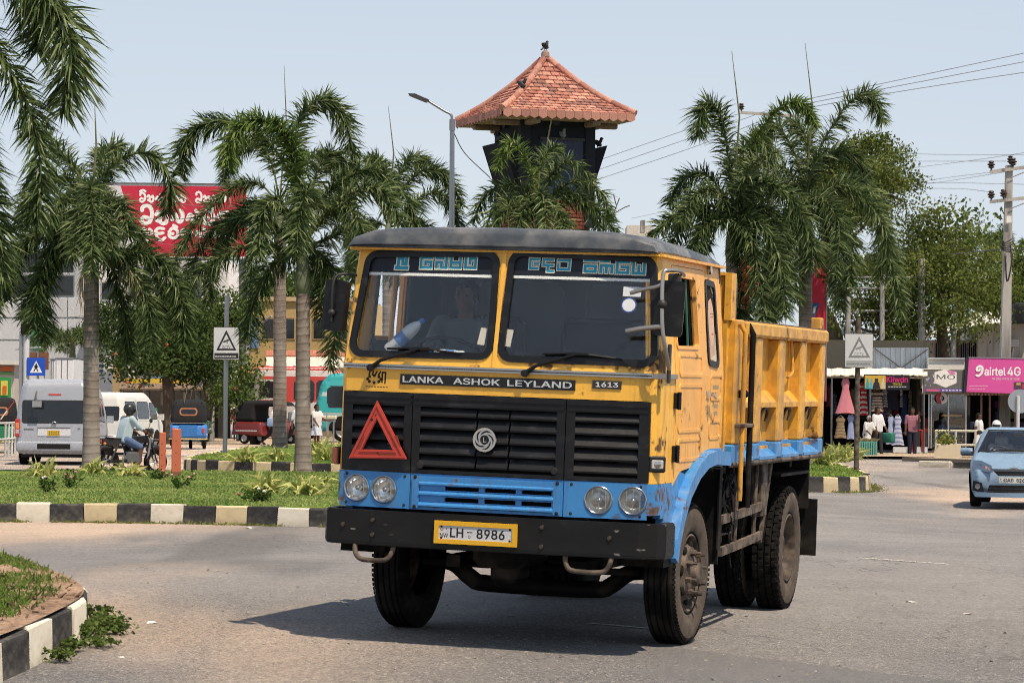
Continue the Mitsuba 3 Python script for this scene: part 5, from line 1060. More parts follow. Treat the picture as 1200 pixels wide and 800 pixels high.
for y, x0, x1 in ((325, 994, 1080), (338, 994, 1080), (364, 990, 1040)):
    obj('frame_beam', tube([at(x0, y, 110.3), at(x1, y, 110.3)], .045, 6), 'concrete', None, label=f"thin horizontal beam of the unfinished frame, {'top' if y == 325 else 'middle' if y == 338 else 'lowest'} one", cat_='beam')
obj('roof_strip', hull([at(x, y, 116 + d) for x in (962, 1054) for y, d in ((385, 2), (392, 0), (393, 0))]), 'matte', (.17, .20, .21), label='pale blue sheet roof behind the corrugated screen', cat_='roof')
obj('back_wall', to_ground(955, 1090, 398, 108, .3), 'matte', (.085, .08, .065), label='dark wall behind the clothes shop and the trees', cat_='wall')
# red banner leaning beside the palm, with a blurred picture
D = 76.5
rb_ = thing('banner', 'tall leaning red banner board with a blue picture patch behind the truck body', 'banner')
obj('board', pslab([(957, 284), (968.5, 284), (967, 470), (921, 470), (944, 394)], D, -.08, 0), 'satin', (.50, .022, .05), rb_)
obj('board_edge', pslab([(968.6, 283.5), (970, 283.5), (968.4, 470), (967, 470)], D, -.10, .02), 'metal', (.3, .3, .3), rb_)
obj('picture_patch', pslab([(952, 356), (958, 354), (960, 357), (957, 366), (950, 378), (949, 370)], D, .002, .01), 'matte', (.05, .10, .24), rb_)
obj('picture_patch', pslab([(953, 360), (957, 358), (955, 366), (952, 368)], D, .011, .016), 'matte', (.40, .44, .48), rb_)
obj('banner', pslab([(872, 282), (892, 298), (888, 348), (872, 348)], D + 4, -.08, 0), 'satin', (.45, .022, .05), label='red board glimpsed through the fronds behind the cab', cat_='banner')
# ---- power poles and wires
def power_pole(px_top, py_top, px_bot, D, arms, label, r=.16):
    k = thing('power_pole', label, 'power pole'); a = at(px_top, py_top, D); g = np.array([at(px_bot, 440, D)[0], D, -.1])
    obj('pole', hull([(x + sx * w, y + sy * w, z) for (x, y, z), w in ((a, r * .62), (g, r * 1.1)) for sx in (-1, 1) for sy in (-1, 1)]), 'concrete', None, k)
    for x0, y0, x1, y1, ins in arms:
        p, q = at(x0, y0, D - .2), at(x1, y1, D - .2); M = np.eye(4)
        obj('crossarm', hull([v + np.array([0, dy, dz]) for v in (p, q) for dy in (-.05, .05) for dz in (-.06, .06)]), 'concrete', None, k)
        for f in ins:
            c = p + (q - p) * f; i_ = obj('insulator', lathe([(.02, 0), (.03, .05), (.09, .08), (.13, .10), (.07, .15), (.12, .17), (.15, .20), (.07, .25), (.11, .28), (.08, .33), (.0, .34)], 14, Mt(*(c + [0, 0, .06]))), 'satin', (.055, .04, .032), k, smooth=40)
            obj('pin', tube([c, c + [0, 0, .14]], .02, 6), 'metal', (.2, .2, .2), i_)
        m = at(px_top, (y0 + y1) / 2 + 13, D - .2); obj('stay', tube([m, p * .25 + q * .75], .018, 5), 'metal', (.3, .3, .3), k)
    return k
pp = power_pole(1182.5, 194, 1176, 105, [(1160, 201.5, 1240, 191, (.02, .34, .95)), (1160, 236.5, 1240, 228, (.02, .20, .95))], 'tall concrete power pole with two crossarms at the right', .19)
obj('top_insulator', lathe([(.02, 0), (.05, .05), (.12, .10), (.06, .14), (.14, .2), (.06, .25), (.10, .3), (0, .33)], 14, Mt(*at(1184, 193, 105))), 'satin', (.055, .04, .032), pp, smooth=40)
obj('number_plate', pbox(1179.5, 253, 1185.5, 261, 104.7, .03), 'matte', (.7, .7, .7), pp)
obj('cable_wrap', [tube(bez([at(1172 + rng.uniform(-1, 3), 282 + 2 * i, 104.6), at(1178, 284 + 2 * i, 104.5), at(1186 + rng.uniform(-3, 1), 280 + 3 * i, 104.6)], 4), .03, 5) for i in range(6)] + [tube(bez([at(1184, 285, 104.6), at(1185, 310, 104.5), at(1180, 330, 104.5), at(1178, 300, 104.5)], 4), .03, 5)], 'satin', (.03, .03, .03), pp)
power_pole(903, 132, 905, 124, [(868, 132, 938, 136.5, (.01, .97))], 'power pole mostly hidden behind the palms right of the cab', .17)
W = 0
def wire(pts, label, r=.012, col=(.10, .10, .11)):
    P = [at(x, y, d) for x, y, d in pts]; Q = bez(P, 10)
    obj('power_line', tube(Q, r * .72, 5), 'satin', (.17, .17, .19), label=label, cat_='wire')
for i, (y0, y1, y2) in enumerate(((186, 147, 62), (197, 158, 71), (208, 170, 83))):
    nm = ('top', 'middle', 'bottom')[i]
    wire([(690, y0 + 6, 150), (820, y1, 136), (868 + 30 * i, 133 - 3 * i, 124)], f'{nm} one of three thin wires between the tower and the palms', .018)
    wire([(938, 118 + 5 * i, 124), (1060, 92.5 + 7 * i, 118), (1240, y2 - 8 + 2 * i, 112)], f'{nm} one of three thin wires in the upper right sky', .018)
for pts, lab in (([(1000, 179, 140), (1100, 181, 128), (1240, 182, 118)], 'level wire above the power pole crossarms'), ([(1060, 198, 140), (1140, 188, 118), (1240, 173, 106)], 'rising wire passing the top of the power pole'), ([(990, 189, 140), (1090, 189, 130), (1182, 189, 105)], 'thin level wire reaching the power pole top'),
                 ([(1070, 214, 140), (1120, 207, 122), (1161, 202, 105)], 'wire to the upper crossarm of the power pole'), ([(1070, 218, 140), (1125, 210, 120), (1182, 201, 105)], 'second wire to the upper crossarm of the power pole'), ([(1000, 214, 140), (1100, 214, 126), (1240, 217, 110)], 'level wire between the two crossarms'), ([(1050, 221, 140), (1120, 221, 122), (1161, 225, 105)], 'wire to the lower crossarm of the power pole'),
                 ([(1062, 298, 112), (1110, 298, 110), (1172, 292, 105)], 'thick bundled cable running left from the power pole'), ([(740, 256, 160), (790, 246, 150), (850, 236, 140)], 'faint wire low in the sky right of the tower'),
                 ([(-20, 238, 100), (120, 238, 98), (300, 243, 96), (420, 246, 96)], 'thin cable crossing the red billboard high'), ([(-20, 258, 100), (140, 256, 98), (300, 257, 96), (420, 258, 96)], 'thin cable crossing the red billboard low'), ([(20, 375, 120), (75, 372, 120), (140, 366, 120)], 'cable in front of the pale clad building'), ([(100, 274, 130), (160, 282, 128), (230, 290, 126)], 'cable across the white part of the billboard')):
    wire(pts, lab, .02 if 'thick' in lab else .013)
# thin bare twigs right of the tower
tg = thing('bare_branch', 'thin leafless twig rising behind the cab roof right of the tower', 'branch')
for pts in ([(716, 262), (720, 248), (726, 232)], [(720, 250), (732, 243), (738, 241)], [(718, 256), (708, 250)], [(722, 240), (719, 228)]): obj('twig', tube([at(x, y, 76) for x, y in pts], .014, 5), 'bark', None, tg)
obj('building_stub', pbox(735, 264, 766, 285, 150, 3), 'matte', (.55, .53, .48), label='pale flat roofed building top just above the cab roof', cat_='building')
obj('building_stub', pbox(751, 258, 756, 272, 148, 1), 'concrete', None, label='small grey chimney post above the cab roof', cat_='post')
# ------------------------------------------------------------------ vehicles: bodies grown from a side outline, with real openings
def body_shell(poly, Wf, r, step=.12, holes=(), open_segs=(), bow=None):
    """poly: side outline (y,z); half width Wf(y,z), edges rounded by r. holes: side windows; open_segs: boxes (y0,y1,z0,z1) where the end faces are left open"""
    bd = resample(np.array(poly.exterior.coords), step)[:-1]; b = poly.bounds; pts = [bd]
    for k in (.06, .25, .55, .95):
        g = poly.buffer(-r * k)
        for p in polys(g): pts.append(resample(np.array(p.exterior.coords), step)[:-1])
    gx, gy = np.meshgrid(np.arange(b[0], b[2], step * 1.6), np.arange(b[1], b[3], step * 1.6)); g = np.c_[gx.ravel(), gy.ravel()]
    pts.append(g[shapely.contains_xy(poly.buffer(-r * 1.25), g[:, 0], g[:, 1])])
    for h in holes: pts += [resample(np.array(h.exterior.coords), step * .6)[:-1], ]
    A = np.vstack(pts)
    for h in holes:
        ins = shapely.contains_xy(h.buffer(-.006), A[:, 0], A[:, 1]); A = A[~ins | (np.arange(len(A)) < len(bd))]
    tri = Delaunay(A + rng.normal(size=A.shape) * 1e-7).simplices; c = A[tri].mean(1)
    ok = shapely.contains_xy(poly.buffer(1e-4), c[:, 0], c[:, 1])
    for h in holes: ok &= ~shapely.contains_xy(h, c[:, 0], c[:, 1])
    tri = tri[ok]; ea, eb = A[tri[:, 1]] - A[tri[:, 0]], A[tri[:, 2]] - A[tri[:, 0]]; s = ea[:, 0] * eb[:, 1] - ea[:, 1] * eb[:, 0]
    tri = np.where((s < 0)[:, None], tri[:, ::-1], tri)
    w = Wv(A, poly, Wf, r); n = len(A)
    v = np.vstack([np.c_[w, A], np.c_[-w, A]]); f = [tri, tri[:, ::-1] + n]
    k = len(bd); i = np.arange(k); j = (i + 1) % k; m = (bd + bd[j]) / 2; keep = np.ones(k, bool)
    for y0, y1, z0, z1 in open_segs: keep &= ~((m[:, 0] > y0) & (m[:, 0] < y1) & (m[:, 1] > z0) & (m[:, 1] < z1))
    i, j = i[keep], j[keep]
    ccw = poly.exterior.is_ccw
    q = np.stack([i, i + n, j + n, j], 1) if ccw else np.stack([j, j + n, i + n, i], 1)
    f += [q[:, [0, 1, 2]], q[:, [0, 2, 3]]]
    m = tm(v, np.vstack(f)); m.fix_normals() if False else None
    return m
def Wv(A, poly, Wf, r):
    d = shapely.distance(shapely.points(A), poly.exterior); t = 1 - np.minimum(d / r, 1)
    return Wf(A[:, 0], A[:, 1]) - r * (1 - np.sqrt(np.maximum(0, 1 - t * t)))
def side_patch(sub, poly, Wf, r, off, s, step=.10):
    """a skin over part of the side, off metres proud"""
    out = []
    for p in polys(sub):
        bd = resample(np.array(p.exterior.coords), step)[:-1]; b = p.bounds
        gx, gy = np.meshgrid(np.arange(b[0], b[2], step), np.arange(b[1], b[3], step)); g = np.c_[gx.ravel(), gy.ravel()]; g = g[shapely.contains_xy(p.buffer(-step * .4), g[:, 0], g[:, 1])]
        A = np.vstack([bd] + [resample(np.array(q.coords), step)[:-1] for q in p.interiors] + [g]); tri = Delaunay(A + rng.normal(size=A.shape) * 1e-7).simplices; c = A[tri].mean(1); tri = tri[shapely.contains_xy(p, c[:, 0], c[:, 1])]
        ea, eb = A[tri[:, 1]] - A[tri[:, 0]], A[tri[:, 2]] - A[tri[:, 0]]; sg = ea[:, 0] * eb[:, 1] - ea[:, 1] * eb[:, 0]; tri = np.where((sg * s < 0)[:, None], tri[:, ::-1], tri)
        out.append(tm(np.c_[s * (Wv(A, poly, Wf, r) + off), A], tri))
    return cat(out)
def end_slab(g, a, b, d0, d1):
    """polygon in (x, t) on the end face that runs from a=(y,z) (t=0) to b (t=1)"""
    a, b = np.asarray(a, float), np.asarray(b, float); L = np.linalg.norm(b - a); e = (b - a) / L
    return onto(ext(affinity.scale(g, 1, L, origin=(0, 0)), d0, d1), (0, *a), (-1, 0, 0), (0, *e))
def simple_wheel(k, M, R, w, rim='metal', rc=(.45, .46, .47), spokes=0):
    wl = obj('wheel', lathe(tyre_prof_(w, R)[:8], 28, M), 'rubber', None, k, smooth=40)
    if spokes == 0: obj('rim', lathe([(R * .66, w * .36), (R * .60, w * .30), (R * .5, w * .12), (R * .2, w * .2), (0, w * .22)], 24, M), rim, rc, wl, smooth=40)
    else:
        obj('rim', [lathe([(R * .84, -.03), (R * .80, 0), (R * .84, .03)], 28, M), lathe([(.05, -.05), (.05, .05)], 12, M)], rim, rc, wl)
        obj('spokes', [xf(tube([(.04, 0, .03 * (-1) ** i), (R * .82, 0, 0)], .006, 4), M @ Mr([0, 0, 1], 360 * i / spokes)) for i in range(spokes)], rim, rc, wl)
    return wl
# ---- vans (seen from the rear right): y runs to the rear
def van(px, D, rz, L, H, W, colr, label, D0=0, detail=True, gy=None):
    k = thing('van', label, 'van'); c = at(px, 480, D); M = place(c[0], D, float(land(c[0], D)) if gy is None else gy, rz); col = np.array(colr)
    z0 = .27; y1 = L / 2
    P = Polygon([(-y1, z0 + .15), (-y1, .95), (-y1 + .30, 1.15), (-y1 + .95, H * .86), (-y1 + 1.4, H), (y1 - .35, H), (y1 - .12, H - .10), (y1, .98), (y1 + .02, z0 + .15), (y1 - .03, z0), (-y1 + .1, z0)]).buffer(-.04).buffer(.04)
    Wf = lambda y, z: W / 2 - .17 * np.maximum(0, z - 1.0) ** 1.4 / max(H - 1, .1) * .9 - .03 * np.maximum(0, .6 - z)
    r = .20
    wins = [sbox(y1 - 1.35, 1.12, y1 - .30, 1.72 if H > 2 else 1.62), sbox(y1 - 2.65, 1.12, y1 - 1.48, 1.72 if H > 2 else 1.62), Polygon([(y1 - 3.55, 1.10), (y1 - 2.78, 1.10), (y1 - 2.78, 1.70 if H > 2 else 1.6), (y1 - 3.25, 1.68 if H > 2 else 1.58)])]
    wins = [w.buffer(-.07).buffer(.07) for w in wins]
    b = obj('body', body_shell(P, Wf, r, .14), 'gloss', col, k, M, smooth=50)
    for s in (-1, 1):
        for w in wins:
            q = obj('window', side_patch(w, P, Wf, r, .006, s), 'tinted_glass', None, k, M, smooth=True)
            obj('rubber_seal', side_patch(w.buffer(.02).difference(w.buffer(-.01)), P, Wf, r, .009, s), 'satin', (.02, .02, .022), q, M)
        obj('door_seam', [side_patch(sbox(y1 - 1.42, .40, y1 - 1.405, 1.85), P, Wf, r, .004, s), side_patch(sbox(y1 - 2.72, .40, y1 - 2.705, 1.85), P, Wf, r, .004, s), side_patch(sbox(y1 - 2.7, 1.02, y1 - .2, 1.03), P, Wf, r, .004, s)], 'matte', col * .35, b, M)
        obj('sill_trim', side_patch(sbox(-y1 + .6, .34, y1 - .3, .46), P, Wf, r, .006, s), 'satin', col * .55, b, M)
        for y in (y1 - 1.0, -y1 + .85):
            obj('wheel_well', side_patch(Point(y, .34).buffer(.42).intersection(P.buffer(-.02)), P, Wf, r, .005, s), 'matte', (.012, .012, .012), b, M)
            simple_wheel(k, M @ Mt(s * (W / 2 - .13), y, .33) @ (AX_X if s > 0 else AX_X @ np.diag([1, 1, -1.0, 1])), .33, .22)
        mir = obj('mirror', M_(hull([(s * (W / 2 + .02 + dx), -y1 + .75 + dy, 1.15 + dz) for dx in (.0, .17) for dy in (-.05, .05) for dz in (-.09, .10)]), M), 'gloss', col, k)
    a, e = (y1 - .005, .98), (y1 - .12, H - .10); wz = W / 2 - .20
    rw = obj('rear_window', end_slab(affinity.scale(rrect(-wz, .10, wz, .58, .06), 1, 1), a, e, .004, .012), 'tinted_glass', None, k, M)
    obj('rubber_seal', end_slab(rrect(-wz - .03, .075, wz + .03, .605, .06).difference(rrect(-wz, .10, wz, .58, .06)), a, e, .003, .016), 'satin', (.02, .02, .02), rw, M)
    if detail:
        obj('brake_strip', end_slab(sbox(-.16, .72, .16, .75), a, e, .004, .02), 'satin', (.50, .03, .02), k, M)
        pr_ = obj('plate_recess', M_(bx(-.42, .42, y1 + .008, y1 + .03, .74, .95, .01), M), 'satin', (.60, .62, .66), k)
        obj('number_plate', M_(bx(-.15, .17, y1 + .03, y1 + .04, .755, .885), M), 'matte', (.58, .40, .05), pr_)
        obj('plate_letters', M_([bx(-.13 + i * .055, -.09 + i * .055, y1 + .04, y1 + .044, z, z + .045) for i in range(5) for z in (.77, .825)], M), 'matte', (.25, .17, .03), pr_)
        obj('grip_bar', M_(bx(-.42, .42, y1 + .02, y1 + .05, .945, .975, .01), M), 'metal', (.3, .3, .31), pr_)
        obj('emblem', M_(lathe([(.06, 0), (.06, .02), (.045, .03)], 20, Mt(.0, y1 + .01, 1.06) @ Mr([1, 0, 0], -90)), M), 'chrome', (.6, .6, .6), k)
        obj('badge', M_([bx(.52 + i * .05, .56 + i * .05, y1 + .01, y1 + .018, .90, .935) for i in range(5)], M), 'metal', (.25, .25, .26), k)
        obj('handle', M_(bx(-.66, -.60, y1 + .008, y1 + .02, .93, .96), M), 'metal', (.3, .3, .3), k)
    bp = obj('bumper', M_(bx(-W / 2 + .03, W / 2 - .03, y1 - .05, y1 + .06, z0 + .06, z0 + .34, .05), M), 'gloss', col * .93, k, smooth=50)
    obj('bumper_slot', M_(bx(-.42, .42, y1 + .055, y1 + .066, z0 + .14, z0 + .28, .008), M), 'matte', (.012, .012, .013), bp)
    obj('underside', M_(bx(-W / 2 + .15, W / 2 - .15, -y1 + .2, y1 - .1, .2, .4), M), 'matte', (.015, .015, .015), k)
    for s in (-1, 1):
        t = obj('tail_lamp', M_(bx(min(s * (W / 2 - .11), s * (W / 2 + .005)), max(s * (W / 2 - .11), s * (W / 2 + .005)), y1 - .09, y1 + .02, .72, 1.18, .02), M), 'gloss', (.42, .03, .02), k)
        obj('lamp_lens', M_(bx(min(s * (W / 2 - .10), s * (W / 2 - .01)), max(s * (W / 2 - .10), s * (W / 2 - .01)), y1 + .0, y1 + .026, .93, 1.08, .01), M), 'gloss', (.75, .22, .06), t)
        obj('lamp_lens', M_(bx(min(s * (W / 2 - .10), s * (W / 2 - .01)), max(s * (W / 2 - .10), s * (W / 2 - .01)), y1 + .0, y1 + .026, .80, .91, .01), M), 'gloss', (.45, .40, .40), t)
    if detail:
        rm = obj('rear_mirror', M_(hull([(.42 + x, y1 + .20 + y, 1.56 + z) for x in (-.12, .12) for y in (-.02, .03) for z in (-.08, .08)]), M), 'metal', (.5, .5, .5), k)
        obj('mirror_arm', M_(tube([(.46, y1 - .1, 1.88), (.46, y1 + .14, 1.82), (.44, y1 + .2, 1.64)], .02, 6), M), 'satin', (.1, .1, .1), rm)
    return k
def M_(m, M): return xf(m, M)
van(74.5, 77.2, 183, 4.7, 2.20, 1.98, C('#9aa0ab') * 1.0, 'silver high roofed van seen from behind at the left')
van(139, 92, 170, 4.3, 1.92, 1.72, (.66, .66, .63), 'white van ahead of the silver van', detail=False)
# ---- three wheeled rickshaws: y to the rear
def rickshaw(px, D, rz, label, low, hood=(.018, .019, .021), trim=(.35, .14, .07), detail=True):
    k = thing('rickshaw', label, 'rickshaw'); c = at(px, 480, D); M = place(c[0], D, float(land(c[0], D)), rz); low = np.array(low)
    Pl = Polygon([(-1.25, .38), (-1.28, .62), (-1.05, .98), (-.80, 1.02), (-.78, .42), (-.1, .38), (-.02, .86), (1.10, .90), (1.22, .80), (1.25, .42), (1.05, .34), (.2, .30), (-.9, .30)]).buffer(-.02).buffer(.02)
    Wl = lambda y, z: .63 - .28 * np.clip((-y - .1) / 1.2, 0, 1) ** 1.5; r = .10
    obj('body', body_shell(Pl, Wl, r, .10), 'gloss', low, k, M, smooth=45)
    Ph = Polygon([(-.98, 1.52), (-.85, 1.66), (-.3, 1.73), (.75, 1.72), (1.08, 1.60), (1.22, 1.15), (1.22, .88), (.35, .88), (.30, 1.48)]).buffer(-.03).buffer(.03)
    Wh = lambda y, z: .62 - .10 * np.maximum(0, z - 1.0) - .06 * np.clip(-y, 0, 1)
    hd = obj('canopy', body_shell(Ph, Wh, .14, .10), 'matte', hood, k, M, smooth=45)
    ws = obj('windscreen', M_(bx(-.44, .44, -1.02, -1.01, 1.0, 1.52), M), 'glass', None, k)
    obj('windscreen_frame', M_([tube([(s * .46, -1.06, .98), (s * .46, -.98, 1.55)], .025, 6) for s in (-1, 1)] + [tube([(-.46, -1.0, 1.53), (.46, -1.0, 1.53)], .025, 6)], M), 'satin', hood, ws)
    obj('seat', M_([bx(-.52, .52, .45, .95, .55, .80, .04), bx(-.52, .52, .9, 1.02, .75, 1.25, .04), bx(-.25, .25, -.45, -.1, .55, .78, .04)], M), 'matte', (.05, .03, .03), k)
    simple_wheel(k, M @ Mt(0, -1.02, .22) @ AX_X, .22, .11); 
    for s in (-1, 1):
        simple_wheel(k, M @ Mt(s * .54, .78, .22) @ (AX_X if s > 0 else AX_X @ np.diag([1, 1, -1.0, 1])), .22, .12)
        obj('tail_lamp', M_(bx(s * .52 - .05, s * .52 + .05, 1.22, 1.27, .56, .74, .01), M), 'gloss', (.45, .05, .03), k)
        obj('mud_flap', M_(bx(s * .54 - .09, s * .54 + .09, 1.0, 1.015, .12, .36), M), 'matte', (.012, .012, .012), k)
        obj('fender_stripe', M_(bx(min(s * .625, s * .635), max(s * .625, s * .635), .15, 1.15, .50, .54), M), 'satin', (.6, .6, .6), k)
    if detail:
        ow = obj('rear_window', M_(onto(ext(rrect(-.27, 0, .27, .20, .09), 0, .012), (0, 1.205, 1.20), (-1, 0, 0), (0, -.16, .985)), M), 'tinted_glass', None, k)
        obj('window_trim', M_(onto(ext(rrect(-.31, -.04, .31, .24, .11).difference(rrect(-.26, .01, .26, .19, .08)), 0, .025), (0, 1.205, 1.20), (-1, 0, 0), (0, -.16, .985)), M), 'satin', trim, ow)
        ep = obj('engine_cover', M_(onto(ext(rrect(-.32, .50, .32, .84, .02), 0, .015), (0, 1.238, 0), **BACK), M), 'gloss', low * .9, k)
        for i in range(5): obj('louvre', M_([bx(-.29, -.02, 1.25, 1.268, .54 + i * .055, .565 + i * .055, .004)], M), 'gloss', low * .75, ep); obj('louvre', M_([bx(.02, .29, 1.25, 1.268, .54 + i * .055, .565 + i * .055, .004)], M), 'gloss', low * .75, ep)
        bb_ = obj('bumper', M_([tube(bez([(-.60, 1.1, .36), (-.56, 1.33, .36), (.56, 1.33, .36), (.60, 1.1, .36)], 4), .025, 6)], M), 'satin', (.55, .45, .18), k)
        obj('number_plate', M_(bx(.34, .56, 1.245, 1.255, .60, .72), M), 'matte', (.62, .60, .45), k)
        obj('hood_strap', M_([bx(-.58, .58, 1.224, 1.232, .90, .925)], M), 'satin', (.25, .25, .26), hd)
        obj('aerial', M_(tube([(.15, 1.15, 1.6), (.05, 1.2, 2.15)], .008, 5), M), 'metal', (.4, .4, .4), k)
    return k
rickshaw(222.5, 103, 184, 'bright blue rickshaw with black canopy seen from behind', (.035, .20, .55))
rickshaw(231, 124, 178, 'dark green rickshaw half hidden behind the blue one', (.012, .11, .06))
rickshaw(212, 138, 190, 'black rickshaw waiting farthest back under the trees', (.02, .03, .03), detail=False)
rickshaw(315, 117, 62, 'dark red rickshaw crossing behind the walking woman', (.17, .022, .022), detail=False)
rickshaw(-4, 92, 192, 'green rickshaw with black canopy at the left edge', (.015, .22, .10))
sb = thing('signboard', 'green picture poster board standing behind the left rickshaw', 'sign'); obj('board', pbox(-6, 442, 12.5, 467, 97, .06), 'satin', (.03, .26, .06), sb); obj('picture', pbox(1, 446, 9, 463, 96.96, .03), 'matte', (.60, .50, .10), sb); obj('picture', pbox(3, 452, 7.5, 461, 96.93, .025), 'matte', (.55, .12, .03), sb); obj('post', tube([at(12, 466, 97), np.r_[at(12, 466, 97)[:2], 0]], .04, 6), 'metal', (.3, .3, .3), sb)
obj('stripe', M_(bx(-.012, .012, -.004, .004, -.45, .45), Mt(*at(6.5, 484, 90.2)) @ Mr([0, 1, 0], 35)), 'satin', (.5, .05, .05), 'rickshaw_004'); obj('stripe', M_(bx(-.016, .016, -.006, .003, -.16, .16), Mt(*at(4.5, 486, 90.15)) @ Mr([0, 1, 0], 35)), 'satin', (.7, .7, .7), 'rickshaw_004')
# ---- buses behind the palms
def bus(px0, px1, pyt, pyb, D, colr, roofc, label, doorway=None, depth=2.4, winrows=True, flip=1):
    k = thing('bus', label, 'bus'); a, c = at(px0, 460, D), at(px1, 460, D); zt = zpx(pyt, (px0 + px1) / 2, D); L = c[0] - a[0]; H = zt
    P = Polygon([(0, .45), (0, 1.4), (.25, H - .45), (.6, H - .06), (1.0, H), (L - .6, H), (L - .1, H - .35), (L, .45)]).buffer(-.04).buffer(.04); Wf = lambda y, z: depth / 2 - .05 * np.maximum(0, z - 1.4); r = .16
    M = Mt(a[0], D + depth / 2, 0) @ np.array([[0, 1, 0, 0], [-1, 0, 0, 0], [0, 0, 1, 0], [0, 0, 0, 1.0]])      # +x of the shell looks towards the viewer
    n = max(2, int(L / 1.25)); wins = [rrect(.55 + i * (L - .8) / n, H * .50, .55 + (i + 1) * (L - .8) / n - .14, H * .80, .06) for i in range(n)]
    if doorway is not None:
        y0, y1 = (at(doorway[0], 460, D)[0] - a[0], at(doorway[1], 460, D)[0] - a[0]); dw = rrect(y0, zpx(doorway[3], px0, D), y1, zpx(doorway[2], px0, D), .08); wins = [w for w in wins if not w.buffer(.12).intersects(dw)] 
    b = obj('body', body_shell(P, Wf, r, .2), 'gloss', colr, k, M, smooth=45)
    for w in wins:
        q = obj('window', side_patch(w, P, Wf, r, .01, 1, .2), 'tinted_glass', None, k, M); obj('rubber_seal', side_patch(w.buffer(.03).difference(w.buffer(-.01)), P, Wf, r, .014, 1, .2), 'satin', (.03, .03, .03), q, M)
    if doorway is not None:
        obj('doorway', side_patch(dw, P, Wf, r, .01, 1, .2), 'matte', (.012, .010, .014), k, M); obj('door_frame', side_patch(dw.buffer(.08).difference(dw), P, Wf, r, .016, 1, .2), 'gloss', (.5, .48, .45), k, M)
    for f0, f1, cc in roofc:
        obj('stripe', side_patch(sbox(.05, H * f0, L - .05, H * f1).intersection(P.buffer(-.01)), P, Wf, r, .006, 1, .25), 'gloss', cc, b, M)
    for y in (1.2, L - 1.6):
        obj('wheel_well', side_patch(Point(y, .5).buffer(.6).intersection(P.buffer(-.02)), P, Wf, r, .018, 1), 'matte', (.01, .01, .01), k, M); simple_wheel(k, M @ Mt(depth / 2 - .12, y, .46) @ AX_X, .46, .26)
    return k
bus(278, 404, 429, 489, 137, (.50, .05, .04), ((.86, .98, (.66, .60, .56)), (.20, .50, (.55, .52, .50))), 'red and white bus behind the two palm trunks', (303, 322, 446, 466))
bus(369, 470, 437, 489, 126, (.03, .36, .38), ((.66, .72, (.45, .55, .55)), (.78, .90, (.05, .42, .44)), (.36, .42, (.35, .45, .45))), 'teal bus half hidden by the truck cab')
vs = thing('visor_lorry', 'ornate lorry front with an orange visor left of the red bus', 'lorry'); D = 134
obj('body', to_ground(279, 300, 437, D, 2, .1), 'matte', (.20, .18, .17), vs); obj('visor', hull([at(x, y, D - d) for x, y, d in ((279, 437, 0), (297, 437, 0), (281, 431, .5), (295, 431, .5), (288, 428.5, .6), (279, 437, .9), (297, 437, .9))]), 'satin', (.52, .27, .08), vs)
obj('visor_rim', pbox(278, 436.5, 299, 439.5, D - 1, .12), 'matte', (.10, .06, .05), vs); obj('windscreen', pbox(281, 442, 298, 455, D - .05, .045), 'tinted_glass', None, vs); obj('grille', pbox(283, 460, 297, 474, D - .06, .055), 'metal', (.35, .35, .36), vs)
for x in (282, 298): obj('headlamp', onto(lathe([(.13, 0), (.12, .05), (0, .07)], 16), at(x, 468, D - .02), **FRONT), 'chrome', (.6, .6, .6), vs, smooth=True)
obj('bumper', pbox(279, 479, 300, 484, D - .2, .2, .03), 'satin', (.3, .1, .05), vs)
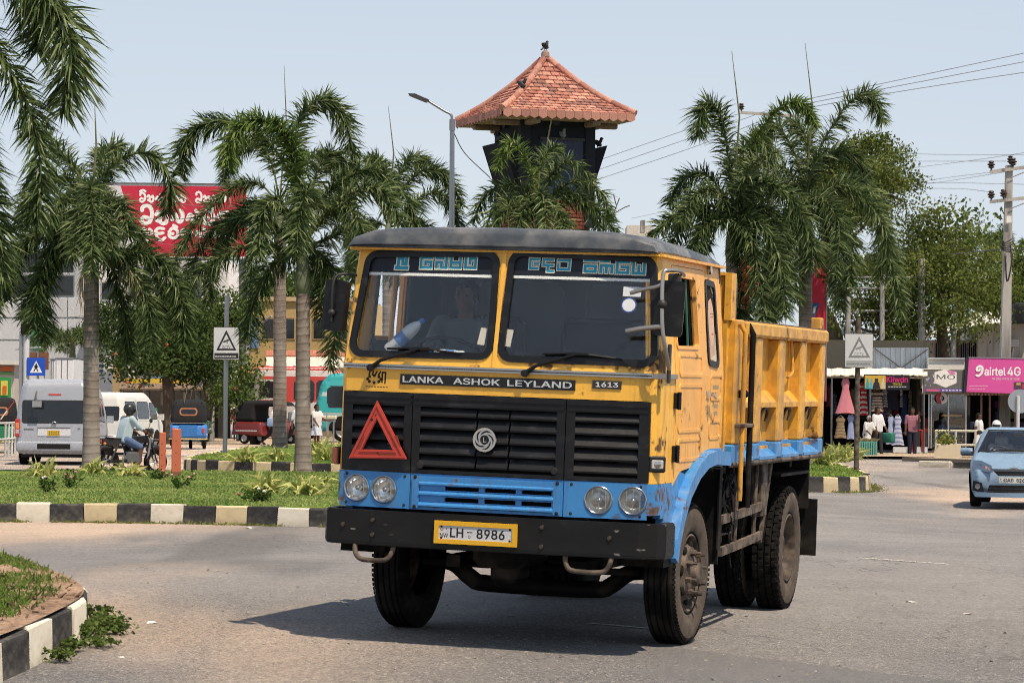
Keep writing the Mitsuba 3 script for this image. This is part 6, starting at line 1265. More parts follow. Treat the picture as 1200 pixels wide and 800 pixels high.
# ---- motorcycles: y to the rear
def motorcycle(p, rz, label, paint, plate=(.60, .42, .05), s=1.0):
    k = thing('motorcycle', label, 'motorcycle'); M = place(*p, rz, s); R = .29
    for y in (-.62, .62): simple_wheel(k, M @ Mt(0, y, R) @ AX_X, R, .09, 'metal', (.5, .5, .5), 16)
    obj('frame', M_([tube([(0, .62, R), (0, .1, .34), (0, -.15, .42), (0, -.42, .80)], .025, 6), tube([(0, .1, .34), (0, .25, .68), (0, -.3, .74)], .025, 6)] + [tube([(s_ * .07, -.62, R), (s_ * .07, -.45, .78), (s_ * .06, -.36, 1.0)], .02, 6) for s_ in (-1, 1)] + [tube([(s_ * .10, .60, R), (s_ * .11, .42, .66)], .025, 6) for s_ in (-1, 1)], M), 'satin', (.03, .03, .03), k)
    obj('engine', M_([bx(-.13, .13, -.22, .16, .26, .52, .04), tube([(.14, -.1, .34), (.16, .3, .28), (.17, .85, .38)], .04, 8)], M), 'metal', (.25, .25, .25), k)
    obj('tank', M_(hull([(x * w, y, z) for y, w, z in ((-.36, .12, .88), (-.05, .15, .86), (-.40, .10, .72), (.02, .10, .70)) for x in (-1, 1)]), M), 'gloss', paint, k)
    obj('seat', M_(hull([(x * w, y, z) for y, w, z in ((-.02, .10, .80), (.62, .13, .84), (.0, .08, .72), (.66, .10, .78)) for x in (-1, 1)]), M), 'satin', (.018, .018, .018), k)
    obj('tail_piece', M_(hull([(x * w, y, z) for y, w, z in ((.35, .12, .78), (.78, .08, .82), (.40, .10, .62), (.80, .06, .70)) for x in (-1, 1)]), M), 'gloss', paint, k)
    obj('rear_mudguard', M_(tube(bez([(0, .55, .62), (0, .80, .60), (0, .92, .42)], 4), .07, 8), M), 'satin', (.02, .02, .02), k)
    obj('front_mudguard', M_(tube(bez([(0, -.40, .55), (0, -.62, .62), (0, -.86, .52)], 4), .06, 8), M), 'gloss', paint, k)
    obj('leg_shield', M_([hull([(s_ * x, y, z) for x, y, z in ((.10, -.42, .85), (.24, -.38, .80), (.26, -.30, .45), (.12, -.32, .36), (.10, -.38, .6))]) for s_ in (-1, 1)], M), 'gloss', (.5, .52, .55), k)
    obj('handlebar', M_([tube(bez([(-.34, -.22, 1.02), (-.14, -.34, 1.0), (.14, -.34, 1.0), (.34, -.22, 1.02)], 4), .018, 6), bx(-.09, .09, -.50, -.36, .90, 1.04, .03)], M), 'satin', (.02, .02, .02), k)
    obj('headlamp', M_(lathe([(.08, 0), (.07, .04), (0, .05)], 14, Mt(0, -.50, .97) @ Mr([1, 0, 0], 90)), M), 'chrome', (.6, .6, .6), k, smooth=True)
    for s_ in (-1, 1):
        m = obj('mirror', M_(ball((s_ * .32, -.30, 1.22), .065, (1.1, .35, .8)), M), 'satin', (.04, .04, .04), k, smooth=True); obj('mirror_arm', M_(tube([(s_ * .26, -.27, 1.02), (s_ * .32, -.29, 1.2)], .008, 5), M), 'metal', (.3, .3, .3), m)
        obj('indicator', M_(ball((s_ * .15, .78, .70), .035, n=1), M), 'gloss', (.55, .22, .04), k)
    obj('tail_lamp', M_(bx(-.07, .07, .80, .84, .72, .80, .01), M), 'gloss', (.5, .03, .02), k); obj('number_plate', M_(bx(-.11, .11, .93, .945, .48, .63), M), 'matte', plate, k); obj('carrier', M_(bx(-.11, .11, .55, .85, .86, .875), M), 'metal', (.2, .2, .2), k)
    return M
# ---- the blue grey saloon car, coming towards the viewer: y to the rear, front at -y
CD, CS = 53.0, 1.0
def car():
    k = thing('car', 'blue grey saloon car approaching at the right edge of the road', 'car')
    cx = at(1191, 560, CD + 2.2)[0] + .08; gz = EYE - (595.5 - (HORIZON + math.tan(ROLL) * 560)) / FOC * CD; M = place(cx, CD + 2.2, gz, -13); col = np.array([.19, .285, .40])
    P = Polygon([(-2.18, .30), (-2.20, .55), (-2.14, .70), (-1.80, .86), (-1.0, .97), (-.82, .99), (-.15, 1.40), (.20, 1.455), (.75, 1.45), (1.25, 1.32), (1.75, 1.06), (2.10, 1.02), (2.18, .70), (2.12, .30), (1.8, .20), (-1.9, .20)]).buffer(-.03).buffer(.03)
    Wf = lambda y, z: .845 - .30 * np.maximum(0, z - .95) ** 1.15 / .5 * .62 - .05 * np.maximum(0, .55 - z) - .10 * np.clip((-y - 1.5) / .7, 0, 1) ** 2; r = .11
    w1 = Polygon([(-.62, 1.02), (.22, 1.02), (.22, 1.36), (-.05, 1.34)]).buffer(-.03).buffer(.03); w2 = Polygon([(.30, 1.02), (1.22, 1.04), (1.0, 1.30), (.75, 1.36), (.30, 1.37)]).buffer(-.03).buffer(.03)
    bow = lambda m: tm(np.asarray(m.vertices) + np.c_[np.zeros(len(m.vertices)), .32 * (np.asarray(m.vertices)[:, 0] / .85) ** 2 * np.clip((-np.asarray(m.vertices)[:, 1] - .1) / 1.6, 0, 1), np.zeros(len(m.vertices))], m.faces)
    b = obj('body', bow(body_shell(P, Wf, r, .07, (w1, w2), [(-.78, -.17, 1.005, 1.40)])), 'gloss', col, k, M, smooth=50)
    def E(g, a, e, d0, d1):
        m = end_slab(g, a, e, -d1, -d0) if False else end_slab(g, a, e, d0, d1); 
        for _ in range(2): m = trimesh.Trimesh(*trimesh.remesh.subdivide_to_size(m.vertices, m.faces, .12), process=False)
        return bow(m)
    def FE(g, z0, y, d0, d1):        # on the nose, facing the viewer
        m = onto(ext(g, d0, d1), (0, y, z0), **FRONT); m = trimesh.Trimesh(*trimesh.remesh.subdivide_to_size(m.vertices, m.faces, .12), process=False); return bow(m)
    def FT(g, a, e, d0, d1):         # tilted face from a=(y,z) up to e, outwards to the front and up
        a, e = np.asarray(a, float), np.asarray(e, float); L = np.linalg.norm(e - a); m = onto(ext(affinity.scale(g, 1, L, origin=(0, 0)), d0, d1), (0, *a), (1, 0, 0), (0, *((e - a) / L)))
        m = trimesh.Trimesh(*trimesh.remesh.subdivide_to_size(m.vertices, m.faces, .12), process=False); return bow(m)
    ws = obj('windscreen', FT(Polygon([(-.70, .02), (.70, .02), (.56, .97), (-.56, .97)]), (-.81, 1.0), (-.15, 1.40), .004, .008), 'glass', None, k, M)
    obj('windscreen_edge', FT(Polygon([(-.75, .0), (.75, .0), (.59, 1.0), (-.59, 1.0)]).difference(Polygon([(-.70, .05), (.70, .05), (.555, .95), (-.555, .95)])), (-.81, 1.0), (-.15, 1.40), .002, .012), 'satin', (.015, .015, .017), ws, M)
    for s in (-1, 1):
        for w in (w1, w2): obj('side_window', side_patch(w.buffer(.01), P, Wf, r, -.004, s), 'glass', None, k, M)
        obj('window_trim', side_patch(w1.union(w2).buffer(.03).difference(w1.buffer(-.004)).difference(w2.buffer(-.004)), P, Wf, r, .004, s), 'satin', (.02, .02, .02), b, M)
        for y in (-1.32, 1.30):
            obj('wheel_well', side_patch(Point(y, .31).buffer(.37).intersection(P.buffer(-.02)), P, Wf, r, .006, s), 'matte', (.01, .01, .01), b, M)
            simple_wheel(k, M @ Mt(s * .74, y, .31) @ (AX_X if s > 0 else AX_X @ np.diag([1, 1, -1.0, 1])), .31, .20)
        m = obj('mirror', M_(hull([(s * (.86 + x), -.55 + y, .98 + z) for x in (0, .22) for y in (-.06, .07) for z in (-.06 + .02, .09)] + [(s * .95, -.66, 1.02)]), M), 'gloss', col, k, smooth=60); obj('mirror_lower', M_(hull([(s * (.85 + x), -.56 + y, .95 + z) for x in (0, .21) for y in (-.06, .05) for z in (-.03, .05)]), M), 'satin', (.03, .03, .035), m)
        hl = obj('headlamp', FT(Polygon([(s * .40, .18), (s * .74, .40), (s * .76, 1.02), (s * .62, 1.0), (s * .42, .62)]).buffer(.012), (-2.175, .60), (-1.96, .83), .008, .03), 'chrome', (.50, .53, .55), k, M)
        obj('lamp_lens', FT(Polygon([(s * .395, .16), (s * .75, .38), (s * .77, 1.04), (s * .61, 1.02), (s * .41, .64)]).buffer(.014), (-2.175, .60), (-1.96, .83), .034, .037), 'lens_glass', None, hl, M)
        obj('indicator', FT(Polygon([(s * .44, .28), (s * .52, .34), (s * .52, .62), (s * .45, .56)]), (-2.175, .60), (-1.96, .83), .030, .033), 'gloss', (.60, .24, .10), hl, M)
        obj('projector', FT(Point(s * .64, .66).buffer(.055), (-2.175, .60), (-1.96, .83), .030, .033), 'chrome', (.25, .26, .28), hl, M)
        fg = obj('fog_recess', FE(Polygon([(s * .56, -.12), (s * .74, -.09), (s * .73, .05), (s * .60, .02)]).buffer(.02), .42, -2.19, .004, .012), 'matte', (.02, .02, .022), k, M); obj('fog_lamp', FE(Point(s * .66, -.03).buffer(.05), .42, -2.19, .013, .02), 'chrome', (.3, .31, .33), fg, M)
        obj('wiper', FT(LineString([(s * .1 + .3, .03), (s * .1 - .25, .09)]).buffer(.01), (-.81, 1.0), (-.15, 1.40), .012, .02), 'satin', (.02, .02, .02), k, M)
    gr = obj('grille', FE(Polygon([(-.40, .20), (.40, .20), (.28, .09), (-.28, .09)]), .50, -2.195, .004, .018), 'satin', (.018, .019, .02), k, M)
    obj('grille_bar', FE(Polygon([(-.42, .215), (.42, .215), (.38, .17), (-.38, .17)]), .50, -2.195, .019, .035), 'metal', (.16, .17, .18), gr, M)
    obj('lower_grille', FE(Polygon([(-.50, -.12), (.50, -.12), (.44, .05), (-.44, .05)]), .37, -2.205, .004, .014), 'matte', (.012, .012, .013), k, M)
    for z in (-.07, -.02): obj('lower_slat', FE(sbox(-.46, z, .46, z + .015), .37, -2.205, .015, .022), 'satin', (.03, .03, .032), k, M)
    obj('bumper_lip', FE(rrect(-.72, -.24, .72, -.155, .03), .44, -2.19, .004, .03), 'gloss', col, k, M)
    em = obj('emblem', FE(affinity.scale(Point(0, 0).buffer(.075), 1.35, .85), .685, -2.17, .015, .03), 'chrome', (.66, .67, .68), k, M); obj('emblem_mark', FE(affinity.scale(Point(0, 0).buffer(.05).difference(Point(0, 0).buffer(.034)), 1.4, .8).union(affinity.scale(Point(0, 0).buffer(.02), 1, 2)), .685, -2.17, .031, .036), 'satin', (.10, .11, .12), em, M)
    pl = obj('number_plate', FE(sbox(-.265, -.055, .265, .055), .515, -2.20, .02, .03), 'matte', (.58, .59, .58), k, M)
    for t, a, c_ in (('CAB', -.18, .0), ('8263', .05, .24)): obj('lettering', onto(fit_text(t, a, c_, -.032, .062, .003, True), (0, -2.232, .515), **FRONT), 'matte', (.03, .03, .03), pl, M)
    obj('plate_crest', onto(ext(shapely.union_all([Point(-.235, .015).buffer(.014), sbox(-.25, -.035, -.205, -.02)]), 0, .003), (0, -2.232, .515), **FRONT), 'matte', (.2, .2, .2), pl, M)
    obj('interior', M_([bx(-.66, .66, -.75, 1.6, .35, .62), bx(-.66, .66, -.80, -.45, .78, .96, .04)], M), 'matte', (.05, .05, .055), k)
    for s in (-1, 1): obj('front_seat', M_([bx(s * .36 - .22, s * .36 + .22, .0, .16, .55, 1.12, .05), bx(s * .36 - .12, s * .36 + .12, .02, .12, 1.10, 1.28, .03)], M), 'matte', (.20, .19, .18), k)
    obj('rear_seat', M_(bx(-.6, .6, .95, 1.15, .5, 1.1, .05), M), 'matte', (.18, .17, .16), k)
    obj('steering_wheel', M_(lathe([(.18 + .014 * math.cos(a), .014 * math.sin(a)) for a in np.linspace(0, 6.283, 8)[:-1]], 24, Mt(-.36, -.42, .93) @ Mr([1, 0, 0], -65), close=True), M), 'satin', (.02, .02, .02), k)
    obj('rear_view_mirror', M_(bx(-.11, .11, -.30, -.27, 1.28, 1.34, .01), M), 'satin', (.02, .02, .02), k)
    return M
MCAR = car()
# ------------------------------------------------------------------ the dump truck, in its own metres: u to its left, v to its rear, z up
_t = TRUCK_TILT
MTRUCK = np.array([[_ca, _sa, 0, TRUCK_X], [-_sa, _ca, 0, TRUCK_Y], [0, 0, 1, 0], [0, 0, 0, 1.0]]) @ np.array([[1, 0, 0, 0], [0, 1, 0, 0], [0, math.sin(TRUCK_PITCH), 1, 0], [0, 0, 0, 1.0]]) @ \
    np.array([[math.cos(_t), 0, math.sin(_t), 0], [0, 1, 0, 0], [-math.sin(_t), 0, math.cos(_t), 0], [0, 0, 0, 1.0]])
TR = thing('dump_truck', 'yellow and blue tipper truck with black grille and grey cab roof in the foreground', 'truck')
def tk(name, mesh, mat, col=None, parent=None, smooth=False, label=None):
    return obj(name, mesh, mat, col, parent or TR, MTRUCK, smooth, label)
def Vf(u, z): return -.14 + .14 * np.maximum(0, np.abs(u) - .55) + .16 * np.maximum(0, z - 1.88)
def front(g, o0, o1, cuts=(-.55, .55)):
    """polygon(s) in (u,z) laid on the bowed front of the cab, from o0 to o1 metres proud"""
    out, e = [], [-9, *cuts, 9]
    for a, b in zip(e[:-1], e[1:]):
        q = g.intersection(sbox(a, -9, b, 9))
        for p in polys(q):
            m = ext(p, -o1, -o0); v = np.asarray(m.vertices)
            # local (x=u, y=z, z=-proud) -> (u, V - proud, z)
            w = np.c_[v[:, 0], Vf(v[:, 0], v[:, 1]) + v[:, 2], v[:, 1]]
            f = np.asarray(m.faces)[:, ::-1]
            out.append(tm(w, f))
    return cat(out)
def front_sheet(g, o, cuts=(-.55, .55)):
    out, e = [], [-9, *cuts, 9]
    for a, b in zip(e[:-1], e[1:]):
        for p in polys(g.intersection(sbox(a, -9, b, 9))):
            m = flat(p); v = np.asarray(m.vertices)
            out.append(tm(np.c_[v[:, 0], Vf(v[:, 0], v[:, 1]) - o, v[:, 1]], m.faces))
    return cat(out)
def Us(z): return 1.13 - .075 * np.maximum(0, z - 1.9)
def side(g, o0, o1, s=1):
    """polygon(s) in (v,z) laid on the side of the cab (s=1: its left, seen on the right of the picture)"""
    out = []
    for a, b in ((-9, 1.9), (1.9, 9)):
        for p in polys(g.intersection(sbox(-9, a, 9, b))):
            m = ext(p, o0, o1); v = np.asarray(m.vertices)
            out.append(tm(np.c_[s * (Us(v[:, 1]) + v[:, 2]), v[:, 0], v[:, 1]], np.asarray(m.faces)[:, ::s]))
    return cat(out)
def side_sheet(g, o, s=1):
    out = []
    for a, b in ((-9, 1.9), (1.9, 9)):
        for p in polys(g.intersection(sbox(-9, a, 9, b))):
            m = flat(p); v = np.asarray(m.vertices)
            out.append(tm(np.c_[s * (Us(v[:, 1]) + o), v[:, 0], v[:, 1]], m.faces))
    return cat(out)

# windscreen frame with its two panes
PANE_L = rpoly([(-1.062, 1.955), (-.022, 1.965), (-.028, 2.685), (-.985, 2.665)], .085, 6)
PANE_R = rpoly([(1.105, 1.955), (.028, 1.955), (.060, 2.695), (1.045, 2.675)], .085, 6)
wf = tk('windscreen_frame', front(Polygon([(-1.09, 1.885), (1.09, 1.885), (1.055, 2.715), (-1.045, 2.715)]).difference(PANE_L.buffer(-.01)).difference(PANE_R.buffer(-.01)), -.03, 0), 'yellow_paint')
tk('pillar_strip', front(Polygon([(-.012, 1.90), (.018, 1.90), (.030, 2.71), (.002, 2.71)]), .0005, .012), 'yellow_paint', parent=wf)
for pane, nm in ((PANE_L, 'l'), (PANE_R, 'r')):
    wp = tk('windscreen', front_sheet(pane.buffer(-.02), -.012), 'glass')
    tk('rubber_seal', front(pane.buffer(.012).difference(pane.buffer(-.034)), -.02, .014), 'black_plastic', parent=wp)
    top = 2.531 if nm == 'l' else 2.533
    tk('sun_strip', front(pane.buffer(-.03).intersection(sbox(-2, top, 2, 3)), -.011, -.009), 'satin', (.008, .011, .020), wp)
    tk('white_line', front(pane.buffer(-.03).intersection(sbox(-2, top - .022, 2, top - .003)), -.011, -.0085), 'matte', (.72, .76, .74), wp)
# lettering on the sun strips: every letter drawn as strokes on a white block
GL = {  # strokes of one letter in a unit square
 'shri': [[(.08, .97), (.92, .97)], [(.22, .2), (.22, .66), (.58, .66), (.58, .28)], [(.58, .28), (.86, .28), (.86, .66)], [(.08, .0), (.92, .0)]],
 'la': [[(.9, .95), (.1, .95), (.1, .08), (.85, .08), (.85, .58), (.45, .58), (.45, .38)]], 'ka': [[(.1, .92), (.6, .92)], [(.1, .08), (.1, .55), (.5, .55), (.5, .08), (.9, .08), (.9, 1.22)]],
 'sha': [[(.1, .92), (.1, .08), (.85, .08), (.85, 1.2)], [(.1, .52), (.85, .52)]], 'mi': [[(.1, 1.3), (.95, 1.3)], [(.1, .9), (.1, .08), (.9, .08), (.9, .88), (.45, .88), (.45, .48)]],
 'e': [[(.85, .95), (.15, .95), (.15, .08), (.8, .08)], [(.85, .52), (.55, .52)]], 'da': [[(.85, .95), (.12, .95), (.12, .42), (.85, .42)], [(.48, .42), (.48, -.15), (.9, -.15)]],
 'vi': [[(.1, 1.35), (.9, 1.35)], [(.1, .5), (.1, .08), (.9, .08), (.9, .95), (.1, .95)]], 'pi': [[(.1, .97), (.9, .97)], [(.12, .5), (.88, .5), (.88, .06), (.12, .06), (.12, .5)]],
 'ha': [[(.1, .97), (.6, .97)], [(.1, .06), (.1, .58), (.5, .58), (.5, .06)], [(.5, .58), (.9, .58), (.9, .06)]], 'ta': [[(.9, .95), (.1, .95), (.1, .06), (.9, .06), (.9, .52), (.45, .52)]], 'ya': [[(.1, .95), (.1, .06), (.9, .06), (.9, .95)], [(.5, .06), (.5, .62)]],
}
def sticker(word, u0, u1, z0, h, slant=0.0):
    n = sum(w for _, w in word); x = u0; k = (u1 - u0) / n; white, blue_ = [], []
    for g, w in word:
        if g != ' ':
            ln = [affinity.affine_transform(LineString(l), [w * k * .84, 0, 0, h, x + w * k * .08, z0 + slant * (x - u0)]) for l in GL[g]]
            core = shapely.union_all([l.buffer(h * .115, cap_style='square', join_style='mitre') for l in ln])
            b = shapely.union_all([core.buffer(h * .08, join_style='mitre')] + [core.convex_hull.buffer(h * .04, join_style='mitre')] * 0)
            white.append(b); blue_.append(core)
        x += w * k
    return shapely.union_all(white), shapely.union_all(blue_)
for word, u0, u1, z0, h, sl in (([('shri', 1)], -.782, -.672, 2.562, .098, 0), ([('la', 1.1), ('ka', 1.0), ('sha', 1), ('mi', 1)], -.600, -.175, 2.560, .080, .02),
                                ([('e', .9), ('da', 1.0), ('vi', 1.1)], .176, .488, 2.576, .070, -.01), ([('pi', 1), ('ha', 1), ('ta', 1), ('ya', 1)], .560, .992, 2.566, .082, -.01)):
    w_, b_ = sticker(word, u0, u1, z0, h, sl)
    tk('lettering_outline', front(w_, -.0085, -.0075), 'matte', (.74, .72, .58), wf)
    tk('lettering', front(b_, -.0075, -.0065), 'satin', (.03, .30, .43), wf)
# stickers and papers on the glass
tk('sticker', front(sbox(.845, 2.41, .965, 2.475), -.011, -.009), 'matte', (.62, .66, .70), wf)
tk('sticker', front(Point(.89, 2.352).buffer(.052), -.011, -.009), 'matte', (.05, .10, .30), wf)
tk('sticker', front(Point(.89, 2.352).buffer(.043), -.009, -.008), 'matte', (.66, .70, .74), wf)
for q in ([(.045, 2.05), (.10, 2.045), (.115, 2.16), (.06, 2.165)], [(-.135, 2.055), (-.085, 2.05), (-.07, 2.165), (-.115, 2.17)]):
    tk('paper_notice', front(Polygon(q), -.018, -.015), 'matte', (.60, .57, .47), wf)
# belt trim, front panel, corners
tk('trim_strip', [front(sbox(-1.09, 1.868, 1.09, 1.90), -.01, .022), hull([(1.08, Vf(1.08, 1.88) - .022, 1.868), (1.08, Vf(1.08, 1.88) - .022, 1.90), (1.15, .06, 1.868), (1.15, .06, 1.90), (1.12, .06, 1.868), (1.12, .06, 1.90)]),
                  bx(1.12, 1.15, .06, .40, 1.868, 1.90)], 'metal', (.42, .41, .38))
tk('trim_groove', front(sbox(-1.088, 1.880, 1.088, 1.887), .021, .0245), 'matte', (.05, .05, .05))
fp = tk('front_panel', front(sbox(-1.07, 1.712, 1.07, 1.868), -.03, 0), 'yellow_paint')
def lower_half(s):
    pts = [(1.065, -.065), (1.098, -.04), (1.122, .01), (1.130, .08), (1.130, .40)]
    return [(s * a, b) for a, b in pts]
def corner(z0, z1, s, o=0.0):
    P = np.array(lower_half(s)); rings = []
    zs = [z0, z1] if z1 <= 1.9 else [z0, 1.9, z1]
    outs, ins = [], []
    for z in zs:
        du = .075 * max(0, z - 1.9); dv = .16 * max(0, z - 1.88) * np.linspace(1, 0, len(P)) ** .8
        Q = np.c_[P[:, 0] - s * du + s * o, P[:, 1] + dv - o * np.linspace(1, 0, len(P)), np.full(len(P), z)]
        I = np.c_[Q[:, 0] - s * .035, Q[:, 1] + .02, Q[:, 2]]
        rings.append(np.vstack([Q, I[::-1]]))
    m = loft(rings)
    return m if s < 0 else tm(m.vertices, np.asarray(m.faces)[:, ::-1])
for s in (-1, 1):
    tk('corner_panel', corner(1.165, 1.868, s), 'yellow_paint', smooth=40)
    tk('windscreen_pillar', corner(1.90, 2.715, s), 'yellow_paint', smooth=40)
    tk('lower_corner', corner(.955, 1.163, s, .004), 'blue_paint', smooth=40)
# name strip and lettering
ns = tk('name_strip', front(sbox(-.66, 1.768, .575, 1.838), .0005, .012, cuts=(-.56, .56)), 'satin', (.012, .012, .014))
def letters(s, u0, u1, z0, h, proud, depth=.004, bold=True, sx=None):
    m = fit_text(s, u0, u1, z0, h, depth, bold); v = np.asarray(m.vertices)
    return tm(np.c_[v[:, 0], Vf(v[:, 0], v[:, 1]) - proud - v[:, 2], v[:, 1]], np.asarray(m.faces))
for s, a, b in (('LANKA', -.640, -.345), ('ASHOK', -.275, .052), ('LEYLAND', .105, .555)):
    tk('lettering', letters(s, a, b, 1.783, .040, .0125), 'metal', (.86, .86, .82), ns)
np_ = tk('number_badge', front(sbox(.69, 1.788, .882, 1.842), .0005, .010), 'satin', (.03, .032, .036))
tk('lettering', letters('1613', .712, .862, 1.800, .031, .0105), 'matte', (.62, .62, .60), np_)
# printed emblem on the panel: a generic wheel-and-rays mark with a line of small print
em = [Point(-.86 + .05 * math.cos(a), 1.795 + .024 * math.sin(a)).buffer(.011) for a in np.linspace(0, 2 * math.pi, 9)[:-1]]
em += [LineString([(-.90 + i * .024, 1.825), (-.893 + i * .026, 1.846)]).buffer(.006) for i in range(4)] + [LineString([(-.80, 1.775), (-.80, 1.842), (-.775, 1.842), (-.778, 1.77)]).buffer(.006)]
tk('printed_emblem', front(shapely.union_all(em), .0005, .0012), 'matte', (.03, .026, .012), fp)
tk('small_print', front(shapely.union_all([sbox(-.925 + i * .022, 1.739, -.908 + i * .022, 1.746) for i in range(8)]), .0005, .0012), 'matte', (.16, .10, .02), fp)

# grilles
def grille(u0, u1, z0, z1, rows, su0, su1, gaps=()):
    g = tk('grille', [front(sbox(u0, z0, u1, z1).difference(sbox(su0, rows[-1] - .052, su1, rows[0] + .034)), -.02, .010),
                      front(sbox(u0 + .01, z1 - .036, u1 - .01, z1 - .018), .010, .020), front(sbox(u0 + .01, z1 - .075, u1 - .01, z1 - .055), .010, .018)], 'black_plastic')
    tk('grille_back', front_sheet(sbox(su0 - .02, rows[-1] - .07, su1 + .02, rows[0] + .05), -.045), 'matte', (.004, .004, .005), g)
    for z in rows:
        sl = []
        for a, b in zip([su0, *[x + .006 for x in gaps]], [*[x - .006 for x in gaps], su1]):
            for c0, c1 in ((a, min(b, -.55)), (max(a, -.55), min(b, .55)), (max(a, .55), b)):
                if c1 - c0 < .005: continue
                for_u = np.array([c0, c1])
                ring = []
                for u in for_u:
                    V = float(Vf(u, z))
                    ring.append([(u, V + .032, z + .038), (u, V + .024, z + .042), (u, V - .012, z - .018), (u, V - .010, z - .030), (u, V + .004, z - .026)])
                m = loft(ring); sl.append(m)
        tk('slat', sl, 'black_plastic', parent=g)
    return g
grille(-1.082, -.562, 1.172, 1.708, [1.585, 1.500, 1.415, 1.330], -1.01, -.62)
gc = grille(-.556, .518, 1.172, 1.708, [1.588, 1.503, 1.418, 1.333, 1.248], -.50, .46, (-.10, .13))
grille(.524, 1.082, 1.172, 1.708, [1.592, 1.507, 1.422, 1.337, 1.252], .585, 1.01)
for u in (-.49, .455): tk('fastener', onto(lathe([(0, .016), (.022, .013), (.026, 0)], 14), (u, Vf(u, 1.22) - .008, 1.225), **FRONT), 'satin', (.02, .02, .02), gc, smooth=40)
# round emblem: ring with a turning vane pattern and an L in the middle
eb = tk('emblem', onto(ext(Point(0, 0).buffer(.081, quad_segs=12).difference(Point(0, 0).buffer(.066, quad_segs=12)), 0, .018), (-.035, Vf(-.035, 1.415) - .016, 1.415), **FRONT), 'chrome', (.62, .62, .60))
van_ = []
for k in range(5):
    a = math.radians(72 * k); A = np.linspace(0, 1, 9)
    o_ = [(.070 * math.cos(a + t * 1.3), .070 * math.sin(a + t * 1.3)) for t in A]; i_ = [(r * math.cos(a + 1.3 + t * .9), r * math.sin(a + 1.3 + t * .9)) for t, r in zip(A, np.linspace(.070, .034, 9))]
    j_ = [(r * math.cos(a + t * 1.75), r * math.sin(a + t * 1.75)) for t, r in zip(A[::-1], np.linspace(.052, .034, 9)[::-1])]
    q = LineString([(r * math.cos(a + t * 1.7), r * math.sin(a + t * 1.7)) for t, r in zip(A, np.linspace(.072, .038, 9))]).buffer(.0062)
    van_.append(q)
van_.append(Point(0, 0).buffer(.041).difference(Point(0, 0).buffer(.032)))
tk('emblem_vanes', onto(ext(shapely.union_all(van_), 0, .014), (-.035, Vf(-.035, 1.415) - .017, 1.415), **FRONT), 'metal', (.60, .60, .58), eb)
tk('emblem_back', onto(ext(Point(0, 0).buffer(.067), 0, .006), (-.035, Vf(-.035, 1.415) - .014, 1.415), **FRONT), 'satin', (.015, .015, .018), eb)
tk('lettering', xf(onto(text('L', .034, .014, True), (-.033, Vf(-.035, 1.415) - .018, 1.398), **FRONT), np.eye(4)), 'chrome', (.60, .60, .58), eb)
# blue lower panels with headlamps
LAMP = dict(l=[(-.958, 1.050), (-.752, 1.048)], r=[(.757, 1.046), (.985, 1.050)])
for k, (u0, u1) in dict(l=(-1.088, -.560), r=(.524, 1.075)).items():
    g = sbox(u0, .925, u1, 1.168)
    for u, z in LAMP[k]: g = g.difference(Point(u, z).buffer(.094, quad_segs=10))
    bp = tk('lamp_panel', front(g, -.02, .004), 'blue_paint')
    for u, z in [(u0 + .05, .95), (u1 - .04, .95), (u0 + .05, 1.145), (u1 - .04, 1.145)]:
        tk('screw', onto(lathe([(0, .008), (.008, .006), (.011, 0)], 10), (u, Vf(u, z) - .004, z), **FRONT), 'matte', (.03, .03, .03), bp)
    for u, z in LAMP[k]:
        th = math.degrees(math.atan(.14)) * (1 if u > 0 else -1)
        Mh = Mt(u, Vf(u, z), z) @ Mr([0, 0, 1], th) @ Mr([1, 0, 0], 90)
        hl = tk('headlamp', lathe([(.096, .006), (.096, .012), (.090, .016), (.083, .010), (.083, -.01)], 32, Mh), 'chrome', (.45, .46, .47), smooth=35)
        tk('reflector', lathe([(.084, -.004), (.07, -.028), (.05, -.045), (.02, -.055), (.0, -.056)], 28, Mh), 'chrome', (.78, .79, .78), hl, smooth=True)
        tk('bulb', lathe([(.0, .0), (.016, -.004), (.020, -.02), (.018, -.05)], 14, Mh), 'chrome', (.55, .55, .52), hl, smooth=True)
        tk('lens', lathe([(.084, .004), (.06, .016), (.03, .022), (0, .024)], 28, Mh), 'lens_glass', parent=hl, smooth=True)
        rb = [onto(ext(LineString([(a, -math.sqrt(.0064 - a * a)), (a, math.sqrt(.0064 - a * a))]).buffer(.0025), -.012, -.008), (0, 0, 0), (1, 0, 0), (0, 1, 0)) for a in (-.045, .0, .045)]
        tk('lens_ribs', xf(rb, Mh), 'chrome', (.55, .56, .56), hl)
slots = [sbox(a, z, b, z + .030) for z in (.985, 1.062) for a, b in ((-.31, -.07), (-.03, .19), (.23, .44))]
cb = tk('bumper_grille', [front(shapely.difference(sbox(-.556, .925, .518, 1.168), shapely.union_all(slots)), -.02, .002)] +
        [front(p, .002, .016) for p in (sbox(-.54, 1.115, .50, 1.150), sbox(-.54, .935, -.49, 1.115), sbox(.455, .935, .50, 1.115))], 'blue_paint')
for z in (.955, 1.032, 1.100):
    ring = [[(u, Vf(u, z) - .002, z + .026), (u, Vf(u, z) - .026, z + .006), (u, Vf(u, z) - .026, z - .004), (u, Vf(u, z) - .002, z - .012)] for u in (-.49, .455)]
    tk('slat', loft(ring), 'blue_paint', parent=cb)
tk('grille_back', front_sheet(sbox(-.4, .95, .5, 1.12), -.05), 'matte', (.004, .004, .005), cb)
for u, z in ((-.52, 1.145), (.48, 1.145), (-.52, .945), (.48, .945)):
    tk('screw', onto(lathe([(0, .010), (.010, .008), (.014, 0)], 10), (u, Vf(u, z) - .014, z), **FRONT), 'matte', (.02, .02, .02), cb)
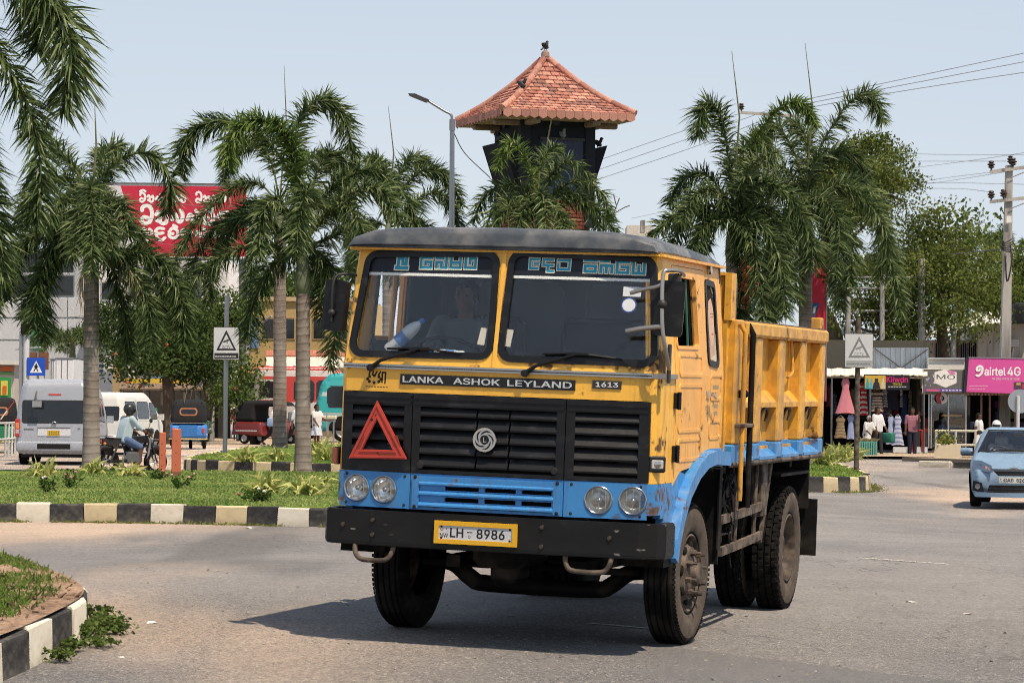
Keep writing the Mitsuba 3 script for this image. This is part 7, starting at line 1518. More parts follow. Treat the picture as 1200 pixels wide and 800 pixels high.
tk('radiator', bx(-.9, .9, .02, .10, .95, 1.72), 'matte', (.004, .004, .005))
# bumper, number plate, tow loops
BL = LineString([(-1.165, .22), (-1.16, -.02), (-1.13, -.085), (-1.03, -.125), (-.55, -.17), (.55, -.17), (1.04, -.125), (1.14, -.085), (1.172, -.02), (1.176, .20)])
bp_ = tk('bumper', [ext(BL.buffer(b, cap_style='flat', join_style='mitre'), z0, z1) for b, z0, z1 in ((.026, .668, .676), (.034, .676, .690), (.038, .690, .884), (.034, .884, .898), (.026, .898, .905))] +
         [ext(Polygon(list(BL.coords)).buffer(-.01), .80, .82)], 'bumper_black')
for u, z in ((-.80, .84), (-.80, .74), (.40, .85), (.40, .72), (-1.02, .80), (.86, .80)):
    tk('bolt', onto(lathe([(0, .012), (.014, .010), (.018, 0)], 10), (u, -.17 - .041 + .09 * max(0, abs(u) - .55), z), **FRONT), 'metal', (.12, .10, .08), bp_, smooth=40)
pl = tk('number_plate', onto(ext(sbox(-.262, -.048, .262, .048), 0, .008), (-.0565, -.219, .786), **FRONT), 'matte', (.52, .54, .57))
tk('plate_frame', onto(ext(sbox(-.290, -.076, .290, .076).difference(sbox(-.258, -.046, .258, .046)), 0, .022), (-.0565, -.214, .786), **FRONT), 'satin', (.72, .40, .02), pl)
def on_plate(m): return onto(m, (-.0565, -.2275, .786), **FRONT)
for s, a, b, y, h in (('LH', -.178, -.085, -.030, .060), ('8986', .008, .205, -.030, .060), ('NW', -.250, -.192, -.034, .028), ('D', -.048, -.034, -.032, .018)):
    tk('lettering', on_plate(fit_text(s, a, b, y, h, .002, h > .05)), 'matte', (.02, .02, .022), pl)
tk('lettering', on_plate(ext(sbox(-.060, .004, -.022, .010), 0, .002)), 'matte', (.02, .02, .022), pl)
tk('plate_crest', on_plate(ext(shapely.union_all([Point(-.238, .022).buffer(.011).difference(Point(-.238, .022).buffer(.006)), Point(-.205, .024).buffer(.005)]), 0, .002)), 'matte', (.16, .16, .17), pl)
for u in (-.24, .24):
    for z in (-.038, .038): tk('screw', on_plate(lathe([(0, .004), (.007, .003), (.008, 0)], 8) if 0 else xf(lathe([(0, .004), (.007, .003), (.008, 0)], 8), Mt(u, z, 0))), 'matte', (.01, .01, .01), pl)
for u0, u1 in ((-.935, -.655), (.552, .872)):
    P = bez([(u0, -.14, .69), (u0 + .01, -.17, .62), (u0 + .05, -.18, .575), ((u0 + u1) / 2, -.18, .567), (u1 - .05, -.18, .575), (u1 - .01, -.17, .62), (u1, -.14, .69)], 5)
    tk('tow_loop', tube(P, .017, 10), 'brown_metal', smooth=50)
# warning triangle on the grille
A_ = np.array([(-.818, 1.650), (-1.018, 1.248), (-.578, 1.262)]); tri = Polygon(A_); v0 = float(Vf(-.8, 1.4)) - .055
wt_ = tk('warning_triangle', [xf(front(tri.difference(tri.buffer(-.062, join_style='mitre')), .030, .042, cuts=()), np.eye(4)), front(tri.buffer(-.008, join_style='mitre').difference(tri.buffer(-.02, join_style='mitre')), .042, .050, cuts=()),
                                front(tri.buffer(-.046, join_style='mitre').difference(tri.buffer(-.058, join_style='mitre')), .042, .050, cuts=())], 'satin', (.50, .062, .042))
for q in ([(-.70, 1.41), (-.655, 1.42), (-.625, 1.345), (-.68, 1.335)], [(-.98, 1.31), (-.935, 1.31), (-.90, 1.40), (-.92, 1.44)], [(-.80, 1.262), (-.65, 1.266), (-.66, 1.292), (-.80, 1.290)]):
    tk('worn_patch', front(Polygon(q), .0425, .0435, cuts=()), 'satin', (.26, .045, .02), wt_)
for u, z in ((-.818, 1.55), (-.72, 1.36), (-.80, 1.30), (-.85, 1.52)): tk('screw', onto(lathe([(0, .006), (.007, .004), (.009, 0)], 8), (u, Vf(u, z) - .043, z), **FRONT), 'matte', (.02, .02, .02), wt_)
# side lamps
sl = tk('side_lamp', bx(-1.165, -1.125, -.01, .06, 1.20, 1.32, .006), 'satin', (.02, .02, .02))
tk('lens', bx(-1.172, -1.128, -.025, -.012, 1.205, 1.315, .004), 'gloss', (.22, .06, .03), sl)
MI = Mt(1.112, .0, 1.298) @ Mr([0, 0, 1], 32)
il = tk('indicator_lamp', xf(bx(-.062, .062, -.035, .01, -.055, .055, .01), MI), 'satin', (.012, .012, .012))
tk('lens', xf(bx(-.040, .042, -.040, -.030, -.030, .028, .006), MI), 'gloss', (.48, .46, .42), il)
tk('reflector', xf([lathe([(.026, -.0), (.014, .006), (0, .008)], 14, Mt(0, -.042, 0) @ Mr([1, 0, 0], 90))], MI), 'chrome', (.6, .58, .52), il, smooth=True)
# roof: a shallow cap with chamfered shoulders
def roof_ring(v, k, dz):
    zt = lambda z: 2.70 + (z - 2.70) * k + dz
    P = [(-1.085, 2.700), (-1.092, 2.715), (-1.06, 2.772), (-.92, 2.822), (-.72, 2.843), (-.5, 2.85), (0, 2.856), (.5, 2.85), (.72, 2.843), (.92, 2.822), (1.06, 2.772), (1.092, 2.715), (1.085, 2.700)]
    return [(u, v + .16 * 0, zt(z)) for u, z in P]
R0 = [roof_ring(-.050, .06, 0), roof_ring(-.070, .16, 0), roof_ring(-.068, .62, 0), roof_ring(-.050, .84, 0), roof_ring(-.01, .96, 0), roof_ring(.08, 1, 0), roof_ring(.4, 1.0, .006), roof_ring(1.2, 1.0, -.004), roof_ring(1.75, .90, -.02), roof_ring(1.93, .55, -.02), roof_ring(1.99, .12, -.01)]
rf = tk('roof', loft(R0), 'roof_grey', smooth=38)
tk('rain_gutter', [bx(s * 1.09 - .022, s * 1.09 + .022, .02, 1.97, 2.682, 2.700) for s in (-1, 1)] + [bx(-1.09, 1.09, -.03, .0, 2.682, 2.697)], 'yellow_paint', parent=rf)
# sides: door, rear side panel with quarter window
for s in (1, -1):
    win = rpoly([(.455, 2.085), (1.125, 2.090), (1.085, 2.575), (.455, 2.580)], .03)
    qw = rpoly([(1.435, 1.985), (1.765, 1.965), (1.705, 2.560), (1.395, 2.575)], .06, 6)
    dr_ = tk('door', side(Polygon([(.405, 1.14), (.63, 1.235), (1.07, 1.262), (1.385, 1.352), (1.385, 2.640), (.405, 2.640)]).difference(win), -.035, .004, s), 'yellow_paint')
    press = [rrect(.50, 1.885, 1.22, 2.045, .04), rrect(.50, 1.50, 1.22, 1.835, .04), rrect(.52, 1.30, 1.20, 1.46, .04)]
    tk('door_pressing', [side(g.difference(g.buffer(-.022)), .004, .011, s) for g in press], 'yellow_paint', parent=dr_)
    tk('window_frame', side(win.buffer(.012).difference(win.buffer(-.012)), -.02, .012, s), 'yellow_paint', parent=dr_)
    tk('window_channel', side(sbox(.90, 2.09, .93, 2.58), -.03, -.02, s), 'satin', (.015, .09, .05), dr_)
    dh = tk('door_handle', [side(Polygon([(1.36, 1.735), (1.46, 1.735), (1.46, 1.79), (1.36, 1.79)]), .004, .012, s), xf(bx(-.012, .012, -.055, .055, -.014, .014, .005), Mt(s * 1.175, 1.44, 1.755) @ Mr([1, 0, 0], -12))], 'chrome', (.62, .62, .6), dr_)
    for z in (1.72, 1.36): tk('hinge', [side(sbox(.37, z - .055, .43, z + .055), .004, .022, s), tube([(s * 1.165, .405, z - .06), (s * 1.165, .405, z + .06)], .014, 8)], 'black_plastic', parent=dr_)
    sp = tk('side_panel', side(Polygon([(1.395, 1.352), (1.94, 1.372), (1.94, 2.690), (1.395, 2.690)]).difference(qw), -.035, .0, s), 'yellow_paint')
    tk('door_header', side(sbox(.40, 2.645, 1.395, 2.690), -.035, .0, s), 'yellow_paint', parent=sp)
    tk('panel_pressing', [side(g.difference(g.buffer(-.02)), .0, .007, s) for g in (rrect(1.50, 1.72, 1.86, 1.91, .04), rrect(1.50, 1.44, 1.86, 1.58, .04))], 'yellow_paint', parent=sp)
    q = tk('quarter_window', side(qw.buffer(-.02), -.012, -.004, s), 'satin', (.36, .35, .33))
    tk('rubber_seal', side(qw.buffer(.015).difference(qw.buffer(-.028)), -.015, .012, s), 'black_plastic', parent=q)
    if s > 0:      # a printed portrait of a woman fills the quarter window
        qi = qw.buffer(-.029)
        hair = Polygon([(1.45, 2.52), (1.56, 2.545), (1.66, 2.48), (1.70, 2.33), (1.69, 2.22), (1.655, 2.16), (1.62, 2.24), (1.50, 2.30), (1.485, 2.10), (1.46, 2.02), (1.43, 2.10), (1.44, 2.30), (1.42, 2.42)]).buffer(.012)
        face = Polygon([(1.53, 2.42), (1.60, 2.44), (1.655, 2.38), (1.668, 2.29), (1.672, 2.22), (1.64, 2.14), (1.58, 2.115), (1.525, 2.18), (1.505, 2.30)]).buffer(.012)
        neck = Polygon([(1.55, 2.16), (1.64, 2.15), (1.70, 2.02), (1.74, 1.98), (1.52, 1.99)])
        for nm, g, o, c in (('picture_ground', qi, -.0035, (.44, .36, .30)), ('picture_neck', neck.intersection(qi), -.0025, (.50, .33, .24)), ('picture_hair', hair.intersection(qi), -.0018, (.025, .018, .016)), ('picture_face', face, -.0010, (.60, .40, .29)),
                             ('picture_features', shapely.union_all([sbox(1.575, 2.315, 1.605, 2.323), sbox(1.632, 2.315, 1.655, 2.323), sbox(1.57, 2.338, 1.61, 2.344), sbox(1.63, 2.338, 1.658, 2.344)]), -.0004, (.03, .02, .02)),
                             ('picture_lips', LineString([(1.60, 2.195), (1.645, 2.198)]).buffer(.006), -.0004, (.45, .08, .07)), ('picture_dress', Polygon([(1.44, 2.0), (1.60, 2.02), (1.74, 1.985), (1.76, 2.10), (1.71, 2.20), (1.69, 2.05)]).intersection(qi), -.0012, (.56, .50, .40))):
            tk(nm, side(g, o - .001, o, s), 'matte', c, q)
        tk('painted_notice', side(shapely.union_all([sbox(1.585, 1.80, 1.78, 1.83), sbox(1.66, 1.765, 1.71, 1.78), sbox(1.66, 1.72, 1.74, 1.74), sbox(1.63, 1.665, 1.77, 1.695), sbox(1.64, 1.615, 1.76, 1.64), sbox(1.62, 1.545, 1.77, 1.565)]), .0005, .0015, s), 'matte', (.33, .25, .16), sp)
        tk('marker_lamp', side(Point(1.53, 2.655).buffer(.032), .0, .03, s), 'chrome', (.5, .5, .5), sp)
    # blue wheel arch with its flange
    arch = Polygon([(1.985, 1.372), (1.55, 1.375), (1.30, 1.355), (1.10, 1.275), (.86, 1.20), (.63, 1.235), (.395, 1.15), (.10, 1.16), (.10, .93), (.18, .93), (.18, .76), (.35, .68), (.43, .84), (.58, 1.02), (.86, 1.155), (1.20, 1.235), (1.50, 1.255), (1.985, 1.235)])
    wa = tk('wheel_arch', side(arch, -.05, .0035, s), 'blue_paint')
    lip = LineString([(1.985, 1.295), (1.50, 1.315), (1.25, 1.295), (.98, 1.225), (.70, 1.09), (.52, .93), (.40, .76), (.35, .64)])
    tk('arch_flange', side(lip.buffer(.05, cap_style='flat'), -.09, .07, s), 'blue_paint', parent=wa)
    st = side(Polygon([(.16, .60), (.44, .60), (.50, .70), (.20, .74)]), -.3, .02, s)
    tk('footstep', st, 'grimy_black', parent=wa)
    hz = [(1.985, 1.225), (1.50, 1.245), (1.20, 1.225), (.90, 1.15), (.62, 1.03), (.47, .86)]
    ring = [[(s * .55, a, b), (s * 1.16, a, b), (s * 1.16, a, b - .01), (s * .55, a, b - .01)] for a, b in hz]
    tk('wheel_housing', loft(ring), 'grimy_black', parent=wa)
    fl = tk('mud_flap', [bx(s * .86 - .25, s * .86 + .26, 1.99, 2.02, .52, 1.24), bx(s * 1.12 - .006, s * 1.12 + .006, 1.96, 2.05, .62, 1.30)], 'grimy_black')
# back of the cab and the cabin inside
tk('rear_wall', [onto(ext(sbox(-1.08, 1.2, 1.08, 2.70).difference(rrect(-.75, 2.02, -.10, 2.52, .08)).difference(rrect(.10, 2.02, .75, 2.52, .08)), 0, .03), (0, 1.93, 0), **FRONT)], 'satin', (.045, .05, .056))
for a in (-.75, .10): tk('rear_window', onto(ext(rrect(a - .02, 2.0, a + .67, 2.54, .09), .028, .034), (0, 1.93, 0), **FRONT), 'satin', (.09, .10, .11))  # opaque sheets; the reflection in the panes is painted as their grey
for s in (1, -1):
    tk('door_lining', side(Polygon([(.42, 1.35), (1.90, 1.35), (1.90, 2.66), (.42, 2.66)]).difference(rpoly([(.455, 2.085), (1.125, 2.090), (1.085, 2.575), (.455, 2.580)], .03).buffer(.02)), -.062, -.045, s), 'satin', (.018, .050, .038))
    tk('grab_post', tube([(s * 1.0, .62, 2.0), (s * .98, .64, 2.64)], .018, 6), 'yellow_paint')
tk('cab_floor', bx(-1.08, 1.08, -.05, 1.93, 1.28, 1.32), 'matte', (.03, .03, .03))
db = tk('dashboard', [bx(-1.05, 1.05, .03, .40, 1.62, 1.93, .05), bx(-.85, -.25, .36, .52, 1.80, 1.98, .04)], 'satin', (.022, .024, .027), smooth=40)
tk('dash_cloth', bx(.12, 1.0, .06, .36, 1.928, 1.985, .02), 'matte', (.11, .12, .13), db)
tk('headlining', bx(-1.03, 1.03, .12, 1.9, 2.66, 2.685), 'matte', (.10, .10, .10))
for u0, u1 in ((-.85, -.22), (.05, .98)):
    tk('seat', [bx(u0, u1, .80, 1.35, 1.55, 1.72, .06), bx(u0, u1, 1.30, 1.46, 1.65, 2.28, .06)], 'matte', (.018, .017, .018), smooth=50)
MW = Mt(-.545, .62, 1.985) @ Mr([1, 0, 0], -28)
sw = tk('steering_wheel', lathe([(.235 + .014 * math.cos(a), .014 * math.sin(a)) for a in np.linspace(0, 2 * math.pi, 9)[:-1]], 32, MW, close=True), 'satin', (.012, .012, .012), smooth=True)
tk('spokes', xf([bx(-.23, .23, -.014, .014, -.014, -.004), bx(-.014, .014, -.23, .0, -.014, -.004), lathe([(0, .01), (.05, .005), (.06, -.03)], 14)], MW), 'satin', (.012, .012, .012), sw)
tk('steering_column', tube([(-.545, .62, 1.97), (-.545, .25, 1.5)], .035, 10), 'satin', (.012, .012, .012), sw)
# wipers
for u0, u1 in ((-.85, -.30), (.26, .72)):
    z0, z1 = 1.905, 1.998; wv = lambda u, z, o: (u, float(Vf(u, z)) - o, z)
    wp = tk('wiper', [tube([wv(u0 - .03, 1.872, .035), wv(u0 + .05, 1.925, .05), wv(u0 + .32, 2.012, .045)], [.016, .012, .008], 8), lathe([(.026, 0), (.024, .03), (0, .035)], 12, Mt(*wv(u0 - .03, 1.872, .02)) @ Mr([1, 0, 0], 90))], 'black_plastic', smooth=50)
    tk('wiper_blade', [tube([wv(u0 + .08, 2.006, .022), wv(u0 + .32, 2.018, .03), wv(u0 + .62, 1.988, .022)], .008, 6), bx(u0 + .25, u0 + .40, float(Vf(u0 + .3, 2.01)) - .042, float(Vf(u0 + .3, 2.01)) - .028, 2.006, 2.022)], 'black_plastic', parent=wp)
# mirrors
ml = tk('mirror', xf(hull(np.vstack([np.c_[np.array(rrect(-.085, -.175, .085, .175, .03).exterior.coords), np.full(21 if 0 else len(rrect(-.085, -.175, .085, .175, .03).exterior.coords), y)] [:, [0, 2, 1]] for y in (-.03, .03)])), Mt(-1.185, -.02, 2.29) @ Mr([0, 1, 0], 5) @ Mr([0, 0, 1], -12)), 'black_plastic', label='black mirror on the driver side')
tk('mirror_arm', [tube(bez([(-1.05, .05, 2.50), (-1.12, .0, 2.51), (-1.18, -.05, 2.49), (-1.195, -.075, 2.40), (-1.20, -.06, 2.18)], 5), .009, 8), ball((-1.2, -.065, 2.24), .025)], 'satin', (.03, .03, .03), ml, smooth=60)
mr = tk('mirror', xf(hull(np.vstack([np.c_[np.array(rrect(-.115, -.185, .085, .185, .03).exterior.coords), np.full(len(rrect(-.115, -.185, .085, .185, .03).exterior.coords), y)][:, [0, 2, 1]] for y in (-.035, .03)])), Mt(1.195, -.06, 2.335) @ Mr([0, 1, 0], 3) @ Mr([0, 0, 1], 10)), 'black_plastic', label='large black mirror in a pale tube bracket')
tk('mirror_bracket', [tube(bez([(.93, -.13, 2.43), (1.02, -.16, 2.455), (1.12, -.19, 2.475), (1.165, -.19, 2.50)], 4), .014, 8), tube(bez([(.92, -.17, 2.175), (1.02, -.19, 2.195), (1.175, -.20, 2.215)], 4), .017, 8),
                      tube(bez([(1.26, .0, 2.56), (1.25, -.08, 2.585), (1.19, -.17, 2.585), (1.165, -.20, 2.56), (1.165, -.21, 2.40), (1.175, -.21, 2.20), (1.195, -.18, 2.06), (1.20, -.08, 1.93)], 4), .014, 8)], 'metal', (.50, .47, .42), mr, smooth=60)
for g_ in (ball((1.168, -.21, 2.36), .032), bx(1.17, 1.25, -.09, -.02, 2.50, 2.57, .01), bx(1.185, 1.205, -.09, -.04, 1.84, 2.10, .006)): tk('mirror_clamp', g_, 'satin', (.03, .028, .026), mr)

# ------------------------------------------------ tipper body
fw = tk('body_front_wall', [bx(-1.10, 1.10, 2.14, 2.20, 1.28, 2.31)] + [bx(u - .05, u + .05, 2.08, 2.14, 1.28, 2.31) for u in (-.8, -.3, .3, .8)], 'yellow_paint')
tk('cab_guard', [bx(-1.10, 1.10, 2.155, 2.195, 2.31, 2.655), bx(1.075, 1.125, 2.13, 2.30, 2.31, 2.66), bx(-1.125, -1.075, 2.13, 2.30, 2.31, 2.66), bx(-1.075, 1.075, 2.12, 2.24, 2.640, 2.664)], 'yellow_paint', parent=fw)
tk('body_floor', bx(-1.10, 1.10, 2.2, 5.79, 1.30, 1.36), 'yellow_paint')
tk('tailgate', [bx(-1.08, 1.08, 5.78, 5.85, 1.30, 2.25)], 'yellow_paint')
for s in (1, -1):
    sd = [tk('side_wall', bx(min(s * 1.045, s * 1.075), max(s * 1.045, s * 1.075), 2.21, 5.80, 1.30, 2.28), 'yellow_paint')][0]
    def S(a, b, c, d, e, f, bev=.012): return bx(min(s * a, s * b), max(s * a, s * b), c, d, e, f, bev)
    tk('front_post', [S(1.06, 1.16, 2.20, 2.50, 1.395, 2.32)], 'yellow_paint', parent=sd)
    tk('post_foot', [S(1.06, 1.161, 2.19, 2.505, 1.24, 1.393)], 'blue_paint', parent=sd)
    for a, b in ((2.93, 3.17), (3.82, 4.08), (4.75, 4.98), (5.63, 5.85)):
        tk('rib', [S(1.06, 1.165, a, b, 1.393, 2.20)], 'yellow_paint', parent=sd)
        tk('rib_foot', [S(1.06, 1.166, a - .002, b + .002, 1.262, 1.391)], 'blue_paint', parent=sd)
    tk('top_rail', [S(1.03, 1.185, 2.5, 5.87, 2.200, 2.315, .02)], 'yellow_paint', parent=sd)
    tk('rail_dust', [S(1.04, 1.17, 2.55, 5.8, 2.313, 2.322, .002)], 'brown_metal', parent=sd)
    for a, b in ((2.50, 2.93), (3.17, 3.82), (4.08, 4.75), (4.98, 5.63)):
        P = [(s * u, v, z) for v in (a, b) for u, z in ((1.07, 1.80), (1.07, 1.66), (1.155, 1.665), (1.155, 1.705))]
        tk('ledge', hull(P), 'yellow_paint', parent=sd)
        tk('sill_band', S(1.065, 1.082, a, b, 1.31, 1.395, .002), 'blue_paint', parent=sd)
        P = [(s * u, v, z) for v in (a, b) for u, z in ((1.07, 1.36), (1.07, 1.262), (1.17, 1.262), (1.17, 1.285))]
        tk('sill', hull(P), 'blue_paint', parent=sd)
    tk('bottom_rail', [tube([(s * 1.15, 2.2, 1.245), (s * 1.15, 5.86, 1.245)], .022, 10)], 'brown_metal', parent=sd, smooth=50)
    for v in (3.52, 4.44, 5.32):
        tk('hook', tube(bez([(s * 1.085, v - .10, 1.42), (s * 1.11, v - .09, 1.60), (s * 1.13, v - .03, 1.655), (s * 1.13, v + .06, 1.655), (s * 1.12, v + .10, 1.60), (s * 1.11, v + .10, 1.55)], 4), .013, 6), 'brown_metal', parent=sd, smooth=60)
    tk('bent_rod', tube(bez([(s * 1.10, 4.62, 2.2), (s * 1.12, 4.62, 1.98), (s * 1.12, 4.58, 1.93), (s * 1.12, 4.42, 1.90)], 4), .014, 6), 'yellow_paint', parent=sd)
    tk('latch', [S(1.05, 1.14, 5.72, 5.84, 2.318, 2.42, .01)], 'yellow_paint', parent=sd)
tk('load_pipe', tube(bez([(1.05, 2.62, 2.3), (1.05, 2.62, 2.6), (1.02, 2.5, 2.64), (.95, 2.35, 2.64)], 4), .014, 8), 'brown_metal')
tk('lift_pipe', tube([(1.21, 2.28, .98), (1.21, 2.28, 2.22), (1.17, 2.26, 2.29)], .019, 10), 'yellow_paint', smooth=60, label='worn yellow vertical pipe beside the cab')
tk('lift_pipe', tube([(1.21, 2.56, .92), (1.21, 2.56, 2.22), (1.17, 2.56, 2.29)], .022, 10), 'grimy_black', smooth=60)
tk('pipe_clamp', [bx(1.15, 1.235, 2.24, 2.60, z, z + .03, .006) for z in (1.52,)], 'brown_metal')
tk('lamp_bracket', [bx(1.10, 1.20, 2.34, 2.42, 1.74, 1.80, .01), ball((1.20, 2.38, 1.77), .03)], 'grimy_black')
# ------------------------------------------------ chassis
tk('chassis_rail', [bx(s * .42 - .04, s * .42 + .04, .0, 6.0, .78, 1.02) for s in (-1, 1)] + [bx(-.42, .42, v, v + .08, .82, .98) for v in (.3, 1.9, 3.4, 5.7)], 'grimy_black')
tk('subframe', [bx(s * .42 - .05, s * .42 + .05, 2.1, 6.0, 1.02, 1.24) for s in (-1, 1)] + [bx(-1.05, 1.05, v, v + .1, 1.16, 1.25) for v in (2.4, 3.2, 4.1, 5.0, 5.8)], 'grimy_black')
tk('front_axle', [tube(bez([(-.86, 1.224, .50), (-.66, 1.224, .48), (-.52, 1.224, .38), (-.38, 1.224, .345), (.38, 1.224, .345), (.52, 1.224, .38), (.66, 1.224, .48), (.86, 1.224, .50)], 4), .062, 10)] +
   [bx(s * .45 - .05, s * .45 + .05, .55, 1.9, .50, .585) for s in (-1, 1)], 'grimy_black', smooth=40)
tk('engine_sump', [bx(-.26, .10, .35, 1.1, .52, 1.0, .05), bx(-.17, .02, .5, .9, .40, .55, .04)], 'grimy_black')
tk('gearbox', [bx(-.22, .22, 1.2, 2.1, .55, .95, .06), tube([(0, 2.1, .72), (0, 4.6, .62)], .06, 10)], 'grimy_black')
tk('air_tank', tube([(-.55, 1.95, .64), (.35, 1.95, .64)], .16, 18), 'grimy_black', smooth=40)
tk('fuel_tank', [bx(-1.05, -.55, 2.3, 3.5, .55, 1.05, .06)], 'grimy_black')
tk('steering_arm', [tube([(-.80, .95, .50), (.80, .95, .50)], .025, 8), tube([(-.62, .5, .75), (-.74, 1.0, .52)], .022, 8)], 'grimy_black')
tk('rear_axle', [tube([(-1.0, 4.82, .50), (1.0, 4.82, .50)], .09, 12), ball((0, 4.78, .5), .24)] + [bx(s * .5 - .06, s * .5 + .06, 4.1, 5.5, .60, .72) for s in (-1, 1)], 'grimy_black', smooth=40)
# side guard with a coil of rope
for z0, z1 in ((.842, .886), (.607, .656)):
    P = [(1.115 - .09 * t ** 2 * .3, 2.10 + 1.6 * t, z0 + (z1 - z0) * t) for t in np.linspace(0, 1, 7)]
    tk('guard_bar', loft([[(x + .015, y, z + .032), (x + .015, y, z - .032), (x - .015, y, z - .032), (x - .015, y, z + .032)] for x, y, z in P]), 'brown_metal')
for v, w_, r_ in ((2.75, 2.80, .018), (3.45, 3.50, .018), (3.70, 4.05, .022)): tk('guard_stay', tube([(1.08, v, .60), (1.08, w_, 1.24)], r_, 6), 'brown_metal')
tk('rope_rack', [tube([(1.06, v, .66), (1.06, v, 1.22)], .010, 6) for v in (2.16, 2.72)] + [tube([(1.06, 2.16, z), (1.06, 2.72, z)], .010, 6) for z in (.72, .86, 1.0, 1.13)], 'brown_metal')
rp = []
for k in range(14):
    a = rng.uniform(0, 6.28); P = [(1.09 + rng.uniform(-.03, .04), 2.42 + rng.uniform(.06, .12) * math.cos(t + a), .96 + rng.uniform(-.05, .05) + .17 * math.sin(t + a) + .02 * math.sin(3 * t + k)) for t in np.linspace(0, 5.6, 16)]
    rp.append(tube(P, .012, 5, caps=False))
rp.append(tube(bez([(1.1, 2.45, .8), (1.11, 2.42, .68), (1.10, 2.5, .56), (1.11, 2.52, .47)], 4), .008, 5))
tk('rope_coil', rp, 'matte', (.016, .016, .017), smooth=True)
tk('battery_box', bx(.55, 1.0, 2.15, 2.7, .62, 1.15, .02), 'grimy_black')
tk('hydraulic_bracket', [bx(1.0, 1.10, 3.66, 3.86, .80, 1.24, .01)], 'brown_metal')
# rear mudguard and flap
for s in (1, -1):
    tk('rear_mudguard', [bx(min(s * .55, s * 1.12), max(s * .55, s * 1.12), 4.3, 5.5, 1.10, 1.125), bx(min(s * .55, s * 1.12), max(s * .55, s * 1.12), 5.50, 5.53, .80, 1.26)], 'grimy_black')
    tk('mud_flap', [bx(min(s * .60, s * 1.19), max(s * .60, s * 1.19), 5.56, 5.58, .40, .88)], 'grimy_black')
# wheels
def tyre_prof(w, R=.5, grooves=4):
    h = w / 2; p = [(.268, -h * .62), (.30, -h * .85), (.36, -h * 1.0), (.42, -h * .98), (.462, -h * .90), (R - .008, -h * .80)]
    g = [R, -h * .74]; p.append((R, -h * .74))
    for k in range(grooves):
        c = -h * .74 + (k + .5 + .0) * (2 * h * .74) / grooves
        p += [(R, c - .007), (R - .013, c - .004), (R - .013, c + .004), (R, c + .007)]
    p += [(R, h * .74), (R - .008, h * .80), (.462, h * .90), (.42, h * .98), (.36, h * 1.0), (.30, h * .85), (.268, h * .62)]
    return p
def wheel(u, v, s, steer=0, dual=False):
    M = Mt(u, v, .5) @ Mr([0, 0, 1], steer) @ (AX_X if s > 0 else AX_X @ np.diag([1, 1, -1.0, 1]))
    w = .245
    wl = tk('wheel', lathe(tyre_prof(w, grooves=4 if not dual else 3), 56, M), 'rubber', smooth=32)
    tk('tyre_sidewall', [lathe([(.285, .088), (.30, .1055), (.36, .1245), (.42, .1225), (.458, .1135)], 56, M)], 'dusty_rubber', parent=wl, smooth=True)
    bl = []
    if not dual:
        for k in range(84):
            a = k * 2 * math.pi / 84
            bl.append(xf(hull([(.462, -.011, .112), (.462, .011, .112), (.494, -.009, .098), (.494, .009, .098), (.470, -.011, .123), (.470, .011, .123)]), M @ Mr([0, 0, 1], math.degrees(a))))
    else:
        for k in range(44):
            a = k * 2 * math.pi / 44
            for j, x in enumerate((-.078, -.028, .028, .078)):
                bl.append(xf(hull([(.492, y, x + d) for y in (-.026, .026) for d in (-.021, .021)] + [(.508, y, x + d) for y in (-.021, .021) for d in (-.017, .017)]), M @ Mr([0, 0, 1], math.degrees(a + (j % 2) * math.pi / 44))))
            bl.append(xf(hull([(.455, y, .118) for y in (-.016, .016)] + [(.500, y, .108) for y in (-.020, .020)] + [(.500, y, .09) for y in (-.020, .020)]), M @ Mr([0, 0, 1], math.degrees(a))))
    tk('tread', bl, 'rubber', parent=wl)
    if not dual:
        rim = tk('rim', lathe([(.270, .075), (.278, .095), (.268, .100), (.256, .085), (.246, .04), (.235, .02), (.222, .05), (.185, .105), (.150, .115), (.14, .10), (.13, .10)], 36, M), 'brown_metal', parent=wl, smooth=40)
        tk('hub', lathe([(.142, .09), (.135, .115), (.115, .125), (.085, .130), (.080, .165), (.065, .175), (0, .178)], 24, M), 'brown_metal', parent=wl, smooth=40)
        for k in range(8):
            a = (k + .3) * math.pi / 4
            tk('wheel_nut', xf([tube([(.150, 0, .09), (.150, 0, .185)], .012, 6), tube([(.150, 0, .09), (.150, 0, .150)], .022, 6)], M @ Mr([0, 0, 1], math.degrees(a))), 'brown_metal', parent=wl)
            tk('vent_hole', xf(ball((.198, 0, .090), .030, (1, 1.3, .5), 1), M @ Mr([0, 0, 1], math.degrees(a + .4))), 'matte', (.01, .009, .008), wl)
    else:
        tk('rim', lathe([(.270, .085), (.280, .100), (.270, .105), (.262, .09), (.252, .03), (.245, -.06), (.19, -.075), (.12, -.07)], 36, M), 'brown_metal', parent=wl, smooth=40)
        tk('hub', lathe([(.13, -.08), (.13, .02), (.11, .05), (0, .055)], 24, M), 'brown_metal', parent=wl, smooth=40)
    return wl
wheel(.995, 1.224, 1, -2); wheel(-.985, 1.224, -1, -2)
for s in (1, -1):
    wheel(s * .995, 4.82, s, 0, True); wheel(s * .680, 4.82, s, 0, True)
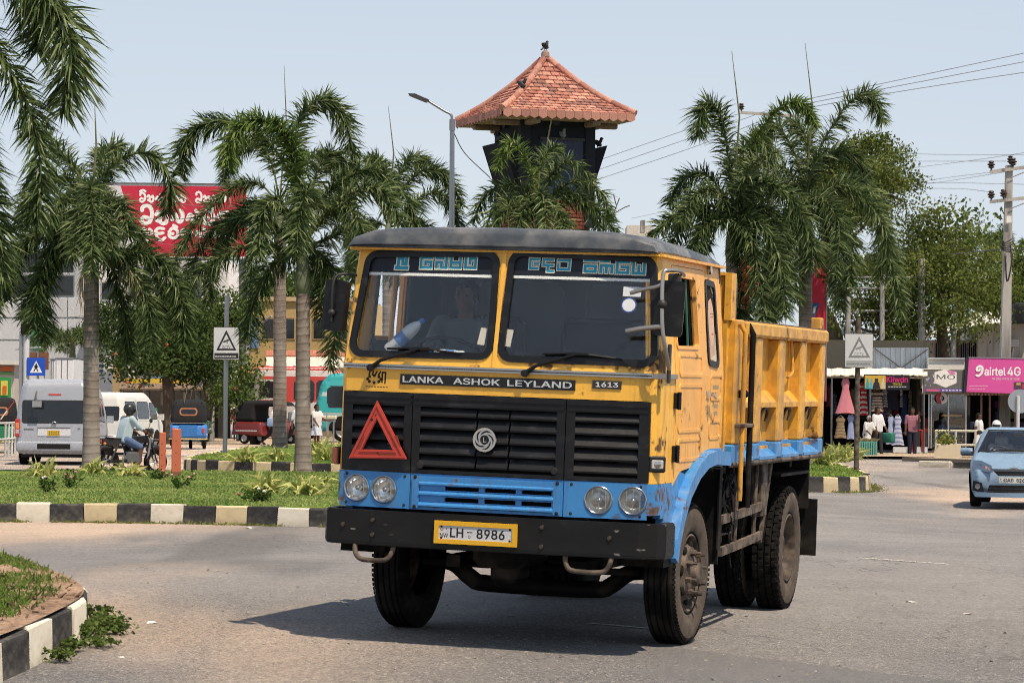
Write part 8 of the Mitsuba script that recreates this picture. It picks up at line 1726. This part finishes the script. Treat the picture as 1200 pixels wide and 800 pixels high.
# ------------------------------------------------------------------ people
SKIN = (.13, .066, .040); HAIR = (.012, .010, .009)
def rot(v, ax, deg):
    R = trimesh.transformations.rotation_matrix(math.radians(deg), ax)[:3, :3]; return R @ np.asarray(v, float)
def person(label, p, H, rz, top=(.6, .6, .6), bottom=(.03, .03, .04), lean=0, hips=(0, 0), knees=(0, 0), arms=(5, 5), out=(9, 9), elbows=(15, 15), seated=None, skirt=None, hair='short', sleeve=1.0, head_turn=0, head_tilt=0, helmet=None, scale_w=1.0, shorts=False):
    """faces -y before turning by rz; angles in degrees, forward positive; lists are (its left = +x, its right = -x)"""
    k = thing('person', label, 'person'); h = H; X = np.array([1.0, 0, 0])
    th, shn, ft = .245 * h, .245 * h, .038 * h; up = rot([0, 0, 1.0], X, lean)
    def leg(s, i):
        hip = np.array([s * .052 * h * scale_w, 0, 0]); d = rot([0, 0, -1.0], X, -hips[i]); kn = hip + d * th; d2 = rot([0, 0, -1.0], X, -(hips[i] - knees[i])); an = kn + d2 * shn; return hip, kn, an
    L = [leg(1, 0), leg(-1, 1)]
    zmin = min(l[2][2] for l in L) - ft; hz = -zmin if seated is None else seated
    base = np.array([0, 0, hz]); L = [tuple(q + base for q in l) for l in L]
    ch, nk = base + up * .20 * h, base + up * .30 * h; sh = base + up * .275 * h
    hd_up = rot(up, X, head_tilt); hc = nk + hd_up * .092 * h
    A = []
    for s, i in ((1, 0), (-1, 1)):
        S = sh + np.array([s * .105 * h * scale_w, 0, 0]); d = rot(rot([0, 0, -1.0], X, lean * .5 - arms[i]), [0, 1.0, 0], -s * out[i]); e = S + d * .165 * h; d2 = rot(rot([0, 0, -1.0], X, lean * .5 - arms[i] - elbows[i]), [0, 1.0, 0], -s * out[i] * .4); w = e + d2 * .14 * h; A.append((S, e, w, d2))
    B = m3.Manifold()
    def cap(a, b, ra, rb):
        nonlocal B; B = B + capsule(a, b, ra * h, rb * h, 12)
    for hip, kn, an in L: cap(hip, kn, .050 * scale_w, .034); cap(kn, an, .033, .022)
    for (hip, kn, an), i in zip(L, (0, 1)):
        f = rot([0, -1.0, 0], X, -(hips[i] - knees[i]) * .6); B = B + m3.Manifold.hull_points([tuple(an + np.array(o) * h + f * g * h) for o in ((-.022, 0, -.038), (.022, 0, -.038), (-.018, 0, 0), (.018, 0, 0)) for g in (-.03, .10)] + [tuple(an + np.array([x * h, 0, -.022 * h]) + f * .115 * h) for x in (-.018, .018)])
    B = B + m3.Manifold.hull_points([tuple(q + np.array([s * a * h * scale_w, b * h, 0])) for q, a, b in ((base, .075, .05), (ch, .085, .058), (sh, .098, .04)) for s in (-1, 1) for b in (-b, b)])
    cap(sh, nk + up * .02 * h, .045, .032); B = B + m3.Manifold.sphere(1, 18).scale((.045 * h, .054 * h, .066 * h)).rotate((0, 0, 0)).translate(tuple(hc)) + m3.Manifold.sphere(1, 14).scale((.034 * h, .036 * h, .034 * h)).translate(tuple(hc + np.array([0, -.018 * h, -.040 * h])))
    fw = rot([0, -1.0, 0], X, lean + head_tilt)
    B = B + m3.Manifold.hull_points([tuple(hc + fw * a * h + np.array([x, 0, z]) * h) for a, x, z in ((.045, -.008, -.014), (.045, .008, -.014), (.066, 0, -.012), (.05, 0, .012))])
    for s in (-1, 1): B = B + m3.Manifold.sphere(1, 8).scale((.006 * h, .014 * h, .018 * h)).translate(tuple(hc + np.array([s * .046 * h, 0, -.004 * h])))
    for S, e, w, d2 in A: cap(S, e, .034 * scale_w, .026); cap(e, w, .025, .017)
    body = m2t(B, .045, 4); parts = [body]
    for (S, e, w, d2), s in zip(A, (1, -1)):            # hands: a palm, four fingers of their own length, a thumb
        sd = np.cross(d2, [0, -1.0, 0]) if abs(d2[1]) < .9 else np.array([1.0, 0, 0]); sd /= np.linalg.norm(sd); nm = np.cross(sd, d2)
        parts.append(hull([w + d2 * a * h + sd * b * h + nm * c * h for a, b in ((-.01, .013), (-.01, -.013), (.048, .021), (.048, -.021)) for c in (-.008, .008)]))
        for j, ln in enumerate((.036, .044, .041, .032)):
            o = w + d2 * .046 * h + sd * (-.0165 + .011 * j) * h; mid = o + d2 * ln * .5 * h - nm * .004 * h; parts.append(tube([o, mid, mid + (d2 * .8 - nm * .6) * ln * .5 * h], [.0053 * h, .005 * h, .0042 * h], 6))
        o = w + d2 * .012 * h + sd * .014 * h; parts.append(tube([o, o + (d2 * .5 + sd * .8) * .022 * h, o + (d2 * .9 + sd * .7) * .042 * h], [.0068 * h, .006 * h, .005 * h], 6))
    M = place(*p, rz); Mh = M
    obj('body', parts, 'matte', SKIN, k, M, smooth=60)
    T_ = m3.Manifold(); g = .010 * h
    T_ = T_ + m3.Manifold.hull_points([tuple(q + np.array([s * a * h * scale_w, b * h, 0])) for q, a, b in ((base - up * .045 * h, .088, .066), (base + up * .05 * h, .086, .064), (ch, .096, .070), (sh, .108, .052), (sh + up * .025 * h, .05, .04)) for s in (-1, 1) for b in (-b, b)])
    for S, e, w, d2 in A:
        T_ = T_ + capsule(S, S + (e - S) * min(1, sleeve * 1.0), .046 * h * scale_w, .036 * h, 12)
        if sleeve > 1: T_ = T_ + capsule(e, e + (w - e) * (sleeve - 1), .036 * h, .026 * h, 12)
    obj('shirt', m2t(T_, .05, 5), 'matte', top, k, M, smooth=True)
    if skirt:
        zl, wd = skirt; rings = []
        for t in np.linspace(0, 1, 7): a = np.arange(18) * 2 * math.pi / 18; c = base * (1 - t) + np.array([base[0], base[1], hz - (hz - zl) * 1.0]) * t; rr = (.09 + (wd - .09) * t) * h; rings.append(np.c_[c[0] + np.cos(a) * rr, c[1] + np.sin(a) * rr * .8 * (1 + .05 * t * np.cos(5 * a)), np.full(18, c[2] + .03)])
        obj('skirt', loft(rings[::-1]), 'matte', bottom, k, M, smooth=60)
    else:
        Q = m3.Manifold.hull_points([tuple(base + up * c * h + np.array([s * .084 * h * scale_w, b * .064 * h, 0])) for c in (-.05, .045) for s in (-1, 1) for b in (-1, 1)])
        for hip, kn, an in L:
            Q = Q + capsule(hip, kn, .060 * h * scale_w, .046 * h, 12)
            if not shorts: Q = Q + capsule(kn, kn + (an - kn) * .93, .044 * h, .034 * h, 12)
        obj('trousers', m2t(Q, .05, 4), 'matte', bottom, k, M, smooth=True)
        obj('shoes', [hull([an + np.array(o) * h + rot([0, -1.0, 0], X, -(hips[i] - knees[i]) * .6) * g_ * h for o in ((-.026, 0, -.041), (.026, 0, -.041), (-.022, 0, -.008), (.022, 0, -.008)) for g_ in (-.034, .118)]) for i, (hip, kn, an) in enumerate(L)], 'satin', (.05, .03, .025), k, M)
    if helmet is not None:
        hm = obj('helmet', ball(hc + np.array([0, .006 * h, .016 * h]), .078 * h, (.92, 1.08, 1.0), 3), 'gloss', helmet, k, M, smooth=True)
        v = lathe([(.080 * h * math.cos(t), .080 * h * math.sin(t)) for t in np.linspace(-.62, .12, 5)], 28); a = np.arctan2(np.asarray(v.vertices)[:, 1], np.asarray(v.vertices)[:, 0]); f = np.asarray(v.faces); f = f[np.all(np.abs(a[f] + math.pi / 2) < 1.0, axis=1)]
        obj('visor', xf(tm(v.vertices, f), Mt(*(hc + np.array([0, -.004 * h, .014 * h])))), 'tinted_glass', None, hm, M)
    else:
        Hm = m3.Manifold.sphere(1, 18).scale((.052 * h, .060 * h, .066 * h)).translate(tuple(hc + np.array([0, .009 * h, .010 * h]))) - m3.Manifold.cube((.3 * h, .1 * h, .12 * h), True).translate(tuple(hc + np.array([0, -.078 * h, -.025 * h])))
        if hair == 'long': Hm = Hm + capsule(hc + np.array([0, .035 * h, 0]), hc + np.array([0, .05 * h, -.13 * h]), .045 * h, .03 * h)
        if hair == 'bun': Hm = Hm + m3.Manifold.sphere(.030 * h, 12).translate(tuple(hc + np.array([0, .062 * h, .0])))
        obj('hair', m2t(Hm), 'matte', HAIR if hair != 'grey' else (.3, .29, .28), k, M, smooth=60)
        obj('eyes', [ball(hc + fw * .049 * h + np.array([s * .017, 0, .006]) * h, .0052 * h, n=1) for s in (-1, 1)], 'satin', (.02, .015, .012), k, M)
        obj('mouth', ball(hc + fw * .050 * h + np.array([0, 0, -.034]) * h, .010 * h, (1.2, .5, .35), 1), 'satin', (.16, .05, .04), k, M)
    k_ = dict(M=M, A=A, base=base, sh=sh, hc=hc, key=k, L=L, up=up)
    return k_
def gp3(px, py, D): q = at(px, py, D); return np.array([q[0], D, float(land(q[0], D))])
def bag(P, name, mesh, col, label=None): obj(name, mesh, 'matte', col, P['key'], P['M'], smooth=50, label=label)
# riders
ML = motorcycle(np.array([*gpt(154, 556)[:2], float(land(*gpt(154, 556)[:2]))]), 128, 'black motorcycle beside the silver van', (.02, .02, .025))
p0 = (ML @ np.array([0, .22, 0, 1]))[:3]
person('motorcyclist in a pale blue shirt and dark helmet seen from behind', p0, 1.70, 128, (.40, .52, .58), (.10, .16, .30), lean=14, hips=(66, 66), knees=(70, 70), arms=(48, 48), out=(14, 14), elbows=(18, 18), seated=.80, helmet=(.02, .02, .022), sleeve=1.25, shorts=True)
q = at(1166, 520, 71); MR = motorcycle(np.array([q[0], 71, float(land(q[0], 71))]), -20, 'dark motorcycle hidden behind the blue grey car', (.03, .03, .04))
person('motorcyclist in a white helmet behind the blue grey car', (MR @ np.array([0, .22, 0, 1]))[:3], 1.58, -12, (.20, .20, .20), (.05, .05, .07), lean=10, hips=(66, 66), knees=(70, 70), arms=(45, 45), elbows=(18, 18), seated=.76, helmet=(.72, .71, .68), sleeve=2, head_tilt=4)
# the truck driver, in the cab on its right
dv = person('driver in a grey shirt at the wheel of the truck', (MTRUCK @ np.array([-.545, 1.08, 1.31, 1]))[:3], 1.72, -16.4, (.10, .12, .125), (.03, .03, .04), lean=4, hips=(84, 84), knees=(75, 75), arms=(52, 52), out=(8, 8), elbows=(28, 28), seated=.42, sleeve=1.0)
drv = person('driver of the blue grey car behind its windscreen', (MCAR @ np.array([-.36, .06, .22, 1]))[:3], 1.62, 4, (.22, .2, .2), (.05, .05, .05), hips=(84, 84), knees=(60, 60), arms=(50, 50), elbows=(20, 20), seated=.42, lean=-6)
# on the left
w = person('woman in white blouse and black trousers striding across with a pale blue bag', gp3(321, 517, 112), 1.66, 60, (.66, .64, .62), (.018, .018, .02), lean=6, hips=(30, -24), knees=(8, 30), arms=(30, -15), elbows=(45, 20), hair='bun', sleeve=.9)
bag(w, 'bag', xf(bx(-.24, -.12, -.22, .18, -.16, .16, .04), Mt(*(w['base'] + [-.12, -.08, .10]))), (.30, .42, .62))
pm = motorcycle(gp3(334, 512, 118), 150, 'motorcycle behind the striding woman', (.30, .30, .31))
w2 = person('man in a white shirt with a grey backpack walking behind the ringed palm', gp3(345, 514, 109), 1.72, 70, (.62, .62, .62), (.02, .02, .022), lean=10, hips=(26, -20), knees=(5, 25), arms=(20, -10), sleeve=1.1)
bag(w2, 'backpack', xf(bx(-.16, .16, -.08, .12, -.22, .20, .05), Mt(*(w2['sh'] + [0, .18, -.18]))), (.16, .17, .19))
person('woman in a white dress standing by a cart near the teal bus', gp3(371, 512, 106), 1.62, 50, (.68, .66, .63), (.56, .60, .66), arms=(28, 15), elbows=(50, 30), hair='bun', sleeve=.7, skirt=(.45, .15))
cr = thing('handcart', 'pale vendor cart beside the woman in white near the teal bus', 'cart'); cD = 107
obj('tray', pbox(375, 487, 393, 491, cD, .9, .02), 'matte', (.55, .52, .36), cr); obj('side', pbox(376, 491, 392, 494, cD + .05, .8), 'matte', (.25, .25, .26), cr)
for x in (377, 384.5, 391): obj('leg', tube([at(x, 493, cD + .2), np.r_[at(x, 493, cD + .2)[:2], 0]], .03, 6), 'metal', (.45, .45, .45), cr)
obj('upright', tube([at(383, 482, cD), at(383, 506, cD)], .025, 6), 'metal', (.5, .5, .5), cr)
person('man in dark clothes and teal trousers standing by the red rickshaw', gp3(281, 497, 126), 1.68, 20, (.06, .06, .06), (.07, .17, .18), hips=(4, -4), arms=(10, 5))
person('woman in red half hidden beside the man in teal trousers', gp3(277, 496, 128), 1.60, 10, (.26, .04, .05), (.10, .03, .05), skirt=(.2, .12))
person('man in a white shirt in the shade under the blossom tree', gp3(198, 488, 131), 1.68, 30, (.50, .50, .50), (.04, .04, .06))
person('person in green in the shade of the market shelter', gp3(178, 488, 132), 1.62, 10, (.03, .18, .11), (.03, .03, .04), skirt=(.4, .12))
# on the right, before the shops
m1 = person('man in white shirt carrying a dark green bag outside the clothes shop', gp3(1028, 532.5, 99.4), 1.72, 45, (.64, .64, .66), (.03, .03, .035), hips=(10, -6), knees=(4, 8), arms=(16, 10), elbows=(20, 15), sleeve=1.3)
bag(m1, 'bag', xf(bx(-.10, .16, -.25, .18, -.28, .06, .04), Mt(*(m1['A'][0][2] + [0, -.02, -.15]))), (.03, .16, .12))
person('small elderly woman in white beside the teal planter', gp3(1016, 530, 98.6), 1.42, 40, (.62, .61, .59), (.60, .59, .57), lean=10, hair='grey', arms=(30, 20), elbows=(40, 40), skirt=(.25, .16), sleeve=1.1)
person('man in a pink shirt with a hand raised to his face', gp3(1069, 532, 100.5), 1.70, 0, (.30, .13, .17), (.022, .026, .045), arms=(48, 4), out=(4, 10), elbows=(105, 10), sleeve=.9, hips=(2, -2))
g1 = person('girl in a white dress with a dark backpack walking behind the railing', gp3(1147, 529, 98.2), 1.55, 60, (.66, .66, .66), (.64, .64, .65), hips=(14, -12), arms=(14, -10), elbows=(15, 15), hair='long', skirt=(.48, .16), sleeve=.6)
bag(g1, 'backpack', xf(bx(-.14, .14, -.06, .12, -.20, .16, .05), Mt(*(g1['sh'] + [0, .17, -.16]))), (.02, .025, .05))
person('person in dark clothes deep inside the clothes shop', gp3(1082, 529, 103.6), 1.6, 0, (.20, .03, .03), (.05, .04, .04), skirt=(.3, .12))
# ---- loose things on the truck's dashboard
def bottle(p, rx, rz, s, label):
    M = MTRUCK @ Mt(*p) @ Mr([0, 0, 1], rz) @ Mr([0, 1, 0], rx) @ Ms(s); k = thing('water_bottle', label, 'bottle')
    obj('bottle', lathe([(0, 0), (.036, .004), (.04, .02), (.038, .06), (.041, .08), (.038, .10), (.041, .16), (.039, .20), (.026, .245), (.014, .26), (.014, .275)], 20), 'gloss', (.52, .57, .60), k, M, smooth=40)
    obj('label_band', lathe([(.0415, .085), (.0418, .09), (.0418, .15), (.0415, .155)], 20), 'satin', (.10, .22, .50), k, M); obj('cap', lathe([(.016, .268), (.017, .272), (.017, .292), (0, .294)], 14), 'satin', (.02, .16, .55), k, M)
bottle((-.86, .17, 1.99), 48, 0, 1.15, 'clear water bottle with blue cap leaning in the truck windscreen'); bottle((-.28, .10, 1.975), -88, 8, .85, 'small water bottle lying on the truck dashboard')
